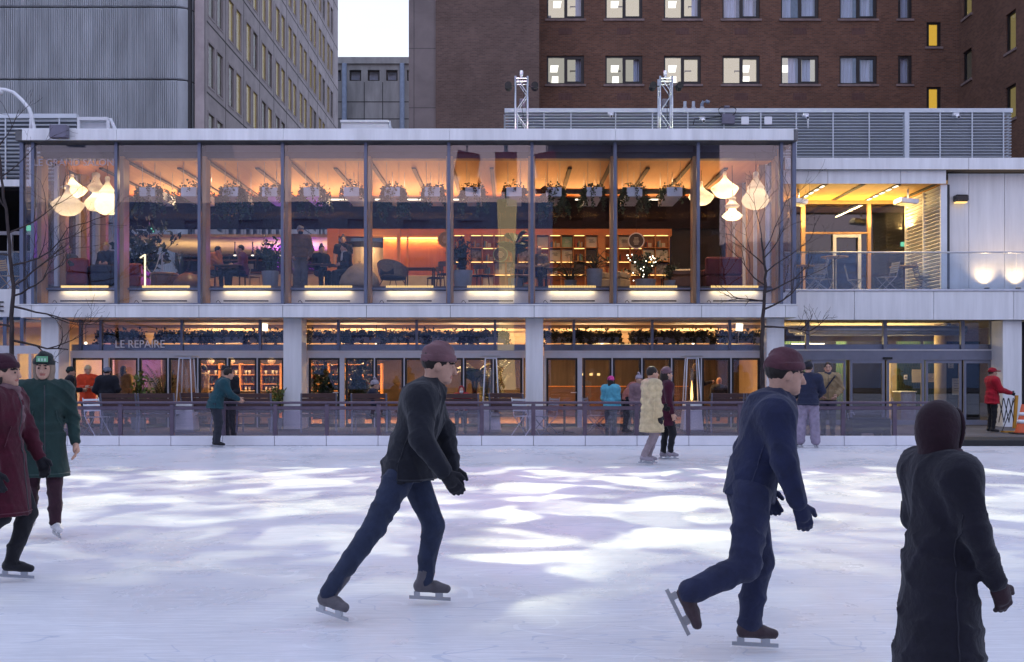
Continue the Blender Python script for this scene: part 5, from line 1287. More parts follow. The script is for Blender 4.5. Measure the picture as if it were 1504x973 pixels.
# ------------------------------------------------------------------ salon furniture (prototypes stand at the origin, then move)
def sofa(label, loc, w, m, rot=0, h=.78, d=.85, cat='sofa', name='sofa'):
    t = thing(name, label, cat)
    b = MB(); b.cbox(-w/2, w/2, -d/2, d/2, .10, .42, .04); b.build('seat', m, t)
    b = MB(); b.cbox(-w/2, w/2, d/2-.22, d/2, .423, h, .05); b.build('backrest', m, t)
    for s in (-1,1): b = MB(); b.cbox(s*(w/2-.09)-.09, s*(w/2-.09)+.09, -d/2, d/2-.225, .423, .62, .04); b.build('armrest', m, t)
    for sx in (-1,1):
        for sy in (-1,1): b = MB(); b.tube([(sx*(w/2-.08), sy*(d/2-.08), 0), (sx*(w/2-.08), sy*(d/2-.08), .10)], .022, 6); b.build('leg', 'black', t)
    t.location = loc; t.rotation_euler = (0,0,rot); return t
def table(label, loc, w=.8, d=.7, h=.74, m='oak', legs='four', rot=0, cat='table', name='table'):
    t = thing(name, label, cat)
    b = MB(); b.cbox(-w/2,w/2,-d/2,d/2,h-.035,h,.006); b.build('tabletop', m, t)
    if legs == 'four':
        for sx in (-1,1):
            for sy in (-1,1): b = MB(); b.tube([(sx*(w/2-.04),sy*(d/2-.04),0),(sx*(w/2-.06),sy*(d/2-.06),h-.035)], .022, 6); b.build('leg', 'black', t)
    else:
        b = MB(); b.tube([(0,0,.02),(0,0,h-.035)], .03, 8); b.build('pedestal', 'black', t)
        b = MB(); b.lathe([(.001,.02),(.22,.015),(.22,0),(.001,0)][::-1], (0,0,0), 16); b.build('base', 'black', t)
    t.location = loc; t.rotation_euler = (0,0,rot); return t
def wood_chair(label, loc, rot=0, m='oak', shell=None):
    t = thing('chair', label, 'chair')
    b = MB(); b.cbox(-.22,.22,-.21,.21,.43,.465,.01); b.build('seat', shell or m, t)
    b = MB()
    for q in range(7):
        a0, a1 = PI*(.12+.76*q/7), PI*(.12+.76*(q+1)/7)
        for z0, z1 in ((.66,.80),): 
            p = [Vector((.26*math.cos(a), .24*math.sin(a)-.02, 0)) for a in (a0,a1)]
            b.add([(p[0].x,p[0].y,z0),(p[1].x,p[1].y,z0),(p[1].x,p[1].y,z1),(p[0].x,p[0].y,z1),(p[0].x*.92,p[0].y*.92,z0),(p[1].x*.92,p[1].y*.92,z0),(p[1].x*.92,p[1].y*.92,z1),(p[0].x*.92,p[0].y*.92,z1)], [(0,1,2,3),(7,6,5,4),(0,4,5,1),(3,2,6,7)])
    b.build('backrest', m, t)
    for sx in (-1,1):
        b = MB(); b.tube([(sx*.24,-.2,0),(sx*.20,-.18,.43)], .017, 6); b.build('leg', m, t)
        b = MB(); b.tube([(sx*.24,.22,0),(sx*.20,.19,.45),(sx*.22,.15,.70)], .017, 6); b.build('leg', m, t)
    t.location = loc; t.rotation_euler = (0,0,rot); return t
def lounge_chair(label, loc, rot=0):
    t = thing('lounge_chair', label, 'armchair')
    b = MB(); n = 14; rows = [(.22,.30,0),(.34,.36,0),(.40,.50,.02),(.43,.66,.08),(.46,.84,.16)]
    vs, fs = [], []
    for R, z, lift in rows:
        for i in range(n+1):
            a = PI*(-.12+1.24*i/n); e = max(0, math.sin(a)); vs.append((R*math.cos(a), R*.85*math.sin(a), z*(.72+.28*e) if z > .4 else z))
    for k in range(len(rows)-1):
        for i in range(n): fs.append((k*(n+1)+i, k*(n+1)+i+1, (k+1)*(n+1)+i+1, (k+1)*(n+1)+i))
    b.add(vs, fs); b.build('shell', 'wicker', t)
    b = MB(); b.lathe([(.001,.28),(.34,.30),(.36,.36),(.30,.41),(.001,.42)], (0,0,0), 18); b.build('cushion', 'dark_fabric', t, True)
    b = MB(); b.obox((0,.26,.60),(.42,.10,.34),0,0,('X',.25)); b.build('back_cushion', 'dark_fabric', t)
    b = MB(); b.tube([(.46*math.cos(PI*(-.12+1.24*i/n)), .39*math.sin(PI*(-.12+1.24*i/n)), .84*(.72+.28*max(0,math.sin(PI*(-.12+1.24*i/n))))) for i in range(n+1)], .014, 5); b.build('rim', 'wicker', t)
    for sx in (-1,1):
        for sy in (-1,1): b = MB(); b.tube([(sx*.34,sy*.32,0),(sx*.2,sy*.2,.30)], .013, 5); b.build('leg', 'black', t)
    t.location = loc; t.rotation_euler = (0,0,rot); return t
def sack(label, loc, r=.45, h=.6, m='beige_fabric', fac=1.0, name='bean_bag', panels=8):
    t = thing(name, label, 'bean bag'); b = MB(); n = panels*6; vs, fs = [], []
    prof = [(.62,0),(.96,.10),(1.0,.25),(.88,.5),(.55,.8),(.2,.97),(.03,1.0)]
    for rr, z in prof:
        for j in range(n):
            a = 2*PI*j/n; q = 1 - .05*abs(math.cos(a*panels/2))**8; vs.append((r*rr*q*math.cos(a)*fac, r*rr*q*math.sin(a), h*z))
    for k in range(len(prof)-1):
        for j in range(n): fs.append((k*n+j, k*n+(j+1) % n, (k+1)*n+(j+1) % n, (k+1)*n+j))
    b.add(vs, fs); b.build('cover', m, t, True)
    b = MB(); b.tube([(0,0,h-.01),(.03,0,h+.05),(-.03,0,h+.05),(0,0,h-.01)], .008, 4); b.build('loop', 'black', t)
    t.location = loc; return t
F0 = ZFL
def at(px, Y): return (PX(px, Y), Y, F0)
sofa('long red leather sofa seen from behind under the pendant lamps', at(106, 28.7), 1.15, 'red_leather', PI, .84)
sofa('low red leather sofa behind the first inner mullion', at(191, 29.3), .9, 'red_leather', PI, .76)
sofa('dark fabric armchair turned to the salon glass beside red sofa', at(157, 28.6), .72, 'dark_fabric', PI, .66, .7, 'armchair', 'armchair')
t = thing('pouf', 'round dark brown pouf between fern and light posts', 'pouf', at(241.5, 29.0)); b = MB(); x, y = PX(241.5, 29), 29.0
b.lathe([(.001,F0),(.36,F0),(.38,F0+.05),(.38,F0+.44),(.35,F0+.49),(.001,F0+.50)], (x,y,0), 26); b.build('cushion', 'brown_leather', t, True)
b = MB(); b.lathe([(.383,F0+.40),(.388,F0+.41),(.383,F0+.42)], (x,y,0), 26); b.build('piping', 'black', t)
sack('wide brown leather bean bag on the floor beside the pouf', at(276, 29.2), .52, .52, 'brown_leather', 1.15)
sack('beige panelled bean bag leaning by a mullion below the standing waitress', at(528, 28.7), .52, .74, 'beige_fabric', 1.1)
table('small square table between the two seated guests in orange and purple', at(338, 29.4), .8, .7, .74, 'walnut')
table('pedestal table in front of the guest with a laptop', at(474, 29.2), .75, .7, .74, 'walnut', 'one')
table('low dark table between wicker lounge chair and black armchair', at(617, 30.0), .9, .7, .72, 'walnut')
table('long oak table behind the dark mullion by the striped plant', at(776, 29.8), .9, .7, .74, 'oak')
table('oak side table under the monstera', at(822, 29.9), .9, .6, .70, 'walnut')
wood_chair('wooden chair with curved back facing the long oak table', at(764, 29.3), .5)
wood_chair('wooden chair holding the bald guest at the oak table', at(796, 30.0), PI*.9)
wood_chair('black framed chair by the low dark table', at(640, 30.1), -1.2, 'walnut', 'dark_fabric')
wood_chair('dark chair next to the grey pot with a bushy plant', at(655, 29.0), 1.9, 'walnut', 'dark_fabric')
wood_chair('walnut chair in front of the shelf lights beside grey pot', at(703, 29.4), -.6, 'walnut', 'dark_fabric')
wood_chair('pale bucket chair behind the guest in purple', at(367, 29.7), PI*.8, 'beige_fabric')
wood_chair('pale bucket chair under the guest in orange', at(305, 29.6), PI*1.1, 'beige_fabric')
lounge_chair('wicker tub lounge chair with dark cushions beside a mullion', at(577, 29.0), 2.7)
sofa('tan leather armchair at the dark end of the bookcase', at(1007, 29.5), .85, 'brown_leather', PI*.96, .62, .8, 'armchair', 'armchair')
sofa('maroon sofa in the dark corner behind the bare tree', at(1058, 29.4), 1.05, 'maroon_fabric', PI*1.03, .95)
sofa('grey upholstered armchair among the plants below the round sign', at(903, 30.2), .7, 'beige_fabric', -.6, .62, .7, 'armchair', 'armchair')
table('small dark table beside the tan leather armchair', at(983, 29.8), .5, .5, .45, 'oak')
plant('bush', 'tall dark leafy tree in the corner behind the red sofa', at(214, 29.8), 2.1, 3, ph=.3, pr=.2, leafm='leaf_dark', spread=.9)
plant('fern', 'grassy fern behind the brown bean bag', at(266, 29.8), .95, 4, ph=.35)
plant('bush', 'round leafy bush in a grey pot beside the standing man in puffer jacket', at(397, 28.6), 1.05, 5, ph=.5, pr=.24)
plant('bush', 'dark upright bush in a grey pot behind the mullion of the bookcase bay', at(680, 28.6), .95, 6, ph=.52, pr=.27, leafm='leaf_dark', spread=.75)
plant('banana', 'tall banana plant with broad leaves in front of the bookcase', at(757, 29.6), 2.15, 8, ph=.4, pr=.22, spread=1.1)
plant('monstera', 'monstera with split leaves in a tall grey pot', at(873, 28.6), 1.05, 9, ph=.56, pr=.23)
plant('monstera', 'smaller monstera beside the long oak table', at(838, 29.2), 1.25, 10, ph=.3, pr=.18)
plant('bush', 'spreading green shrub hung with the added string of bulbs below the dark round sign', at(948, 28.9), .95, 12, ph=.3, pr=.3, leafm='leaf', spread=1.5)
plant('bush', 'small shrub at the bookcase end beside the added string of bulbs', at(985, 29.3), .72, 13, ph=.3, pr=.2, spread=1.0)
plant('palm', 'little palm behind the chairs of the long oak table', at(767, 30.6), 1.0, 14, ph=.3, pr=.18)
def fairy():  # bulbs added on the shrub in place of sparkles reflected in the glass
    t = thing('sparkle_string', 'string of tiny warm bulbs added over the spreading shrub for sparkles reflected in the glass', 'string lights', at(950, 28.55)); r = random.Random(2)
    pts = []
    for q in range(26):
        f = q/25; px = 918 + 62*math.sin(f*4.2+.3)*.5 + 62*f*.55; pts.append(Vector((PX(px + r.uniform(-4,4), 28.5), 28.45 + r.uniform(-.1,.1), F0 + .28 + .62*abs(math.sin(f*PI*1.6)) + r.uniform(-.05,.08))))
    b = MB(); b.tube(pts, .004, 3); b.build('cable', 'black', t)
    for p in pts:
        b = MB(); b.lathe([(.001,-.016),(.012,-.008),(.014,0),(.012,.008),(.001,.016)], p, 6); b.build('bulb', 'fairy', t)
fairy()
def light_posts():
    for i, (px, lab) in enumerate(((213, 'glowing white queue post with a sagging rope beside the red sofa'), (238, 'grey queue post at the far end of a sagging rope'))):
        t = thing('queue_post', lab, 'queue post', at(px, 29.0)); x = PX(px, 29.0)
        b = MB(); b.tube([(x,29,F0+.02),(x,29,F0+1.02)], .025, 8); b.build('post', 'lamp_glow' if i == 0 else 'steel', t)
        b = MB(); b.lathe([(.001,F0),(.15,F0),(.14,F0+.02),(.001,F0+.025)], (x,29,0), 16); b.build('base', 'steel', t)
        if i == 0:
            b = MB(); b.tube([(x-.02,29,F0+1.0),(x-.14,29,F0+.92)], .02, 6); b.build('arm', 'lamp_glow', t)
    t = thing('rope', 'pale rope sagging between the two queue posts', 'rope', (PX(225, 29), 29, F0+.6))
    b = MB(); x0, x1 = PX(213, 29)+.03, PX(238, 29)-.03; b.tube([(x0+(x1-x0)*q/10, 28.96, F0+.72+.35*(q/10)**2*1.0 - .30*math.sin(PI*q/10)) for q in range(11)], .014, 6); b.build('cord', 'cup', t)
light_posts()
def purple():
    t = thing('neon_panel', 'purple glowing wall panel at the end of the salon bar', 'light panel', (PX(420, 36), 36, 5.3)); Y = 36.0
    b = MB(); b.box(PX(410, Y), PX(437, Y), Y, Y+.05, PZ(366, Y), PZ(347, Y)); b.build('glow_panel', 'purple_light', t)
    b = MB(); b.box(PX(409, Y), PX(438, Y), Y+.052, Y+.08, PZ(367, Y), PZ(346.5, Y)); b.build('frame', 'black', t)
    t = thing('wall_light', 'magenta wall light seen through the end wall beside the red sofa', 'wall light', (PX(66.5, 29), 28.9, 5.5)); Y = 29.3
    b = MB(); b.cbox(PX(64.5, Y), PX(68.5, Y), Y, Y+.06, PZ(358, Y), PZ(346, Y), .01); b.build('lens', 'purple_light', t)
    b = MB(); b.box(PX(64, Y), PX(69, Y), Y+.062, Y+.10, PZ(359, Y), PZ(345, Y)); b.build('housing', 'black', t)
    t = thing('exit_sign', 'small green exit sign on the dark wall behind the tall leafy tree', 'exit sign', (PX(223, 33.4), 33.4, 6)); Y = 33.45
    b = MB(); b.box(PX(221, Y), PX(226, Y), Y, Y+.05, PZ(341, Y), PZ(333, Y)); b.build('lit_face', 'exit_green', t); b = MB(); b.box(PX(220.5, Y), PX(226.5, Y), Y+.052, Y+.1, PZ(341.5, Y), PZ(332.5, Y)); b.build('housing', 'black', t)
    for i, px in enumerate((308, 345, 371, 413, 453)):
        t = thing('spotlight', f'small spotlight on the bar ceiling track, {ORD[i]} from the fern', 'spotlight', (PX(px, 35), 35, 5.6)); x = PX(px, 35)
        b = MB(); b.tube([(x,35,6.04),(x,35,5.72)], .02, 6); b.build('stem', 'black', t); b = MB(); b.lathe([(.03,5.74),(.06,5.62),(.055,5.60)], (x,35,0), 12); b.build('shade', 'black', t)
        b = MB(); b.lathe([(.001,5.56),(.045,5.58),(.05,5.60),(.001,5.61)], (x,35,0), 10); b.build('bulb', 'led_white', t)
    t = thing('bar_rack', 'dark wall rack with bottles behind the salon bar', 'rack', (PX(330, 38.5), 38.5, F0)); Y = 38.6
    for q in range(3): b = MB(); z = PZ(368+7*q, Y); b.box(PX(258, Y), PX(395, Y), Y, Y+.3, z-.02, z+.02); b.build('shelf', 'walnut', t)
    for q in range(8): b = MB(); x = PX(258+137*q/7, Y); b.box(x-.02, x+.02, Y+.01, Y+.29, PZ(395, Y), PZ(368, Y)); b.build('upright', 'black', t)
    t = thing('bar_counter', 'long pale bar counter lit from below behind the seated guests', 'bar counter', (PX(400, 34.6), 34.6, F0))
    b = MB(); b.box(PX(262, 34.4), PX(470, 34.4), 34.4, 35.2, F0, F0+.98); b.build('front', 'wall_cream', t); b = MB(); b.cbox(PX(260, 34.4), PX(472, 34.4), 34.3, 35.3, F0+.985, F0+1.04, .01); b.build('countertop', 'walnut', t)
purple()
def low_sofa_bench():
    t = thing('bench', 'low cream bench along the timber panel below the bookcase', 'bench', (PX(640, 32.8), 32.8, F0)); Y = 32.4
    b = MB(); b.cbox(PX(560, Y), PX(660, Y), Y, Y+.5, F0+.06, F0+.74, .02); b.build('seat', 'wall_cream', t); b = MB(); b.box(PX(561, Y), PX(659, Y), Y+.05, Y+.45, F0, F0+.058); b.build('plinth', 'black', t)
low_sofa_bench()

def bookcase():
    Y = 33.30; t = thing('bookcase', 'long cherry wood bookcase with glowing shelf lights across the salon back wall', 'bookcase', (PX(820, Y), Y, F0))
    xs = [PX(p, Y) for p in (666, 683, 690.5, 708, 725.5, 743, 760.5, 778, 788, 806.5, 824.5, 842, 860, 878.5, 889, 908, 926, 944, 963, 983)]
    gaps = {1, 7, 13}
    zs = [PZ(p, Y) for p in (345, 364, 384, 403)] + [F0+.02]
    b = MB(); b.box(xs[0], xs[-1], Y+.33, Y+.36, F0, zs[0]+.02); b.build('back_panel', 'cherry', t)
    for i, x in enumerate(xs):
        w = .024; b = MB(); b.box(x-w/2, x+w/2, Y, Y+.325, F0, zs[0]-.004); b.build('upright', 'cherry_edge', t)
    for i in gaps: b = MB(); b.box(xs[i]+.015, xs[i+1]-.015, Y-.02, Y+.32, F0, zs[0]-.004); b.build('pilaster', 'cherry_edge', t)
    for k, z in enumerate(zs):
        b = MB(); b.box(xs[0]-.02, xs[-1]+.02, Y-.012, Y+.322, z-.014, z+.016) if k == 0 else [b.box(xs[i]+.014, xs[i+1]-.014, Y-.008, Y+.322, z-.014, z+.012) for i in range(len(xs)-1) if i not in gaps]
        b.build('shelf', 'cherry_edge', t)
    r = random.Random(21)
    posters = {(2,1),(2,2)[:0] or (4,2),(8,0),(10,0),(9,1),(10,1),(12,0),(12,1),(15,0),(0,1),(3,3),(5,2),(17,1),(18,1),(18,2),(16,2),(11,2),(6,1)}
    nb = 0; np_ = 0; first_book = {}; first_lean = {}
    for i in range(len(xs)-1):
        if i in gaps: continue
        a, c = xs[i]+.014, xs[i+1]-.014
        for k in range(4):
            z1, z0 = zs[k]-.016, zs[k+1]+.013
            if (i, k) in posters:
                m = r.choice(['paper','paper','paper_green','paper_photo','paper','sign_grey']); w = (c-a)*.92; h = (z1-z0)*.93
                o = thing('poster', f'{["cream","pale","plain","printed"][np_%4]} poster board standing in bookcase column {ORD[min(i,15)]}, shelf {ORD[k]} from the top', 'poster', ((a+c)/2, Y+.1, z0))
                b = MB(); b.obox(((a+c)/2, Y+.14, z0+h/2), (w, .015, h), 0, 0, ('X', -.12)); b.build('board', m, o)
                if m in ('paper', 'paper_green') and r.random() < .6:
                    b = MB()
                    for q in range(4): b.obox(((a+c)/2 + r.uniform(-.02,.02), Y+.132 - .1*(q*.03), z0+h*.72-q*.032), (w*r.uniform(.3,.6), .004, .010), 0, 0, ('X', -.12))
                    b.build('print', 'ink' if m == 'paper' else 'paper', o)
                np_ += 1; continue
            b = MB(); b.box(a+.02, c-.02, Y+.05, Y+.075, z1-.016, z1-.003); b.build('shelf_light', 'led_shelf', t)
            x = a + .02 + r.random()*.1
            for q in range(r.randint(2, 5)):
                w, h, d = r.uniform(.022,.05), r.uniform(.14,.24), .17
                if x + w > c - .03: break
                mi = r.randint(0, 5)
                b = MB(); b.cbox(x, x+w, Y+.08, Y+.08+d, z0, z0+h, .004); o = b.build('book', 'book%d' % mi)
                tag(o, 'small book standing upright on a lit shelf of the long bookcase', 'book', 'books on the bookcase'); nb += 1
                x += w + .004
            if r.random() < .45 and x < c - .13:
                b = MB(); b.obox((x+.07, Y+.2, z0+.085), (.11, .012, .15), 0, 0, ('X', -.15)); o = b.build('picture_card', r.choice(['paper','paper_photo','cup']))
                tag(o, 'small picture card leaning on a lit shelf of the long bookcase', 'card', 'cards on the bookcase')
    for px, py, rad, m, rim, lab in ((654.5, 352, 12, 'sign_ochre', 'gold', 'round ochre sign at the bookcase corner beside timber panel'), (735, 374, 11, 'sign_grey', 'paper_green', 'round grey sign half behind the banana plant'), (934.5, 354, 12, 'sign_grey', 'letter_white', 'round dark sign with a pale rim at the bright end of the bookcase')):
        yy = Y - .25; x, z, R = PX(px, yy), PZ(py, yy), rad*yy/1504
        o = thing('round_sign', lab, 'sign', (x, yy, z)); 
        def disc(r0, r1, d0, d1, name, m_):
            b = MB(); n = 32; vs = []
            for d in (d0, d1):
                for rr in (r0, r1):
                    for j in range(n): a = 2*PI*j/n; vs.append((x+rr*math.cos(a), yy+d, z+rr*math.sin(a)))
            fs = []
            for j in range(n):
                k = (j+1) % n; fs += [(j, k, n+k, n+j), (n+j, n+k, 3*n+k, 3*n+j), (3*n+j, 3*n+k, 2*n+k, 2*n+j)]
                if r0 > .01: fs.append((2*n+j, 2*n+k, k, j))
            b.add(vs, fs); return b.build(name, m_, o)
        disc(.001, R*.88, 0, .03, 'face', m); disc(R*.885, R, -.012, .034, 'rim', rim)
        b = MB(); rr = random.Random(int(px))
        for q in range(6): w = R*(.95 - .16*abs(q-2.5))*rr.uniform(.75,1.1); b.box(x-w/2, x+w/2, yy-.006, yy-.002, z+R*.36-q*R*.16, z+R*.36-q*R*.16+R*.06)
        b.build('print', 'cup', o)
        b = MB(); b.tube([(x, yy+.015, z+R), (x, yy+.015, ZCE-.6)], .005, 4); b.build('wire', 'black', o)
bookcase()

# ------------------------------------------------------------------ roof furniture
def louvre_screen(label, x0, x1, y, z0, z1, pitch, posts, big=(), ret=True):
    t = thing('louvre_screen', label, 'louvre screen', ((x0+x1)/2, y, z0))
    b = MB(); b.cbox(x0-.02, x1+.03, y-.06, y+.12, z1-.13, z1, .006); b.build('top_rail', 'louvre', t)
    b = MB(); n = int((z1-.13-z0)/pitch)
    for i in range(n):
        z = z1 - .13 - (i+.6)*pitch; b.obox(((x0+x1)/2, y+.01, z), (x1-x0, .05, .016), 0, 0, ('X', -.75))
    b.build('louvre_blade', 'louvre', t)
    if ret:
        for xx, sg in ((x1+.02, -1), (x0-.02, 1)):
            b = MB()
            for i in range(n): z = z1 - .13 - (i+.6)*pitch; b.obox((xx, y+1.5, z), (.05, 2.9, .016), 0, 0, ('Y', sg*.75))
            b.build('return_blade', 'louvre', t)
    b = MB(); b.box(x0+.1, x1-.1, y+.30, y+.34, z0, z1-.14); b.build('backing', 'louvre_back', t)
    for x in posts: b = MB(); b.box(x-.018, x+.018, y-.05, y-.02, z0, z1-.132); b.build('clip_rail', 'louvre', t)
    for x in big: b = MB(); b.box(x-.07, x+.07, y-.075, y+.1, z0, z1-.132); b.build('post', 'louvre', t)
    b = MB(); b.box(x0, x1, y+.15, y+.28, z0-.3, z0+.0); b.build('kerb', 'roofing', t)
    return t
ys = 32.0
louvre_screen('long white louvre screen hiding roof plant above the entrance wing', PX(742, ys), PX(1485, ys), ys, 7.5, PZ(160, ys), .0935, [PX(p, ys) for p in (760, 799, 838.5, 904, 958, 1010, 1063, 1117, 1169, 1223, 1276, 1380, 1427, 1473)], [PX(1331, ys)])
louvre_screen('short white louvre screen on the roof beside the white lamp arm', -17.5, PX(112, 30.5), 30.5, 7.2, PZ(168, 30.5), .118, [PX(p, 30.5) for p in (9, 45, 88)], [])
def frame_box(label, pts, y0, y1):
    t = thing('roof_frame', label, 'roof frame', (PX(145, 29.5), 29.5, ZR)); b = MB()
    for i, (x0, x1, z0, z1) in enumerate(pts): b = MB(); b.cbox(x0, x1, y0, y1, z0, z1, .006); b.build('bar', 'white_paint', t)
    return t
y = 29.6
t = frame_box('white open box frame on the roof beside short louvre screen', [(PX(113, y), PX(158, y), PZ(177, y), PZ(172, y)), (PX(113, y), PX(117, y), ZR, PZ(177, y)), (PX(156, y), PX(161, y), ZR, PZ(177, y))], y, y+.15)
b = MB(); b.tube([(PX(160, y), y+.07, PZ(174, y)), (PX(184, y), y+.07, ZR+.02)], .06, 4); b.build('brace', 'white_paint', t); b = MB(); b.box(PX(113, y), PX(160, y), y+.2, y+.24, ZR, PZ(178, y)); b.build('infill', 'planter_white', t)
t = thing('roof_hatch', 'low white roof hatch in front of the gap between the towers', 'roof hatch', (PX(538, 29), 29, ZR)); y = 29.0
b = MB(); b.prism([(PX(501, y), ZR), (PX(576, y), ZR), (PX(570, y), PZ(181, y)), (PX(501, y), PZ(181, y))], y, y+1.4); b.build('curb', 'white_paint', t); b = MB(); b.cbox(PX(500, y), PX(571, y), y-.05, y+1.45, PZ(181, y)+.003, PZ(177, y), .01); b.build('lid', 'white_panel', t)
b = MB(); b.tube([(PX(576, y)+.02, y, ZR), (PX(571, y)+.02, y, PZ(178, y))], .035, 5); b.build('edge_trim', 'louvre', t)
def truss(px, label):
    Y = 28.6; t = thing('truss_tower', label, 'lighting truss', (PX(px, Y), Y, ZR)); x = PX(px, Y); w = .17; z0, z1 = ZR-.02, PZ(112, Y)
    for sx in (-1,1):
        for sy in (0,1): b = MB(); b.tube([(x+sx*w, Y+sy*.34, z0), (x+sx*w, Y+sy*.34, z1)], .028, 8); b.build('chord', 'alu', t, True)
    b = MB(); n = 4
    for yy in (Y, Y+.34):
        for q in range(n):
            za, zb = z0 + (z1-z0)*q/n, z0 + (z1-z0)*(q+1)/n; s = 1 if q % 2 else -1
            b.tube([(x+s*w, yy, za), (x-s*w, yy, zb)], .014, 6)
    for sx in (-1, 1):
        for q in range(n): za, zb = z0 + (z1-z0)*q/n, z0 + (z1-z0)*(q+1)/n; b.tube([(x+sx*w, Y+(.34 if q % 2 else 0), za), (x+sx*w, Y+(0 if q % 2 else .34), zb)], .014, 6)
    for yy in (Y, Y+.34): b.tube([(x-w, yy, z1-.06), (x+w, yy, z1-.06)], .02, 6); b.tube([(x-w, yy, z1-.14), (x+w, yy, z1-.14)], .014, 6)
    b.build('lattice', 'alu', t)
    for sx in (-1,1):
        b = MB(); cx = x + sx*.31; cz = PZ(127, Y)
        b.tube([(cx+sx*.06, Y-.10, cz), (cx+sx*.06, Y+.16, cz)], [.085, .10], 14); b.tube([(cx+sx*.06, Y-.13, cz), (cx+sx*.06, Y-.10, cz)], [.10, .085], 14); hd = b.build('floodlight', 'black', t)
        b = MB(); b.tube([(x+sx*w, Y, cz), (cx, Y, cz)], .018, 6); b.build('clamp', 'black', hd)
    b = MB(); b.lathe([(.03, z1), (.03, z1+.05), (.045, z1+.06), (.05, z1+.16), (.04, z1+.20), (.001, z1+.21)], (x, Y+.17, 0), 12); b.build('sensor', 'letter_white', t); b = MB(); b.tube([(x, Y+.17, z1-.08), (x, Y+.17, z1)], .02, 6); b.build('sensor_stem', 'black', t)
    b = MB(); b.cbox(x-.06, x+.12, Y+.36, Y+.46, PZ(152, Y), PZ(140, Y), .01); b.build('control_box', 'grey_box', t)
    b = MB(); r = random.Random(int(px)); b.tube([(x+.03+r.uniform(-.05,.05), Y+.02, z0+(z1-z0)*q/9) for q in range(9)], .008, 4); b.build('cable', 'black', t)
truss(766, 'aluminium lattice truss with two black floodlights at the louvre screen end')
truss(978.5, 'aluminium lattice truss with two black floodlights in front of an office window')
t = thing('flood_box', 'grey square floodlight housing clamped on the roof edge', 'floodlight', (PX(84.5, 26.4), 26.4, ZR)); y = 26.3
b = MB(); b.cbox(PX(72, y), PX(97, y), y, y+.22, PZ(202, y), PZ(183, y), .012); b.build('housing', 'grey_box', t); b = MB(); b.box(PX(80, y), PX(89, y), y+.222, y+.40, ZR+.03, ZR+.07); b.build('bracket', 'black', t)
def lamp_arm():
    y = 28.0; t = thing('lamp_arm', 'curved white lamp arm rising from the roof corner', 'lamp arm', (PX(50, y), y, ZR))
    pts = [(PX(p, y), y, PZ(q, y)) for p, q in ((47, 189), (47, 172), (43, 160), (32, 147), (20, 136), (8, 132), (-14, 130))]
    b = MB(); b.tube(pts, [.06,.055,.05,.05,.047,.045,.04], 10); b.build('arm', 'white_paint', t, True)
    b = MB(); b.prism([(PX(42, y), ZR-.02), (PX(57, y), ZR-.02), (PX(49, y), PZ(176, y)), (PX(45, y), PZ(176, y))], y-.05, y+.05); b.build('foot', 'white_paint', t)
    b = MB(); b.lathe([(.001,.0),(.10,.02),(.13,.1),(.05,.16),(.001,.17)], (PX(-2, y), y, PZ(140, y)), 14); b.build('head', 'white_paint', t, True)
lamp_arm()
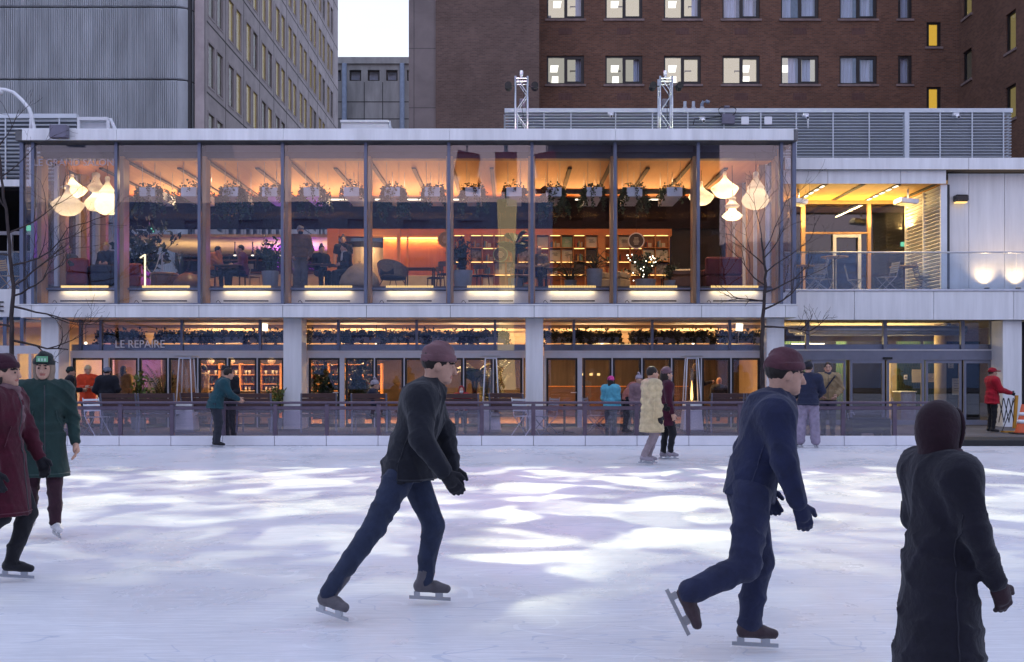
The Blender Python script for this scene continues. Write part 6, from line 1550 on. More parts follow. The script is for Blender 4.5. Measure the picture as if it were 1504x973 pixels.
def roof_bits():
    for px, py, lab in ((897, 168, 'small white security camera on the louvre screen between the trusses'), (1032, 175, 'white security camera with black cable beside the grey junction box'), (1184, 170, 'white security camera above the terrace, on a long bracket'), (1405, 169, 'white security camera nearest the far end of the louvre screen')):
        y = ys - .2; t = thing('security_camera', lab, 'camera', (PX(px, y), y, PZ(py, y))); x, z = PX(px, y), PZ(py, y)
        b = MB(); b.cbox(x-.09, x+.09, y, y+.12, z-.02, z+.07, .01); b.build('mount', 'white_paint', t); b = MB(); b.tube([(x+.01, y-.02, z-.03), (x+.01, y-.14, z-.10)], .05, 10); b.build('camera_body', 'letter_white', t); b = MB(); b.tube([(x+.01, y-.141, z-.10), (x+.01, y-.155, z-.108)], .03, 10); b.build('lens', 'black_gloss', t)
        if px == 1184: b = MB(); b.tube([(x+.05, y-.03, z-.1), (x+.05, y-.03, z-.4)], [.035, .012], 6); b.build('bracket', 'white_paint', t)
    y = ys - .16
    t = thing('junction_box', 'grey junction box with looped cables on the louvre screen', 'junction box', (PX(1070, y), y, PZ(174, y)))
    b = MB(); b.cbox(PX(1060.5, y), PX(1079.5, y), y, y+.1, PZ(182, y), PZ(167, y), .012); b.build('housing', 'grey_box', t)
    b = MB(); b.cbox(PX(1064, y), PX(1072, y), y+.02, y+.14, PZ(158, y), PZ(155, y), .01); b.build('lid_box', 'grey_box', t)
    for s in (-1, 1):
        b = MB(); b.tube([(PX(1068 + s*q[0], y), y-.02, PZ(q[1], y)) for q in ((8, 170), (12, 166), (13, 161), (8, 157), (4, 157))], .014, 5); b.build('cable', 'black', t)
    b = MB(); b.tube([(PX(1060, y), y-.02, PZ(172, y)), (PX(1040, y), y-.03, PZ(174, y)), (PX(1020, y), y-.02, PZ(175, y)), (PX(1018, y), y-.02, PZ(184, y))], .016, 5); b.build('feed_cable', 'black', t)
    for i, px in enumerate((1094.5, 1128.5)):
        t = thing('access_plate', ['square white plate on the louvre screen next to the grey junction box', 'square white plate on the louvre screen nearer the wing wall'][i], 'plate', (PX(px, y), y, PZ(177, y)))
        b = MB(); b.cbox(PX(px-5.6, y), PX(px+5.6, y), y, y+.05, PZ(183, y), PZ(171.5, y), .008); b.build('cover', 'letter_white', t); b = MB(); b.box(PX(px-3, y), PX(px+3, y), y+.052, y+.09, PZ(180, y), PZ(174, y)); b.build('bracket', 'steel', t)
    y = 33.0
    for i, (px, bend) in enumerate(((1006, 0), (1018.5, 0), (1031, 1))):
        t = thing('vent_pipe', ['straight roof vent pipe, first beside the second truss', 'straight roof vent pipe between its two neighbours', 'grey roof vent pipe bent over at the top'][i], 'vent pipe', (PX(px, y), y, 8)); x = PX(px, y)
        b = MB()
        if not bend: b.tube([(x, y, 7.6), (x, y, PZ(149.5, y))], .055, 10)
        else: b.tube([(x, y, 7.6), (x, y, PZ(153, y)), (x+.04, y, PZ(150, y)), (x+.14, y, PZ(149, y)), (x+.24, y, PZ(151, y))], .055, 10)
        b.build('pipe', 'pipe_blue' if bend else 'alu', t, True); b = MB(); b.lathe([(.075, PZ(160, y)), (.075, PZ(158, y)), (.055, PZ(157, y))], (x, y, 0), 12); b.build('collar', 'steel', t)
    y = 28.42; t = thing('wall_lamp', 'black box wall lamp with a lit slot on the white wing wall', 'wall lamp', (PX(1409.5, y), y, PZ(293, y)))
    b = MB(); b.cbox(PX(1401, y), PX(1420, y), y-.14, y+.075, PZ(297, y), PZ(287, y), .03); b.build('housing', 'black_gloss', t); b = MB(); b.box(PX(1402, y), PX(1418, y), y-.12, y+.04, PZ(299, y), PZ(297.3, y)); b.build('lit_slot', 'led_warm', t)
    for i, px in enumerate((1450, 1496)):
        x, yy, z = PX(px, 28.3), 28.32, PZ(425, 28.3); t = thing('uplight', ['wall uplight glowing on the white panel beside the terrace', 'wall uplight at the picture edge end of the white wall'][i], 'uplight', (x, yy, z))
        b = MB(); b.lathe([(.06, z), (.075, z+.03), (.06, z+.045)], (x, yy, 0), 12); b.build('body', 'black', t); b = MB(); b.lathe([(.001, z+.046), (.05, z+.048)], (x, yy, 0), 12); b.build('lens', 'led_warm', t)
roof_bits()
# ------------------------------------------------------------------ rink barrier and patio
def barrier():
    y = 22.46; xe = PX(1386, y); t = thing('rink_barrier', 'long rink barrier of white kick boards, glass panels and rails with purple light painted in', 'barrier', (0, y, 0))
    xs = []; p = PX(783.5, y); d = 76.1*y/1504
    x = p
    while x - d > -24: x -= d
    while x < xe: xs.append(x); x += d
    xs.append(xe)
    zb = PZ(640.5, y); zt = PZ(591, y)
    for a, c in zip(xs[:-1], xs[1:]):
        b = MB(); b.cbox(a+.006, c-.006, y, y+.06, .002, zb, .006); b.build('kick_board', 'board', t)
        b = MB(); b.box(a+.045, c-.045, y+.085, y+.099, zb+.01, PZ(603, y)); b.build('glass_panel', 'glass_rail', t)
    for x in xs:
        b = MB(); b.cbox(x-.045, x+.045, y+.065, y+.12, .1, zt-.045, .006); b.build('post', 'rail', t)
    b = MB(); b.cbox(xs[0], xe+.06, y+.045, y+.15, zt-.04, zt+.012, .012); b.build('handrail', 'rail', t)
    b = MB(); b.cbox(xs[0], xe+.04, y+.075, y+.11, PZ(602.5, y), PZ(597, y), .006); b.build('mid_rail', 'rail', t)
    b = MB(); b.box(xs[0], xe, y+.062, y+.18, .002, .12); b.build('board_backing', 'rubber', t)
barrier()
def heater(label, px, Y, lit):
    t = thing('patio_heater', label, 'patio heater', (PX(px, Y), Y, .10)); x = PX(px, Y); z = .10
    def fr(r0, r1, za, zb, name, m):
        b = MB(); b.add([(x+sx*r, Y+sy*r, zz) for r, zz in ((r0,za),(r1,zb)) for sx, sy in ((-1,-1),(1,-1),(1,1),(-1,1))], [(0,1,2,3)[::-1],(4,5,6,7),(0,1,5,4),(1,2,6,5),(2,3,7,6),(3,0,4,7)]); return b.build(name, m, t)
    fr(.27, .27, z, z+.05, 'plinth', 'steel'); fr(.255, .20, z+.052, z+.74, 'cabinet', 'white_panel'); fr(.215, .215, z+.742, z+.765, 'deck', 'alu')
    for sx in (-1,1):
        for sy in (-1,1): b = MB(); b.tube([(x+sx*.195, Y+sy*.195, z+.765), (x+sx*.14, Y+sy*.14, z+1.86)], .016, 6); b.build('strut', 'alu', t)
    b = MB(); b.tube([(x, Y, z+.765), (x, Y, z+1.84)], .05, 12); b.build('glass_tube', 'glass_low', t, True)
    fr(.15, .15, z+1.845, z+1.88, 'collar', 'alu'); fr(.27, .20, z+1.90, z+1.93, 'cap', 'steel')
    if lit:
        b = MB(); b.lathe([(.001,0),(.028,.03),(.032,.12),(.02,.32),(.001,.52)], (x, Y, z+.78), 10); b.build('flame', 'flame', t, True)
    b = MB(); b.cbox(x-.04, x+.04, Y-.255, Y-.235, z+.55, z+.60, .004); b.build('control_knob', 'black', t)
heater('pyramid patio heater with white base in front of the shop shelves', 274, 26.2, False)
heater('pyramid patio heater before the bright foliage and light streaks', 721, 26.2, False)
heater('pyramid patio heater with a burning flame near the cream puffer skater', 1016, 26.2, True)
heater('pyramid patio heater behind the burgundy coat at the picture edge', 4, 26.2, False)
def patio_chair():
    t = thing('patio_chair', 'x', 'patio chair')
    b = MB(); w = .43
    for q in range(4): b.obox((0, -.20+q*.135, .43 - q*.012), (w*2, .115, .025), 0)
    b.build('seat', 'slat_brown', t)
    b = MB()
    for q in range(4): b.obox((0, .30+q*.035, .55+q*.125), (w*2, .025, .11), 0, 0, ('X', -.25))
    b.build('backrest', 'slat_brown', t)
    for s in (-1,1):
        b = MB(); b.tube([(s*w,-.28,0),(s*w,-.27,.62)], .024, 6); b.build('leg', 'grey_frame', t)
        b = MB(); b.tube([(s*w,.36,0),(s*w,.28,.42),(s*w,.42,.98)], .024, 6); b.build('leg', 'grey_frame', t)
        b = MB(); b.cbox(s*w-.04,s*w+.04,-.30,.34,.62,.645,.005); b.build('armrest', 'slat_brown', t)
    return t
pc = patio_chair(); first = True
for px, Y, rz, lab in ((182.5, 25.7, PI, 'brown slatted patio chair behind the black capped visitor'), (235, 25.7, PI+.1, 'brown slatted patio chair between plant and first pyramid heater'), (300, 26.4, PI-.3, 'brown slatted patio chair half behind the first pyramid heater'), (378, 25.8, PI, 'brown slatted patio chair to the side of the man in teal jacket'), (468, 25.9, PI+.2, 'empty slatted patio chair by the pot of leafy shrubs'),
                   (545, 25.6, PI, 'slatted patio chair under the visitor in striped beanie'), (678, 25.6, PI, 'slatted patio chair holding the seated child in red hood'), (748, 26.1, PI-.2, 'slatted patio chair beside the second pyramid heater'), (925, 25.9, PI+.1, 'slatted patio chair behind the girl in pink hat'), (1066, 25.9, PI, 'slatted patio chair past the burning heater'), (1112, 25.9, PI, 'slatted patio chair nearest the last white column')):
    if first: o = pc; o.location = (PX(px, Y), Y, .10); o.rotation_euler = (0,0,rz); o['label'] = lab; first = False
    else: o = dup(pc, (PX(px, Y), Y, .10), rz, lab)
    o['group'] = 'slatted patio chairs along the barrier'
def bistro_chair(label, px, Y, rz, m='alu', z=.10):
    t = thing('bistro_chair', label, 'chair'); b = MB()
    for q in range(6): b.obox((0, -.17+q*.068, .45), (.40, .05, .012), 0)
    b.build('seat', m, t); b = MB()
    for q in range(5): b.obox((0, .235+q*.012, .60+q*.062), (.38, .012, .045), 0, 0, ('X', -.2))
    b.build('backrest', m, t)
    for s in (-1,1):
        b = MB(); b.tube([(s*.20,.30,0),(s*.20,-.02,.26),(s*.20,-.20,.45)], .012, 6); b.build('leg', m, t)
        b = MB(); b.tube([(s*.20,-.28,0),(s*.20,.0,.26),(s*.20,.20,.46),(s*.20,.30,.90)], .012, 6); b.build('leg', m, t)
    t.location = (PX(px, Y), Y, z); t.rotation_euler = (0,0,rz); return t
bistro_chair('folding metal bistro chair behind glass panel next to black capped visitor', 143, 24.2, .9, 'alu')
bistro_chair('light folding bistro chair in front of the third white column', 772, 24.6, PI*.8, 'planter_white')
bistro_chair('dark folding bistro chair beside the small bistro table', 800, 24.6, -1.0, 'grey_frame')
bistro_chair('wire bistro chair next to the girl in pink hat', 876, 25.0, 1.2, 'grey_frame')
bistro_chair('wire bistro chair standing by the black bag near the green parka', 118, 24.8, 2.0, 'red_leather')
def bistro_table(label, px, Y, h=.74, z=.10, m='oak', r=.33):
    t = thing('bistro_table', label, 'table', (PX(px, Y), Y, z)); c = (PX(px, Y), Y, z)
    b = MB(); b.lathe([(.001,h-.025),(r,h-.025),(r+.005,h-.01),(r,h),(.001,h)], c, 24); b.build('tabletop', m, t); b = MB(); b.tube([(c[0],Y,z+.02),(c[0],Y,z+h-.026)], .03, 8); b.build('pedestal', 'black', t)
    b = MB()
    for q in range(3): a = q*2.09+.4; b.tube([(c[0],Y,z+.05),(c[0]+.26*math.cos(a),Y+.26*math.sin(a),z+.012)], .016, 6)
    b.build('foot', 'black', t); return t
bistro_table('small round bistro table by the glass doors of the third bay', 829, 25.2)
zt = PZ(425, 28.0)
bistro_table('bistro table with pale top standing in front of terrace door', 1226, 29.4, .74+.3, zt, 'oak', .38)
bistro_table('low bistro table by the slatted terrace wall', 1328, 29.6, .78, zt, 'oak', .40)
bistro_table('bistro table at the terrace corner nearest the glass salon', 1178, 29.0, .74, zt, 'oak', .34)
for lab, px, Y, rz in (('metal terrace chair left of the table before the door', 1196, 29.6, -1.2), ('metal terrace chair turned away beside the terrace door', 1211, 30.0, 2.4), ('metal terrace chair on the far side of the tall table', 1256, 30.2, 1.3), ('metal terrace chair facing the slatted wall', 1302, 29.3, -1.4), ('metal terrace chair tucked against the slatted terrace wall', 1358, 29.4, 1.5), ('metal terrace chair close to the balustrade by the bare tree', 1200, 28.5, -2.0)):
    lab = lab.replace('left of the table before the door', 'between corner table and tall table')
    bistro_chair(lab, px, Y, rz, 'grey_frame', zt)
bistro_chair('pale terrace chair on the side wing beside the bare tree', 16, 29.0, 2.6, 'yellow', PZ(425, 28.0))
for i, (px, lab) in enumerate(((1341, 'white terrace heater fixed under the timber ceiling above the slatted wall'), (1170, 'white terrace heater under the ceiling at the salon end'))):
    y = 29.0; z = PZ(270, 28.15); x = PX(px-10 if i == 0 else px, y); t = thing('ceiling_heater', lab, 'heater', (x, y, z-.4))
    b = MB(); b.obox((x, y, z-.36), (.50, .55, .12), 0, 0, ('Y', .12)); b.build('housing', 'alu', t); b = MB(); b.obox((x, y-.02, z-.43), (.42, .47, .02), 0, 0, ('Y', .12)); b.build('grille', 'steel', t); b = MB(); b.tube([(x+.05, y, z-.31), (x+.05, y, z-.005)], .03, 6); b.build('bracket', 'alu', t)
def cart():
    Y = 23.3; x0, x1 = PX(1252, Y), PX(1308, Y); t = thing('folding_wagon', 'dark navy folding wagon parked behind the barrier near the sliding doors', 'wagon', ((x0+x1)/2, Y, .1))
    b = MB()
    for a, c, e, f in ((x0,x1,Y,Y+.03),(x0,x1,Y+.5,Y+.53),(x0,x0+.03,Y+.03,Y+.5),(x1-.03,x1,Y+.03,Y+.5)): b.box(a,c,e,f,.24,.56)
    b.box(x0,x1,Y,Y+.53,.22,.24); b.build('basket', 'navy_canvas', t)
    for x in (x0+.1, x1-.1):
        for yy in (Y-.02, Y+.55): b = MB(); b.tube([(x, yy-.025, .19), (x, yy+.025, .19)], .09, 14); b.build('wheel', 'rubber', t)
    b = MB(); b.tube([(x0, Y+.26, .5), (x0-.03, Y+.26, .66), (x0+.10, Y+.26, .68), (x0+.14, Y+.26, .62)], .014, 6); b.build('handle', 'steel', t)
cart()
def gate():
    Y = 25.6; t = thing('folding_gate', 'expanding safety gate with black lattice and yellow end post', 'gate', (PX(1480, Y), Y, .1)); x0, x1 = PX(1467, Y), PX(1489, Y); z0, z1 = PZ(629, Y)+.02, PZ(585, Y)
    b = MB(); n = 3
    for q in range(n):
        a, c = x0+(x1-x0)*q/n, x0+(x1-x0)*(q+1)/n
        b.tube([(a, Y, z0+.12), (c, Y+.02, z1)], .012, 5); b.tube([(c, Y-.02, z0+.12), (a, Y, z1)], .012, 5)
    b.build('lattice', 'black', t)
    b = MB(); b.obox(((x1+.04), Y, (z0+z1)/2+.02), (.07, .06, z1-z0+.1), 0, 0, ('Y', .07)); b.build('post', 'yellow', t); b = MB(); b.box(x1-.28, x1+.16, Y-.1, Y+.1, .10, .135); b.build('foot', 'yellow', t)
    b = MB(); b.tube([(x1+.0, Y-.06, z1+.0), (x1-.34, Y-.1, .14)], .012, 5); b.build('stay', 'black', t)
    Y = 25.0; x = PX(1502, Y); t = thing('traffic_cone', 'orange traffic cone with pale bands at the picture edge beside the folding gate', 'traffic cone', (x, Y, .1))
    b = MB(); b.lathe([(.001,.13),(.21,.13),(.17,.16),(.028,.82),(.001,.83)], (x,Y,0), 20); b.build('cone', 'orange_plastic', t, True)
    for z, h in ((.36,.09),(.55,.08)): b = MB(); r = lambda q: .17-.142*(q-.16)/.66+.004; b.lathe([(r(z),z),(r(z+h),z+h)], (x,Y,0), 20); b.build('band', 'letter_white', t, True)
    b = MB(); b.cbox(x-.24,x+.24,Y-.24,Y+.24,.10,.129,.01); b.build('base', 'black', t)
gate()
plant('bush', 'loose shrub with small leaves by the doors, beside brown patio chair', (PX(203, 27.0), 27.0, .1), 1.25, 31, ph=.32, leafm='leaf_bright', spread=.8)
plant('palm', 'potted palm inside the shop doors behind the first heater', (PX(240, 28.6), 28.6, .11), 1.7, 32, ph=.4, spread=.7)
plant('bush', 'flowering bush behind the teal jacket near the shop shelves', (PX(404, 27.0), 27.0, .1), 1.0, 33, ph=.3, leafm='leaf_bright', spread=.8)
plant('bush', 'big leafy shrub inside the glass door beside the second column', (PX(482, 28.6), 28.6, .11), 1.65, 34, ph=.38, leafm='leaf', spread=1.0)
plant('bush', 'tall shrub behind the folding doors and striped beanie', (PX(527, 28.9), 28.9, .11), 2.0, 35, ph=.35, leafm='leaf', spread=.6)
plant('banana', 'bright green banana plant lit behind the second heater', (PX(697, 28.7), 28.7, .11), 2.1, 36, ph=.4, leafm='leaf_bright', spread=.8)
plant('palm', 'palm with yellow lit fronds behind the second heater', (PX(722, 29.2), 29.2, .11), 2.0, 37, ph=.4, leafm='leaf_bright', spread=.8)

def shop():
    protos = {}
    def bottle(): b = MB(); b.lathe([(.001,0),(.035,0),(.036,.17),(.013,.22),(.013,.29),(.001,.29)], (0,0,0), 8); return b.build('bottle', 'bottle', None, True)
    def cup(): b = MB(); b.lathe([(.001,0),(.03,0),(.045,.13),(.04,.13),(.026,.01),(.001,.01)], (0,0,0), 10); return b.build('cup', 'cup', None, True)
    def bowl(): b = MB(); b.lathe([(.001,0),(.06,.0),(.13,.10),(.11,.19),(.05,.22),(.001,.225)], (0,0,0), 12); return b.build('jar', 'cup', None, True)
    B0, C0, J0 = bottle(), cup(), bowl(); used = [0,0,0]
    def put(i, loc):
        src = (B0, C0, J0)[i]
        if used[i] == 0: o = src; used[i] = 1
        else: o = src.copy(); COL.objects.link(o)
        o.location = loc; lab, cat, g = (('dark wine bottle standing on the timber shop shelves','bottle','bottles on the shop shelves'), ('stacked pale cup on the timber shop shelves','cup','cups on the shop shelves'), ('round pale jar along the top of the shop shelves','jar','jars on the shop shelves'))[i]
        tag(o, lab, cat, g)
    Y = 32.2; rr = random.Random(9)
    for (p0, p1, nm) in ((292, 412, 'timber shop shelves with cups and bottles behind the teal jacket'), (456, 560, 'timber wine shelves behind the plants next to the second column')):
        t = thing('shop_shelf', nm, 'shelf', (PX((p0+p1)/2, Y), Y, .11)); xs = [PX(p0+(p1-p0)*q/4, Y) for q in range(5)]
        for x in xs: b = MB(); b.box(x-.03, x+.03, Y, Y+.32, .112, PZ(534, Y)); b.build('upright', 'cherry_edge', t)
        zs = [PZ(p, Y) for p in (535.5, 550.5, 564, 574, 588, 601)]
        for z in zs:
            for a, c in zip(xs[:-1], xs[1:]): b = MB(); b.box(a+.032, c-.032, Y+.005, Y+.315, z-.02, z); b.build('shelf', 'cherry_edge', t)
        b = MB(); b.box(xs[0], xs[-1], Y+.322, Y+.34, .112, zs[0]); b.build('back_panel', 'walnut', t)
        for zi, z in enumerate(zs):
            for a, c in zip(xs[:-1], xs[1:]):
                n = int((c-a-.1)/(.13 if zi else .36))
                if p0 > 400 and zi == 0: continue
                for q in range(n):
                    if rr.random() < .12: continue
                    x = a+.1+(c-a-.2)*(q+.5)/n
                    k = 2 if zi == 0 else (1 if (zi in (1,3) and p0 < 400) else 0)
                    put(k, (x, Y+.12+rr.random()*.06, z+.002))
    t = thing('shop_counter', 'pale lit shop counter behind the patio chairs', 'counter', (PX(350, 30), 30, .11)); b = MB(); b.box(PX(285,30), PX(400,30), 30, 30.6, .112, 1.0); b.build('front', 'wall_cream', t); b = MB(); b.cbox(PX(284,30), PX(401,30), 29.95, 30.65, 1.003, 1.05, .01); b.build('countertop', 'walnut', t)
    t = thing('menu_board', 'cream menu board standing inside the doors beside the palm', 'board', (PX(226, 29.5), 29.5, .11)); b = MB(); b.box(PX(217,29.5), PX(237,29.5), 29.5, 29.54, 1.0, PZ(555,29.5)); b.build('board', 'paper', t); b = MB(); b.box(PX(218,29.5), PX(236,29.5), 29.545, 29.57, .112, .998); b.build('stand', 'black', t)
    for i, (px, lab) in enumerate(((388, 'hanging white work lamp with trailing cable behind upper shop glass, above the shelves'), (1086, 'hanging white work lamp with trailing cable behind upper shop glass, near the last column'))):
        Y = 28.5; x = PX(px, Y); t = thing('hanging_lamp', lab, 'lamp', (x, Y, PZ(482, Y))); b = MB(); b.obox((x, Y, PZ(481, Y)), (.17, .10, .20), 0, 0, ('Y', .08)); b.build('lamp_panel', 'led_white', t); b = MB(); b.tube([(x, Y, PZ(475, Y)), (x, Y, ZS-.07)], .008, 4); b.build('cord', 'black', t)
        b = MB(); b.tube([(x-.02, Y-.06, PZ(486, Y)), (x-.05, Y-.07, PZ(495, Y)), (x-.03, Y-.07, PZ(507, Y))], .012, 4); b.build('cable', 'cup', t)
    for i, px in enumerate((126, 553, 686, 884, 1018)):
        Y = 29.4; x = PX(px, Y); t = thing('spot_lamp', f'tiny glowing spot lamp under the shop ceiling, {ORD[i]} along the clerestory', 'spot lamp', (x, Y, PZ(505, Y))); b = MB(); b.lathe([(.001,-.03),(.04,-.01),(.045,.02),(.02,.05),(.001,.05)], (x,Y,PZ(505,Y)), 10); b.build('bulb', 'led_white', t, True); b = MB(); b.tube([(x,Y,PZ(505,Y)+.05),(x,Y,ZS-.07)], .01, 4); b.build('cord', 'black', t)
    # lobby papers and fittings
    Y = 31.5
    for lab, p, q, r_, s_, m in (('large white notice on the green tiled lobby wall', 1339, 1353, 543, 562, 'paper'), ('cream notice with printed lines on the lobby glass', 1360.5, 1373, 549, 561.5, 'paper'), ('small notice high on the lobby partition', 1392, 1400, 534, 541, 'paper'), ('pale notice board low on the lobby partition by the doors', 1398, 1411, 556, 580, 'paper')):
        y = Y if p < 1355 else 30.9; t = thing('notice', lab, 'notice', (PX((p+q)/2, y), y, PZ(s_, y))); b = MB(); b.box(PX(p, y), PX(q, y), y-.03, y-.015, PZ(s_, y), PZ(r_, y)); b.build('sheet', m, t)
        b = MB(); n = 5; 
        for k in range(n): z = PZ(r_, y) - (PZ(r_, y)-PZ(s_, y))*(k+1)/(n+1.5); b.box(PX(p, y)+.05, PX(q, y)-.05-.03*(k % 3), y-.034, y-.031, z-.006, z+.006)
        b.build('print', 'ink' if p != 1339 else 'cup', t)
    t = thing('card_reader', 'small white wall fitting with dark button on green tiles', 'wall fitting', (PX(1329, Y), Y, PZ(555, Y))); b = MB(); b.cbox(PX(1327, Y), PX(1332, Y), Y-.05, Y-.005, PZ(558, Y), PZ(551, Y), .01); b.build('case', 'letter_white', t); b = MB(); b.box(PX(1328.7, Y), PX(1330.3, Y), Y-.06, Y-.051, PZ(555.5, Y), PZ(553.5, Y)); b.build('button', 'black', t)
    t = thing('wall_screen', 'white framed panel on the tiled lobby wall behind the navy jacket', 'panel', (PX(1169, Y), Y, PZ(562, Y))); b = MB(); b.box(PX(1163, Y), PX(1177, Y), Y-.05, Y-.01, PZ(570, Y), PZ(555, Y)); b.build('frame', 'letter_white', t); b = MB(); b.box(PX(1166, Y), PX(1174, Y), Y-.056, Y-.051, PZ(568, Y), PZ(559, Y)); b.build('screen', 'sign_grey', t)
    t = thing('lobby_desk', 'pale lobby desk behind the sliding doors', 'desk', (PX(1335, 30.6), 30.6, .11)); b = MB(); b.box(PX(1323,30.6), PX(1345,30.6), 30.6, 31.2, .112, PZ(577,30.6)); b.build('front', 'steel', t); b = MB(); b.cbox(PX(1322,30.6), PX(1346,30.6), 30.55, 31.25, PZ(577,30.6)+.003, PZ(575.5,30.6)+.01, .008); b.build('desktop', 'planter_white', t)
shop()

# ------------------------------------------------------------------ bare trees
def bare_tree(label, path, seed, limbs, spread=1.0):
    r = random.Random(seed); base = path[0]; t = thing('bare_tree', label, 'tree', base)
    pts = []; 
    for a, c in zip(path[:-1], path[1:]):
        for q in range(4): pts.append(Vector(a).lerp(Vector(c), q/4) + Vector((r.gauss(0,.012), r.gauss(0,.012), 0)))
    pts.append(Vector(path[-1])); n = len(pts); rad = [.064*(1-.70*i/(n-1)) for i in range(n)]
    b = MB(); b.tube(pts, rad, 10); tr = b.build('trunk', 'bark', t, True)
    def grow(b, p, d, L, rd, depth):
        k = 5; q = p.copy(); ps = [q.copy()]; dd = d.normalized()
        for i in range(k):
            dd = (dd + rv(r)*.20 + Vector((0,0,.07))).normalized(); q = q + dd*(L/k); ps.append(q.copy())
        b.tube(ps, [max(.0032, rd*(1-.62*i/k)) for i in range(k+1)], 5 if depth < 2 else 3, 0, False)
        if depth >= 3 or L < .12: return
        for i in range(2, k+1):
            m = 0 if r.random() < (.18 if depth == 0 else .40) else 1
            for _ in range(m):
                side = (dd.cross(rv(r))).normalized(); nd = (dd*.75 + side*r.uniform(.4,.9)*spread + Vector((0,0,.10))).normalized()
                nd.y *= .7
                grow(b, ps[i], nd, L*r.uniform(.42,.70), rd*.52, depth+1)
    for f, a, el, L in limbs:
        i = min(n-1, int(f*(n-1))); b = MB()
        grow(b, pts[i], Vector((math.cos(a)*math.cos(el), .35*math.sin(a*3.3+f*9)*math.cos(el), math.sin(el))), L, rad[i]*.62, 0)
        b.build('branch', 'bark', t)
    return t
Y = 24.6
P = lambda px, py: (PX(px, Y), Y, PZ(py, Y) if py < 640 else .10)
bare_tree('bare tree in front of the entrance wing corner, twigs over the salon glass', [P(1119, 650), P(1119, 560), P(1120, 480), P(1123, 430), P(1124, 390), P(1118, 350)], 5,
          [(.98, 1.9, 1.0, 1.25), (.9, .9, 1.0, 1.6), (.8, 2.5, .6, 1.1), (.75, .55, .6, 1.35), (.68, 3.0, .3, .9), (.62, .25, .35, 1.3), (.55, 2.8, .25, .8), (.5, .2, .2, 1.25), (.44, .15, -.15, 1.1), (.86, .4, .9, 1.3)])
bare_tree('bare tree beside the side wing, trunk leaning out of the picture', [P(14, 650), P(15, 560), P(17, 480), P(19, 420), P(14, 360), P(6, 290), P(-2, 230), P(-6, 190)], 8,
          [(.92, .8, .7, 1.2), (.8, .4, .5, 1.1), (.7, 2.6, .6, 1.0), (.62, .3, .25, 1.6), (.55, 2.9, .2, .9), (.50, .1, .15, 1.9), (.42, .2, .1, 1.5), (.36, .05, -.15, 1.5), (.30, 3.0, .0, .8), (.27, .1, -.05, 1.5), (.46, .5, .45, 1.5)])
# ------------------------------------------------------------------ people
ICE, PLZ = 0.022, 0.10
def pp(px, Y, z=PLZ): return (PX(px, Y), Y, z)
BLK = (0.012,0.012,0.016); NAVY = (0.014,0.018,0.05); JEAN = (0.03,0.045,0.09)
# skaters on the ice
person('person in long burgundy coat at the picture edge, skating past the green parka', pp(4, 7.9, ICE), 0, 1.72,
       dict(kl=(.14,-.10,.50), al=(.02,-.10,.11), tl=(.18,-.11,.07), kr=(.03,.10,.50), ar=(-.26,.13,.16), tr=(-.12,.15,.06), el=(.08,-.24,1.13), hl=(.18,-.22,.92)), .012, top='coat', topcol=(0.055,0.004,0.014), hem=.50, hemflare=1.18, bottom=BLK, shoes='skate', shoecol=BLK, hat='beanie', hatcol=(0.04,0.01,0.02), hairstyle='long', gloves=BLK, scarf=(0.16,0.09,0.10))
person('person in long green parka and black beanie with green patch, white skates', pp(64, 10.05, ICE), -62, 1.77,
       dict(kl=(.06,-.09,.50), al=(.05,-.10,.11), tl=(.20,-.13,.07), kr=(-.04,.10,.50), ar=(-.14,.11,.12), tr=(.02,.14,.07), el=(-.02,-.26,1.10), hl=(.10,-.27,.87), er=(.0,.25,1.10), hr=(.12,.24,.88)), .011, top='coat', topcol=(0.014,0.036,0.033), hem=.56, hemflare=1.1, thick=.02, bottom=(0.035,0.012,0.02), shoes='skate', shoecol=(0.62,0.60,0.62), hat='beanie', hatcol=(0.012,0.018,0.018), hairstyle='short', hood='fur', emblem=1, look=(-12,-6))
person('skater in black jacket leaning forward with one leg swung back', pp(602, 7.05, ICE), 0, 1.84,
       dict(pel=(-.02,0,.91), wai=(.02,0,1.03), che=(.07,0,1.22), nec=(.13,0,1.385), hea=(.185,0,1.53), sl=(.09,-.19,1.33), sr=(.09,.19,1.33), el=(.20,-.25,1.09), hl=(.26,-.24,.86), er=(.10,.30,1.08), hr=(.24,.30,.88),
            jl=(-.01,-.095,.88), jr=(-.03,.095,.88), kl=(.14,-.12,.50), al=(.08,-.16,.11), tl=(.26,-.17,.07), kr=(-.20,.20,.53), ar=(-.46,.34,.13), tr=(-.32,.44,.07)), .011, topcol=(0.011,0.012,0.018), hem=(.0,0,.80), thick=.035, bottom=(0.022,0.03,0.06), shoes='skate', shoecol=(0.10,0.09,0.10), gloves=BLK, hat='beanie', hatcol=(0.15,0.075,0.085), hairstyle='short', look=(0,-10))
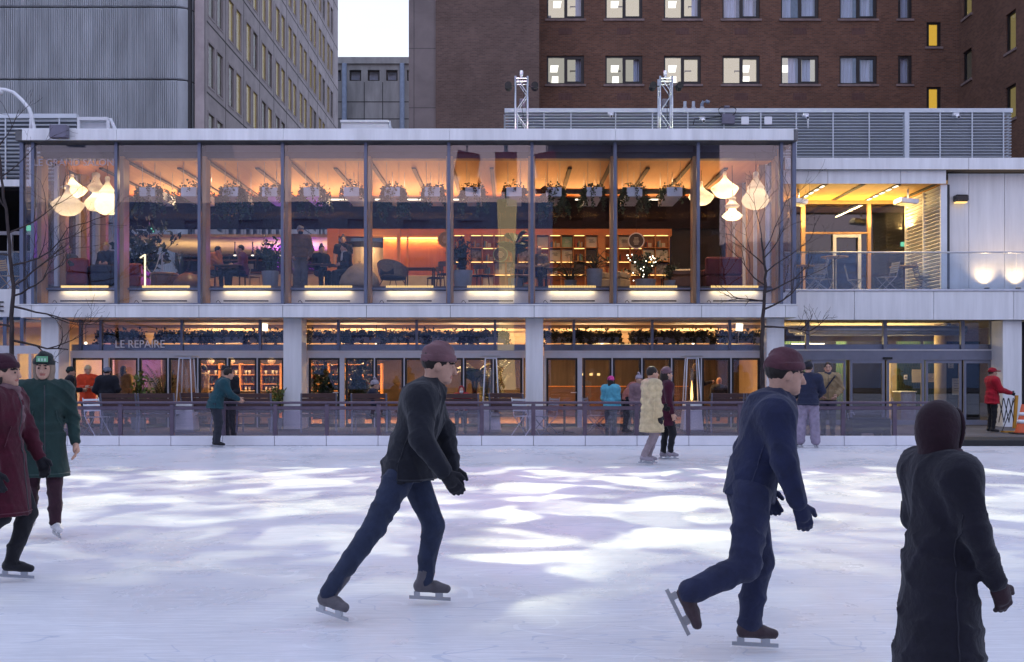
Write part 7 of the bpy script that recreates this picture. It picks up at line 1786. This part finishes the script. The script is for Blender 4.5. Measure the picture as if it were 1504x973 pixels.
person('skater in navy tracksuit gliding on one leg, other foot lifted behind', pp(1104, 5.94, ICE), 0, 1.74,
       dict(pel=(-.02,0,.93), wai=(.02,0,1.05), che=(.08,0,1.24), nec=(.14,0,1.41), hea=(.19,0,1.56), sl=(.10,-.19,1.35), sr=(.10,.19,1.35), el=(.03,-.30,1.10), hl=(.14,-.30,.88), er=(.12,.26,1.09), hr=(.20,.24,.86),
            jl=(-.01,-.095,.90), jr=(-.02,.095,.90), kl=(.06,-.08,.50), al=(.0,-.06,.11), tl=(.18,-.07,.07), kr=(-.06,.12,.50), ar=(-.38,.16,.33), tr=(-.36,.17,.19)), .011, topcol=NAVY, thick=.03, bottom=(0.02,0.024,0.058), legthick=.03, shoes='skate', shoecol=(0.05,0.03,0.035), hat='beanie', hatcol=(0.085,0.03,0.04), gloves=NAVY, hood='down', hairstyle='short', look=(0,-8))
person('short person in long black coat closest to the eye, maroon hood and dark gloves', pp(1379, 4.35, ICE), 10, 1.47,
       dict(el=(.02,-.25,1.11), hl=(.22,-.20,.95), er=(.03,.26,1.10), hr=(.16,.22,.86), kl=(.12,-.10,.50), al=(.06,-.1,.11), tl=(.22,-.11,.07), ar=(-.16,.1,.12), tr=(0,.12,.07)), .011, top='coat', topcol=(0.009,0.008,0.015), hem=.36, hemflare=1.22, thick=.022, bottom=BLK, shoes='skate', shoecol=BLK, hood='up', hatcol=(0.018,0.005,0.010), gloves=(0.028,0.012,0.016), hairstyle='short', scarf=(0.03,0.01,0.018), look=(5,0))
person('skater in long cream puffer coat with black hair', pp(957, 17.9, ICE), 12, 1.68,
       dict(kl=(.10,-.1,.50), al=(-.02,-.1,.11), tl=(.15,-.11,.07), kr=(.0,.1,.50), ar=(-.18,.1,.12), tr=(-.02,.12,.07), hl=(.24,-.2,1.0)), .014, top='coat', topcol=(0.50,0.40,0.24), hem=.56, hemflare=1.1, thick=.05, puff=.115, bottom=(0.25,0.2,0.22), shoes='skate', shoecol=(0.30,0.26,0.30), hairstyle='short', scarf=(0.42,0.30,0.30), gloves=BLK)
person('skater in maroon coat half hidden behind the cream puffer coat', pp(978, 18.9, ICE), 10, 1.66, dict(kr=(.1,.1,.5), ar=(.05,.1,.11), tr=(.22,.1,.07)), .018, top='coat', topcol=(0.045,0.004,0.018), hem=.62, bottom=BLK, shoes='skate', shoecol=(0.25,0.22,0.26), hairstyle='long', hat='beanie', hatcol=(0.14,0.08,0.10))
person('man in teal jacket on skates leaning on the barrier rail', pp(319, 22.0, ICE), 25, 1.72,
       dict(pel=(-.05,0,.93), wai=(.0,0,1.05), che=(.09,0,1.23), nec=(.17,0,1.39), hea=(.24,0,1.53), sl=(.12,-.185,1.34), sr=(.12,.185,1.34), el=(.24,-.22,1.10), hl=(.42,-.15,1.0), er=(.24,.22,1.10), hr=(.42,.15,1.0), jl=(-.05,-.095,.9), jr=(-.05,.095,.9), kl=(.04,-.1,.5), kr=(.02,.11,.5)), .014, topcol=(0.012,0.052,0.066), hem=.80, thick=.03, bottom=(0.022,0.024,0.035), legthick=.03, shoes='skate', shoecol=BLK, hairstyle='short', hair=(0.02,0.012,0.01), look=(5,-5))
person('man in navy jacket and grey trousers on skates, back turned at the barrier', pp(1187, 21.8, ICE), 80, 1.80,
       dict(el=(.04,-.28,1.12), hl=(.2,-.22,1.0), er=(.04,.28,1.12), hr=(.2,.2,1.0), ar=(-.04,.14,.1), tr=(.10,.2,.05), al=(-.04,-.16,.1), tl=(.08,-.24,.05), kl=(.02,-.13,.49), kr=(.02,.12,.49)), .014, topcol=(0.018,0.022,0.05), hem=.84, thick=.035, bottom=(0.26,0.22,0.30), legthick=.035, baggy=.025, shoes='skate', shoecol=BLK, hat='beanie', hatcol=(0.02,0.02,0.03), hairstyle='short')
# on the patio behind the barrier
person('person in black jacket leaning on the rail behind the man in teal', pp(337, 23.1), -120, 1.66, dict(hl=(.3,-.15,1.0), hr=(.3,.15,1.0), che=(.05,0,1.25), nec=(.1,0,1.41), hea=(.14,0,1.56)), .018, topcol=BLK, bottom=BLK, hairstyle='short', hat='cap', hatcol=BLK)
person('girl in light blue jacket and pink beanie behind the barrier', pp(897, 23.6), 60, 1.40, dict(el=(.03,-.25,1.1), hl=(.24,-.15,1.02)), .014, topcol=(0.10,0.36,0.46), hem=.78, thick=.035, bottom=(0.05,0.07,0.09), hat='beanie', hatcol=(0.62,0.06,0.26), hairstyle='long')
person('person in tan jacket with dark bag strap facing the rink', pp(1216, 23.4), -105, 1.72, dict(el=(-.02,-.28,1.12), hl=(.12,-.18,.98), er=(-.04,.32,1.12), hr=(.10,.18,.98)), .014, topcol=(0.28,0.20,0.11), thick=.035, bottom=(0.05,0.05,0.07), hairstyle='short', scarf=(0.03,0.035,0.06), strap=(0.015,0.015,0.03))
person('attendant in red jacket and red hat holding the folding gate', pp(1457, 25.7), 0, 1.60, dict(er=(.12,.26,1.13), hr=(.40,.20,1.05), el=(.10,-.24,1.12), hl=(.34,-.16,1.08)), .014, topcol=(0.34,0.008,0.022), hem=.76, thick=.04, bottom=BLK, hat='cap', hatcol=(0.26,0.006,0.02), hairstyle='short', gloves=BLK)
person('visitor in black jacket and grey cap seen from behind near the doors', pp(157, 25.6), 95, 1.62, dict(el=(-.03,-.29,1.12), er=(-.03,.29,1.12), hl=(.10,-.18,.98), hr=(.10,.18,.98)), .016, topcol=(0.010,0.011,0.018), hem=.80, thick=.045, bottom=(0.028,0.04,0.085), legthick=.035, hat='cap', hatcol=(0.16,0.18,0.24), hairstyle='short')
person('visitor in black coat and dark green hat beside the green parka', pp(103, 25.9), 20, 1.62, dict(hl=(.28,-.12,1.10), hr=(.28,.12,1.12)), .018, topcol=BLK, hem=.66, thick=.04, bottom=BLK, hat='beanie', hatcol=(0.014,0.03,0.03), hairstyle='short')
person('person in bright orange red jacket with pale hat just inside the doors', pp(129, 27.2), -60, 1.66, dict(hl=(.26,-.10,1.12), hr=(.26,.10,1.14)), .016, topcol=(0.62,0.06,0.02), hem=.74, thick=.035, bottom=BLK, hat='beanie', hatcol=(0.55,0.42,0.26), hairstyle='short')
person('visitor in black coat and striped pale beanie seated on a patio chair', pp(545, 25.5), 0, 1.64, sit(.44, .05), .016, topcol=(0.014,0.015,0.03), thick=.04, bottom=BLK, hat='pom', hatcol=(0.30,0.27,0.30), hairstyle='short')
person('child in red hooded jacket with white mask seated on a patio chair', pp(678, 25.45), -90, 1.35, sit(.56, .02), .016, topcol=(0.36,0.015,0.02), thick=.04, bottom=BLK, hood='up', hatcol=(0.24,0.01,0.02), mask=(0.62,0.60,0.60), hairstyle='short')
person('woman with long auburn hair bending over a patio chair', pp(921, 25.2), 20, 1.60, dict(wai=(.03,0,1.02), che=(.16,0,1.14), nec=(.27,0,1.25), hea=(.36,0,1.36), sl=(.20,-.18,1.22), sr=(.20,.18,1.22), el=(.30,-.2,.98), er=(.30,.2,.98), hl=(.38,-.15,.80), hr=(.38,.15,.80)), .018, topcol=(0.34,0.12,0.10), bottom=BLK, hairstyle='long', hair=(0.26,0.09,0.03))
person('small person with speckled grey pom hat behind the cream puffer', pp(938, 24.6), -80, 1.42, None, .018, topcol=(0.24,0.15,0.17), hem=.7, bottom=BLK, hat='pom', hatcol=(0.32,0.28,0.34), hairstyle='short')
person('person in beige jacket inside the shop behind the black jacket', pp(181, 29.2, .112), 90, 1.66, None, .02, topcol=(0.26,0.19,0.11), thick=.03, bottom=BLK, hairstyle='long')
person('person in brown fur collar coat inside the shop behind first heater', pp(299, 29.4, .112), 180, 1.68, None, .02, topcol=(0.20,0.12,0.06), hem=.7, thick=.04, bottom=BLK, hood='down', hairstyle='short')
person('server in dark clothes standing inside behind the burning heater', pp(1022, 29.2, .112), 10, 1.72, dict(er=(.15,.24,1.15), hr=(.42,.1,1.2)), .02, topcol=BLK, bottom=BLK, hairstyle='short', hair=(0.4,0.33,0.25))
person('bald guest sitting inside the hall beyond the burning heater', pp(1057, 30.2, .112), 100, 1.68, sit(.45), .02, topcol=(0.02,0.022,0.03), bottom=BLK, hairstyle='none', skin=1)
# guests upstairs
fl = ZFL
person('guest with yellow beanie lying back on the red sofa', pp(113, 28.55, fl), -8, 1.72, dict(pel=(.10,0,.50), wai=(-.02,0,.60), che=(-.16,0,.76), nec=(-.26,0,.92), hea=(-.28,0,1.07), sl=(-.18,-.18,.88), sr=(-.18,.18,.88), el=(-.02,-.26,.66), er=(-.02,.26,.66), hl=(.18,-.14,.66), hr=(.18,.14,.66), jl=(.12,-.09,.48), jr=(.12,.09,.48), kl=(.56,-.1,.62), kr=(.56,.1,.56), al=(.98,-.1,.50), ar=(.98,.1,.44), tl=(1.02,-.11,.64), tr=(1.02,.11,.58)), .018, topcol=(0.05,0.06,0.045), bottom=(0.03,0.02,0.025), hat='beanie', hatcol=(0.55,0.44,0.05), hairstyle='short')
person('bearded guest with short blond hair reading on the dark armchair', pp(159, 28.9, fl), -92, 1.70, sit(.42, .08, .26, .72), .016, topcol=(0.02,0.022,0.035), bottom=BLK, hairstyle='short', hair=(0.42,0.30,0.14), look=(0,-22))
person('guest in orange shirt resting head on one hand at the small table', pp(311, 29.6, fl), -22, 1.70, {**sit(.45, .12), 'er': (.40,.10,.80), 'hr': (.28,.09,1.16), 'hea': (.26,.03,1.18)}, .016, topcol=(0.42,0.13,0.03), bottom=BLK, hairstyle='short', skin=1)
person('guest in purple shirt seated at the small table facing the glass', pp(359, 29.5, fl), 205, 1.68, sit(.45, .06, .30, .76), .018, topcol=(0.12,0.03,0.09), bottom=BLK, hairstyle='short')
person('standing man in brown puffer jacket with cap and black mask', pp(441, 28.95, fl), -70, 1.80, dict(el=(-.02,-.29,1.10), er=(-.02,.29,1.10), hl=(.08,-.22,.9), hr=(.08,.22,.9)), .016, topcol=(0.15,0.085,0.045), thick=.045, puff=.10, bottom=(0.15,0.14,0.13), legthick=.04, baggy=.02, hat='cap', hatcol=(0.3,0.3,0.32), mask=(0.012,0.012,0.014), hairstyle='short', shoecol=(0.4,0.4,0.4))
person('guest in black with dark bobble hair working at the pedestal table', pp(470, 29.5, fl), -60, 1.66, sit(.45, .08, .30, .74), .016, topcol=BLK, bottom=BLK, hairstyle='bun', look=(0,-15))
person('standing waitress in black short sleeved shirt by the lit doorway', pp(504, 30.4, fl), -80, 1.72, dict(el=(.02,-.25,1.12), hl=(.24,-.10,1.08), er=(.02,.25,1.12), hr=(.10,.26,.88)), .016, topcol=(0.016,0.014,0.018), bottom=BLK, hairstyle='bun', hair=(0.03,0.03,0.04), skin=1, sleeves='short')
person('dark haired guest in dark top with pale shirt, back against the bean bag', pp(513, 28.9, fl), -150, 1.66, sit(.42, .1), .016, topcol=(0.02,0.02,0.03), bottom=(0.03,0.03,0.04), hairstyle='short', scarf=(0.5,0.48,0.48))
person('bald bearded guest at the long oak table reading', pp(794, 29.9, fl), -110, 1.70, sit(.45, .08, .3, .76), .016, topcol=(0.16,0.11,0.07), bottom=BLK, hairstyle='none', skin=1, look=(0,-18))
# ------------------------------------------------------------------ what stands behind the eye and shows in the glass
def behind():
    def block(name, label, x0, x1, y, top, m, rows, cols, winm, depth=14):
        t = thing(name, label, 'building', ((x0+x1)/2, y, 0))
        rects = []
        for r in range(rows):
            for c in range(cols):
                w = (x1-x0)/cols; h = (top-3)/rows
                rects.append((x0 + w*(c+.28), x0 + w*(c+.72), 2.4 + h*(r+.25), 2.4 + h*(r+.72)))
        b = MB(); wall_openings(b, x0, x1, 0, top, rects, lambda u, d, z: (u, y - d, z), .3)
        b.box(x0, x1, y-depth, y-.9, 0, top-.02); b.build('wall', m, t)
        for q in rects:
            g = MB(); g.box(q[0], q[1], y-.28, y-.25, q[2], q[3]); g.build('window', winm, t)
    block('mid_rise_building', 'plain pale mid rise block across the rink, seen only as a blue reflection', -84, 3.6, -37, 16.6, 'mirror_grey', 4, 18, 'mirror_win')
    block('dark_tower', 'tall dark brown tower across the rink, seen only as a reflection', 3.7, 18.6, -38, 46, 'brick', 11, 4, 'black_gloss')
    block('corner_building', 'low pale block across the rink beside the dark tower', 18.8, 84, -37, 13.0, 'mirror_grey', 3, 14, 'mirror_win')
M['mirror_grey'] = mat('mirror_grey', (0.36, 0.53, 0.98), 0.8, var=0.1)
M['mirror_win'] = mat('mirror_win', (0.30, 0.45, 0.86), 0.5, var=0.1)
behind()
def mast():
    y = -18.0; t = thing('light_mast', 'tall glowing pale mast across the rink, seen only as a reflection in the glass', 'light mast', (-.4, y, 0))
    b = MB(); b.lathe([(.75, 0), (.62, 3), (.52, 7), (.60, 11), (.70, 13.6), (.001, 13.7)], (-.4, y, 0), 20); b.build('column', 'mast_glow', t, True)
    b = MB(); b.tube([(-4.6, y+.8, 18.4), (3.4, y+.8, 18.4)], .16, 8); b.tube([(-.4, y+.8, 13.6), (-.4, y+.8, 18.4)], .14, 8); b.build('arm', 'steel', t)
    for i, (x, tl, lab) in enumerate(((-3.1, .2, 'red gondola cabin hanging from the mast arm, first of three'), (-.4, 0, 'red gondola cabin hanging from the middle of the mast arm'), (2.4, -.2, 'red gondola cabin hanging at the far end of the mast arm'))):
        g = thing('gondola', lab, 'gondola', (x, y+.8, 14.4))
        b = MB(); b.obox((x, y+.8, 15.9), (1.5, 1.5, 1.6), 0, 0, ('Y', tl)); b.build('roof_shell', 'gondola_red', g)
        b = MB(); b.obox((x+.32*tl*5*.5, y+.8, 14.6), (1.35, 1.35, .9), 0, 0, ('Y', tl)); b.build('cabin', 'orange_plastic', g)
        b = MB(); b.tube([(x, y+.8, 16.7), (x, y+.8, 18.3)], .05, 6); b.build('hanger', 'black', g)
M['mast_glow'] = emit('mast_glow', (1.0, .80, .50), 2.1)
M['gondola_red'] = mat('gondola_red', (.55, .03, .05), .4, var=.1)
mast()

# ------------------------------------------------------------------ light
def area(name, loc, size, power, col, rot=(0, 0, 0), spread=180):
    l = bpy.data.lights.new(name, 'AREA'); l.shape = 'RECTANGLE'; l.size, l.size_y = size; l.energy = power*GL; l.color = col; l.spread = math.radians(spread)
    o = bpy.data.objects.new(name, l); o.location = loc; o.rotation_euler = rot; COL.objects.link(o); return o
def point(name, loc, power, col, r=.06):
    l = bpy.data.lights.new(name, 'POINT'); l.energy = power*GL; l.color = col; l.shadow_soft_size = r
    o = bpy.data.objects.new(name, l); o.location = loc; COL.objects.link(o); return o
SUN_EL, SUN_ROT = 0.5, 180.0
def world():
    # clear dusk sky behind a thin even veil of cloud: blue overhead, pink low down where the sun has set behind the eye, pale opposite
    w = bpy.data.worlds.new('World'); S.world = w; w.use_nodes = True; nt = w.node_tree
    bg = nt.nodes['Background']; sk = nt.nodes.new('ShaderNodeTexSky'); sk.sky_type = 'NISHITA'; sk.sun_disc = False
    sk.sun_elevation = math.radians(SUN_EL); sk.sun_rotation = math.radians(SUN_ROT); sk.air_density = 1.0; sk.dust_density = 1.0; sk.ozone_density = 2.0
    STR = 0.15; u = 1/(STR*2**EXPO)
    tc = nt.nodes.new('ShaderNodeTexCoord'); sp = nt.nodes.new('ShaderNodeSeparateXYZ'); nt.links.new(tc.outputs['Generated'], sp.inputs[0])
    def mth(op, a, b=None):
        n = nt.nodes.new('ShaderNodeMath'); n.operation = op
        for i, v in enumerate((a, b)):
            if v is None: continue
            if isinstance(v, (int, float)): n.inputs[i].default_value = v
            else: nt.links.new(v, n.inputs[i])
        return n.outputs[0]
    def glow(sign, width, col, centre=0.0):
        d = mth('MAXIMUM', mth('MULTIPLY', sp.outputs[1], sign), 0.0); d = mth('MULTIPLY', d, d)
        e = mth('DIVIDE', mth('SUBTRACT', sp.outputs[2], centre), width); e = mth('POWER', 2.718, mth('MULTIPLY', mth('MULTIPLY', e, e), -1.0))
        f = mth('MULTIPLY', d, e); v = nt.nodes.new('ShaderNodeVectorMath'); v.operation = 'SCALE'; v.inputs[0].default_value = tuple(c*u for c in col); nt.links.new(f, v.inputs['Scale']); return v.outputs[0]
    def add(a, b):
        v = nt.nodes.new('ShaderNodeVectorMath'); v.operation = 'ADD'
        for i, q in enumerate((a, b)):
            if isinstance(q, tuple): v.inputs[i].default_value = q
            else: nt.links.new(q, v.inputs[i])
        return v.outputs[0]
    sc = nt.nodes.new('ShaderNodeVectorMath'); sc.operation = 'SCALE'; nt.links.new(sk.outputs[0], sc.inputs[0]); sc.inputs['Scale'].default_value = 0.16
    no = nt.nodes.new('ShaderNodeTexNoise'); no.inputs['Scale'].default_value = 2.4; no.inputs['Detail'].default_value = 4.0
    mp = nt.nodes.new('ShaderNodeMapping'); mp.inputs['Scale'].default_value = (1, 1, 4.5); nt.links.new(tc.outputs['Generated'], mp.inputs[0]); nt.links.new(mp.outputs[0], no.inputs['Vector'])
    vl = nt.nodes.new('ShaderNodeVectorMath'); vl.operation = 'SCALE'; vl.inputs[0].default_value = tuple(c*u for c in (.76, .85, 1.20))
    nt.links.new(mth('ADD', mth('MULTIPLY', no.outputs['Fac'], .5), .75), vl.inputs['Scale'])
    c = add(add(sc.outputs[0], vl.outputs[0]), add(glow(-1, .055, (.62, .20, .14), .165), glow(1, .45, (.46, .40, .16))))
    nt.links.new(c, bg.inputs['Color']); bg.inputs['Strength'].default_value = STR
    l = bpy.data.lights.new('sun', 'SUN'); l.energy = 0.02; l.angle = math.radians(30); l.color = (1.0, 0.62, 0.58)
    o = bpy.data.objects.new('sun', l); COL.objects.link(o)
    el, az = math.radians(14), math.radians(SUN_ROT)
    d = Vector((math.sin(az)*math.cos(el), math.cos(az)*math.cos(el), math.sin(el)))
    o.rotation_euler = d.to_track_quat('Z', 'Y').to_euler()
world()
WARM = (1.0, 0.68, 0.34); AMBER = (1.0, 0.50, 0.18)
def salon_lights():
    # ceiling washers on top of the bulkhead and lamps over the floor
    for i in range(5):
        x = BAY[0] + (BAY[-1]-BAY[0])*(i+.5)/5
        area('ceiling_washer', (x, 33.2, 6.7), (3.4, .3), 30, (1.0, .44, .13), (PI + .8, 0, 0), 120)
    for i in range(9):
        x = (BAY[i]+BAY[i+1])/2
        area('sill_lamp', (x, 27.50, ZFL-.108), (1.24, .04), 2.0, (1.0, .74, .38), (0, 0, 0), 180)
        area('planter_lamp', (x+.5, 28.9, 7.22), (.5, .1), 3, WARM)
    for x in (-9, -4, 1, 5): area('room_lamp', (x, 29.6, 7.2), (.4, .4), 30, WARM)
    for i, x in enumerate((-11, -8.4, -6.8)): area('bar_lamp', (x, 35.5, 4.6), (1.6, .5), 22, (1, .66, .28), (PI, 0, 0))
    area('panel_lamp', (PX(608, YB), YB+.05, PZ(350.5, YB)-.02), (2.0, .06), 10, AMBER, (.45, 0, 0))
    area('doorway_lamp', (PX(505, YB), YB+.3, PZ(346, YB)), (.3, .2), 5, (1, .7, .35))
    point('booth_lamp', (PX(548, YB), YB-.2, 5.6), 9, (1, .72, .4), .1)
    area('purple_lamp', (PX(422, 36), 37.5, 5.6), (1.4, .5), 60, (.55, .08, 1.0), (-PI/2, 0, 0))
def ground_lights():
    for x in (-8.5, -5, -2, .2): area('shop_lamp', (x, 30.5, 2.62), (1.2, .3), 60, WARM)
    for x in (-8.5, -4.5, -1, 2.5, 5.5): area('shop_uplight', (x, 30.4, 2.2), (1.4, .3), 75, (1.0, .70, .36), (PI, 0, 0))
    for x in (-10.5, -7, -3.5, 0, 3.5, 6): area('added_clerestory_lamp', (x, 33.5, 2.35), (3, .15), 15 if x < 1 else 9, (1.0, .66, .34), (PI - .3, 0, 0), 150)  # added lamps without fixtures; they brighten the wall seen through the clerestory
    for x in (2, 3.6, 5.2): area('hall_lamp', (x, 30.5, 2.62), (.8, .3), 10, WARM)
    area('shelf_lamp', (PX(340, 33), 32.6, 2.5), (3.4, .2), 45, WARM)
    area('violet_lamp', (PX(150, 32), 30.0, 2.7), (1.5, .4), 15, (1.0, .56, .34))
    area('violet_lamp', (PX(200, 32), 31.0, 2.6), (1.0, .4), 10, (.66, .26, 1.0))
    area('side_shop_lamp', (PX(10, 29.5), 29.8, 2.8), (2.5, .6), 42, (1.0, .66, .24))
    area('side_violet_lamp', (PX(30, 29.5), 29.2, 1.9), (1.5, .6), 8, (.75, .25, .9))
    area('lobby_lamp', (PX(1220, 30), 31.0, 2.75), (3.4, .5), 70, (1, .76, .34))
    area('lobby_lamp', (PX(1330, 30), 32.5, 2.75), (2.4, .5), 50, (1, .76, .34))
    area('lobby_uplight', (PX(1290, 30), 31, 2.2), (4.0, .4), 45, (1, .76, .34), (PI, 0, 0))
    area('terrace_lamp', (PX(1212, 28.2), 29.4, 6.70), (.1, 2.4), 36, (1, .72, .28)); area('terrace_lamp', (PX(1321, 28.2), 29.4, 6.70), (.1, 2.4), 36, (1, .72, .28))
    area('added_terrace_uplight', (PX(1270, 30), 30.6, 5.95), (4.0, .15), 62, (1, .64, .20), (PI, 0, 0))  # added lamp without a fixture, brightens the timber ceiling
    for p in (1450, 1496, 1542):
        l = bpy.data.lights.new('wall_uplight', 'SPOT'); l.energy = 30*GL; l.color = (1, .66, .32); l.spot_size = math.radians(120); l.spot_blend = .9; l.shadow_soft_size = .08
        o = bpy.data.objects.new('wall_uplight', l); o.location = (PX(p, 28.3), 28.32, PZ(424, 28.3)+.06); o.rotation_euler = (PI - .12, 0, 0); COL.objects.link(o)
    area('left_terrace_lamp', (PX(20, 29), 29.3, 6.6), (1.5, .4), 14, (1, .7, .3))
salon_lights(); ground_lights()
for x, y, z, m in LAMPS: point('pendant_bulb', (x, y, z), 9 if m == 'lamp_fabric' else 3.5, (1.0, .76, .42), .05)

def projector(name, loc, target, power, col, size_deg, blend, seed, scale, lo, hi, soft=.03, edge=(-21.0, -17.6)):
    """A moving-head projector on the roof truss with a cloud gobo: the pattern sits in the lamp, so it falls on whatever the beam meets."""
    l = bpy.data.lights.new(name, 'SPOT'); l.energy = power*GE*1.3; l.spot_size = math.radians(size_deg); l.spot_blend = blend; l.shadow_soft_size = soft; l.color = col
    o = bpy.data.objects.new(name, l); COL.objects.link(o); o.location = loc
    o.rotation_euler = (Vector(target) - Vector(loc)).to_track_quat('-Z', 'Y').to_euler()
    l.use_nodes = True; nt = l.node_tree; em = [n for n in nt.nodes if n.type == 'EMISSION'][0]
    g = nt.nodes.new('ShaderNodeNewGeometry'); sp = nt.nodes.new('ShaderNodeSeparateXYZ'); nt.links.new(g.outputs['Normal'], sp.inputs[0])
    dv = []
    for q in (0, 1):
        d = nt.nodes.new('ShaderNodeMath'); d.operation = 'DIVIDE'; nt.links.new(sp.outputs[q], d.inputs[0]); nt.links.new(sp.outputs[2], d.inputs[1])
        m_ = nt.nodes.new('ShaderNodeMath'); m_.operation = 'MULTIPLY'; m_.inputs[1].default_value = -loc[2]; nt.links.new(d.outputs[0], m_.inputs[0]); dv.append(m_)
    c = nt.nodes.new('ShaderNodeCombineXYZ'); nt.links.new(dv[0].outputs[0], c.inputs[0]); nt.links.new(dv[1].outputs[0], c.inputs[1]); c.inputs[2].default_value = seed
    mp = nt.nodes.new('ShaderNodeMapping'); mp.inputs['Scale'].default_value = (*scale, 1); nt.links.new(c.outputs[0], mp.inputs[0])
    no = nt.nodes.new('ShaderNodeTexNoise'); no.inputs['Scale'].default_value = 1.0; no.inputs['Detail'].default_value = 1.2; no.inputs['Distortion'].default_value = .5
    nt.links.new(mp.outputs[0], no.inputs['Vector'])
    mr = nt.nodes.new('ShaderNodeMapRange'); mr.interpolation_type = 'SMOOTHSTEP'
    mr.inputs['From Min'].default_value = lo; mr.inputs['From Max'].default_value = hi
    nt.links.new(no.outputs['Fac'], mr.inputs['Value']); mk = nt.nodes.new('ShaderNodeMapRange'); mk.interpolation_type = 'SMOOTHSTEP'; nt.links.new(dv[1].outputs[0], mk.inputs['Value'])
    mk.inputs['From Min'].default_value = edge[0]; mk.inputs['From Max'].default_value = edge[1]
    mm = nt.nodes.new('ShaderNodeMath'); mm.operation = 'MULTIPLY'; nt.links.new(mr.outputs[0], mm.inputs[0]); nt.links.new(mk.outputs[0], mm.inputs[1])
    nt.links.new(mm.outputs[0], em.inputs['Strength'])
    return o
projector('truss_projector', (PX(765, 28.5), 28.3, 9.4), (-5.4, 13.0, 0), 10400, (.96, 1.0, .68), 100, .6, 9.3, (.98, .95), .49, .61, .03, (-22.2, -18.6))
projector('truss_projector', (PX(978, 28.5), 28.3, 9.4), (4.8, 13.8, 0), 9800, (.96, 1.0, .68), 100, .6, 5.2, (.95, .95), .49, .61, .03, (-20.8, -17.2))
projector('pink_projector', (0.5, 28.2, 9.3), (-1.0, 20.8, 0), 1700, (1.0, .35, .75), 95, 1.0, 2.2, (.10, .5), .05, .5)

# ------------------------------------------------------------------ camera and render settings
cam = bpy.data.cameras.new('camera'); co = bpy.data.objects.new('camera', cam); COL.objects.link(co)
co.location = (0, 0, EYE); co.rotation_euler = (PI/2, 0, 0)
cam.sensor_width = 36; cam.lens = 36.0; cam.shift_y = (545 - 486.5)/1504; cam.clip_end = 2000; cam.clip_start = .05
S.camera = co
S.render.engine = 'CYCLES'
S.cycles.use_denoising = True
try: S.cycles.denoiser = 'OPENIMAGEDENOISE'
except Exception: pass
S.cycles.max_bounces = 8; S.cycles.diffuse_bounces = 3; S.cycles.glossy_bounces = 4; S.cycles.transparent_max_bounces = 24; S.cycles.transmission_bounces = 4
S.cycles.sample_clamp_indirect = 4.0; S.cycles.caustics_reflective = False; S.cycles.caustics_refractive = False
S.view_settings.view_transform = 'Standard'; S.view_settings.look = 'None'; S.view_settings.gamma = 1.0; S.view_settings.use_curve_mapping = False
S.view_settings.exposure = EXPO
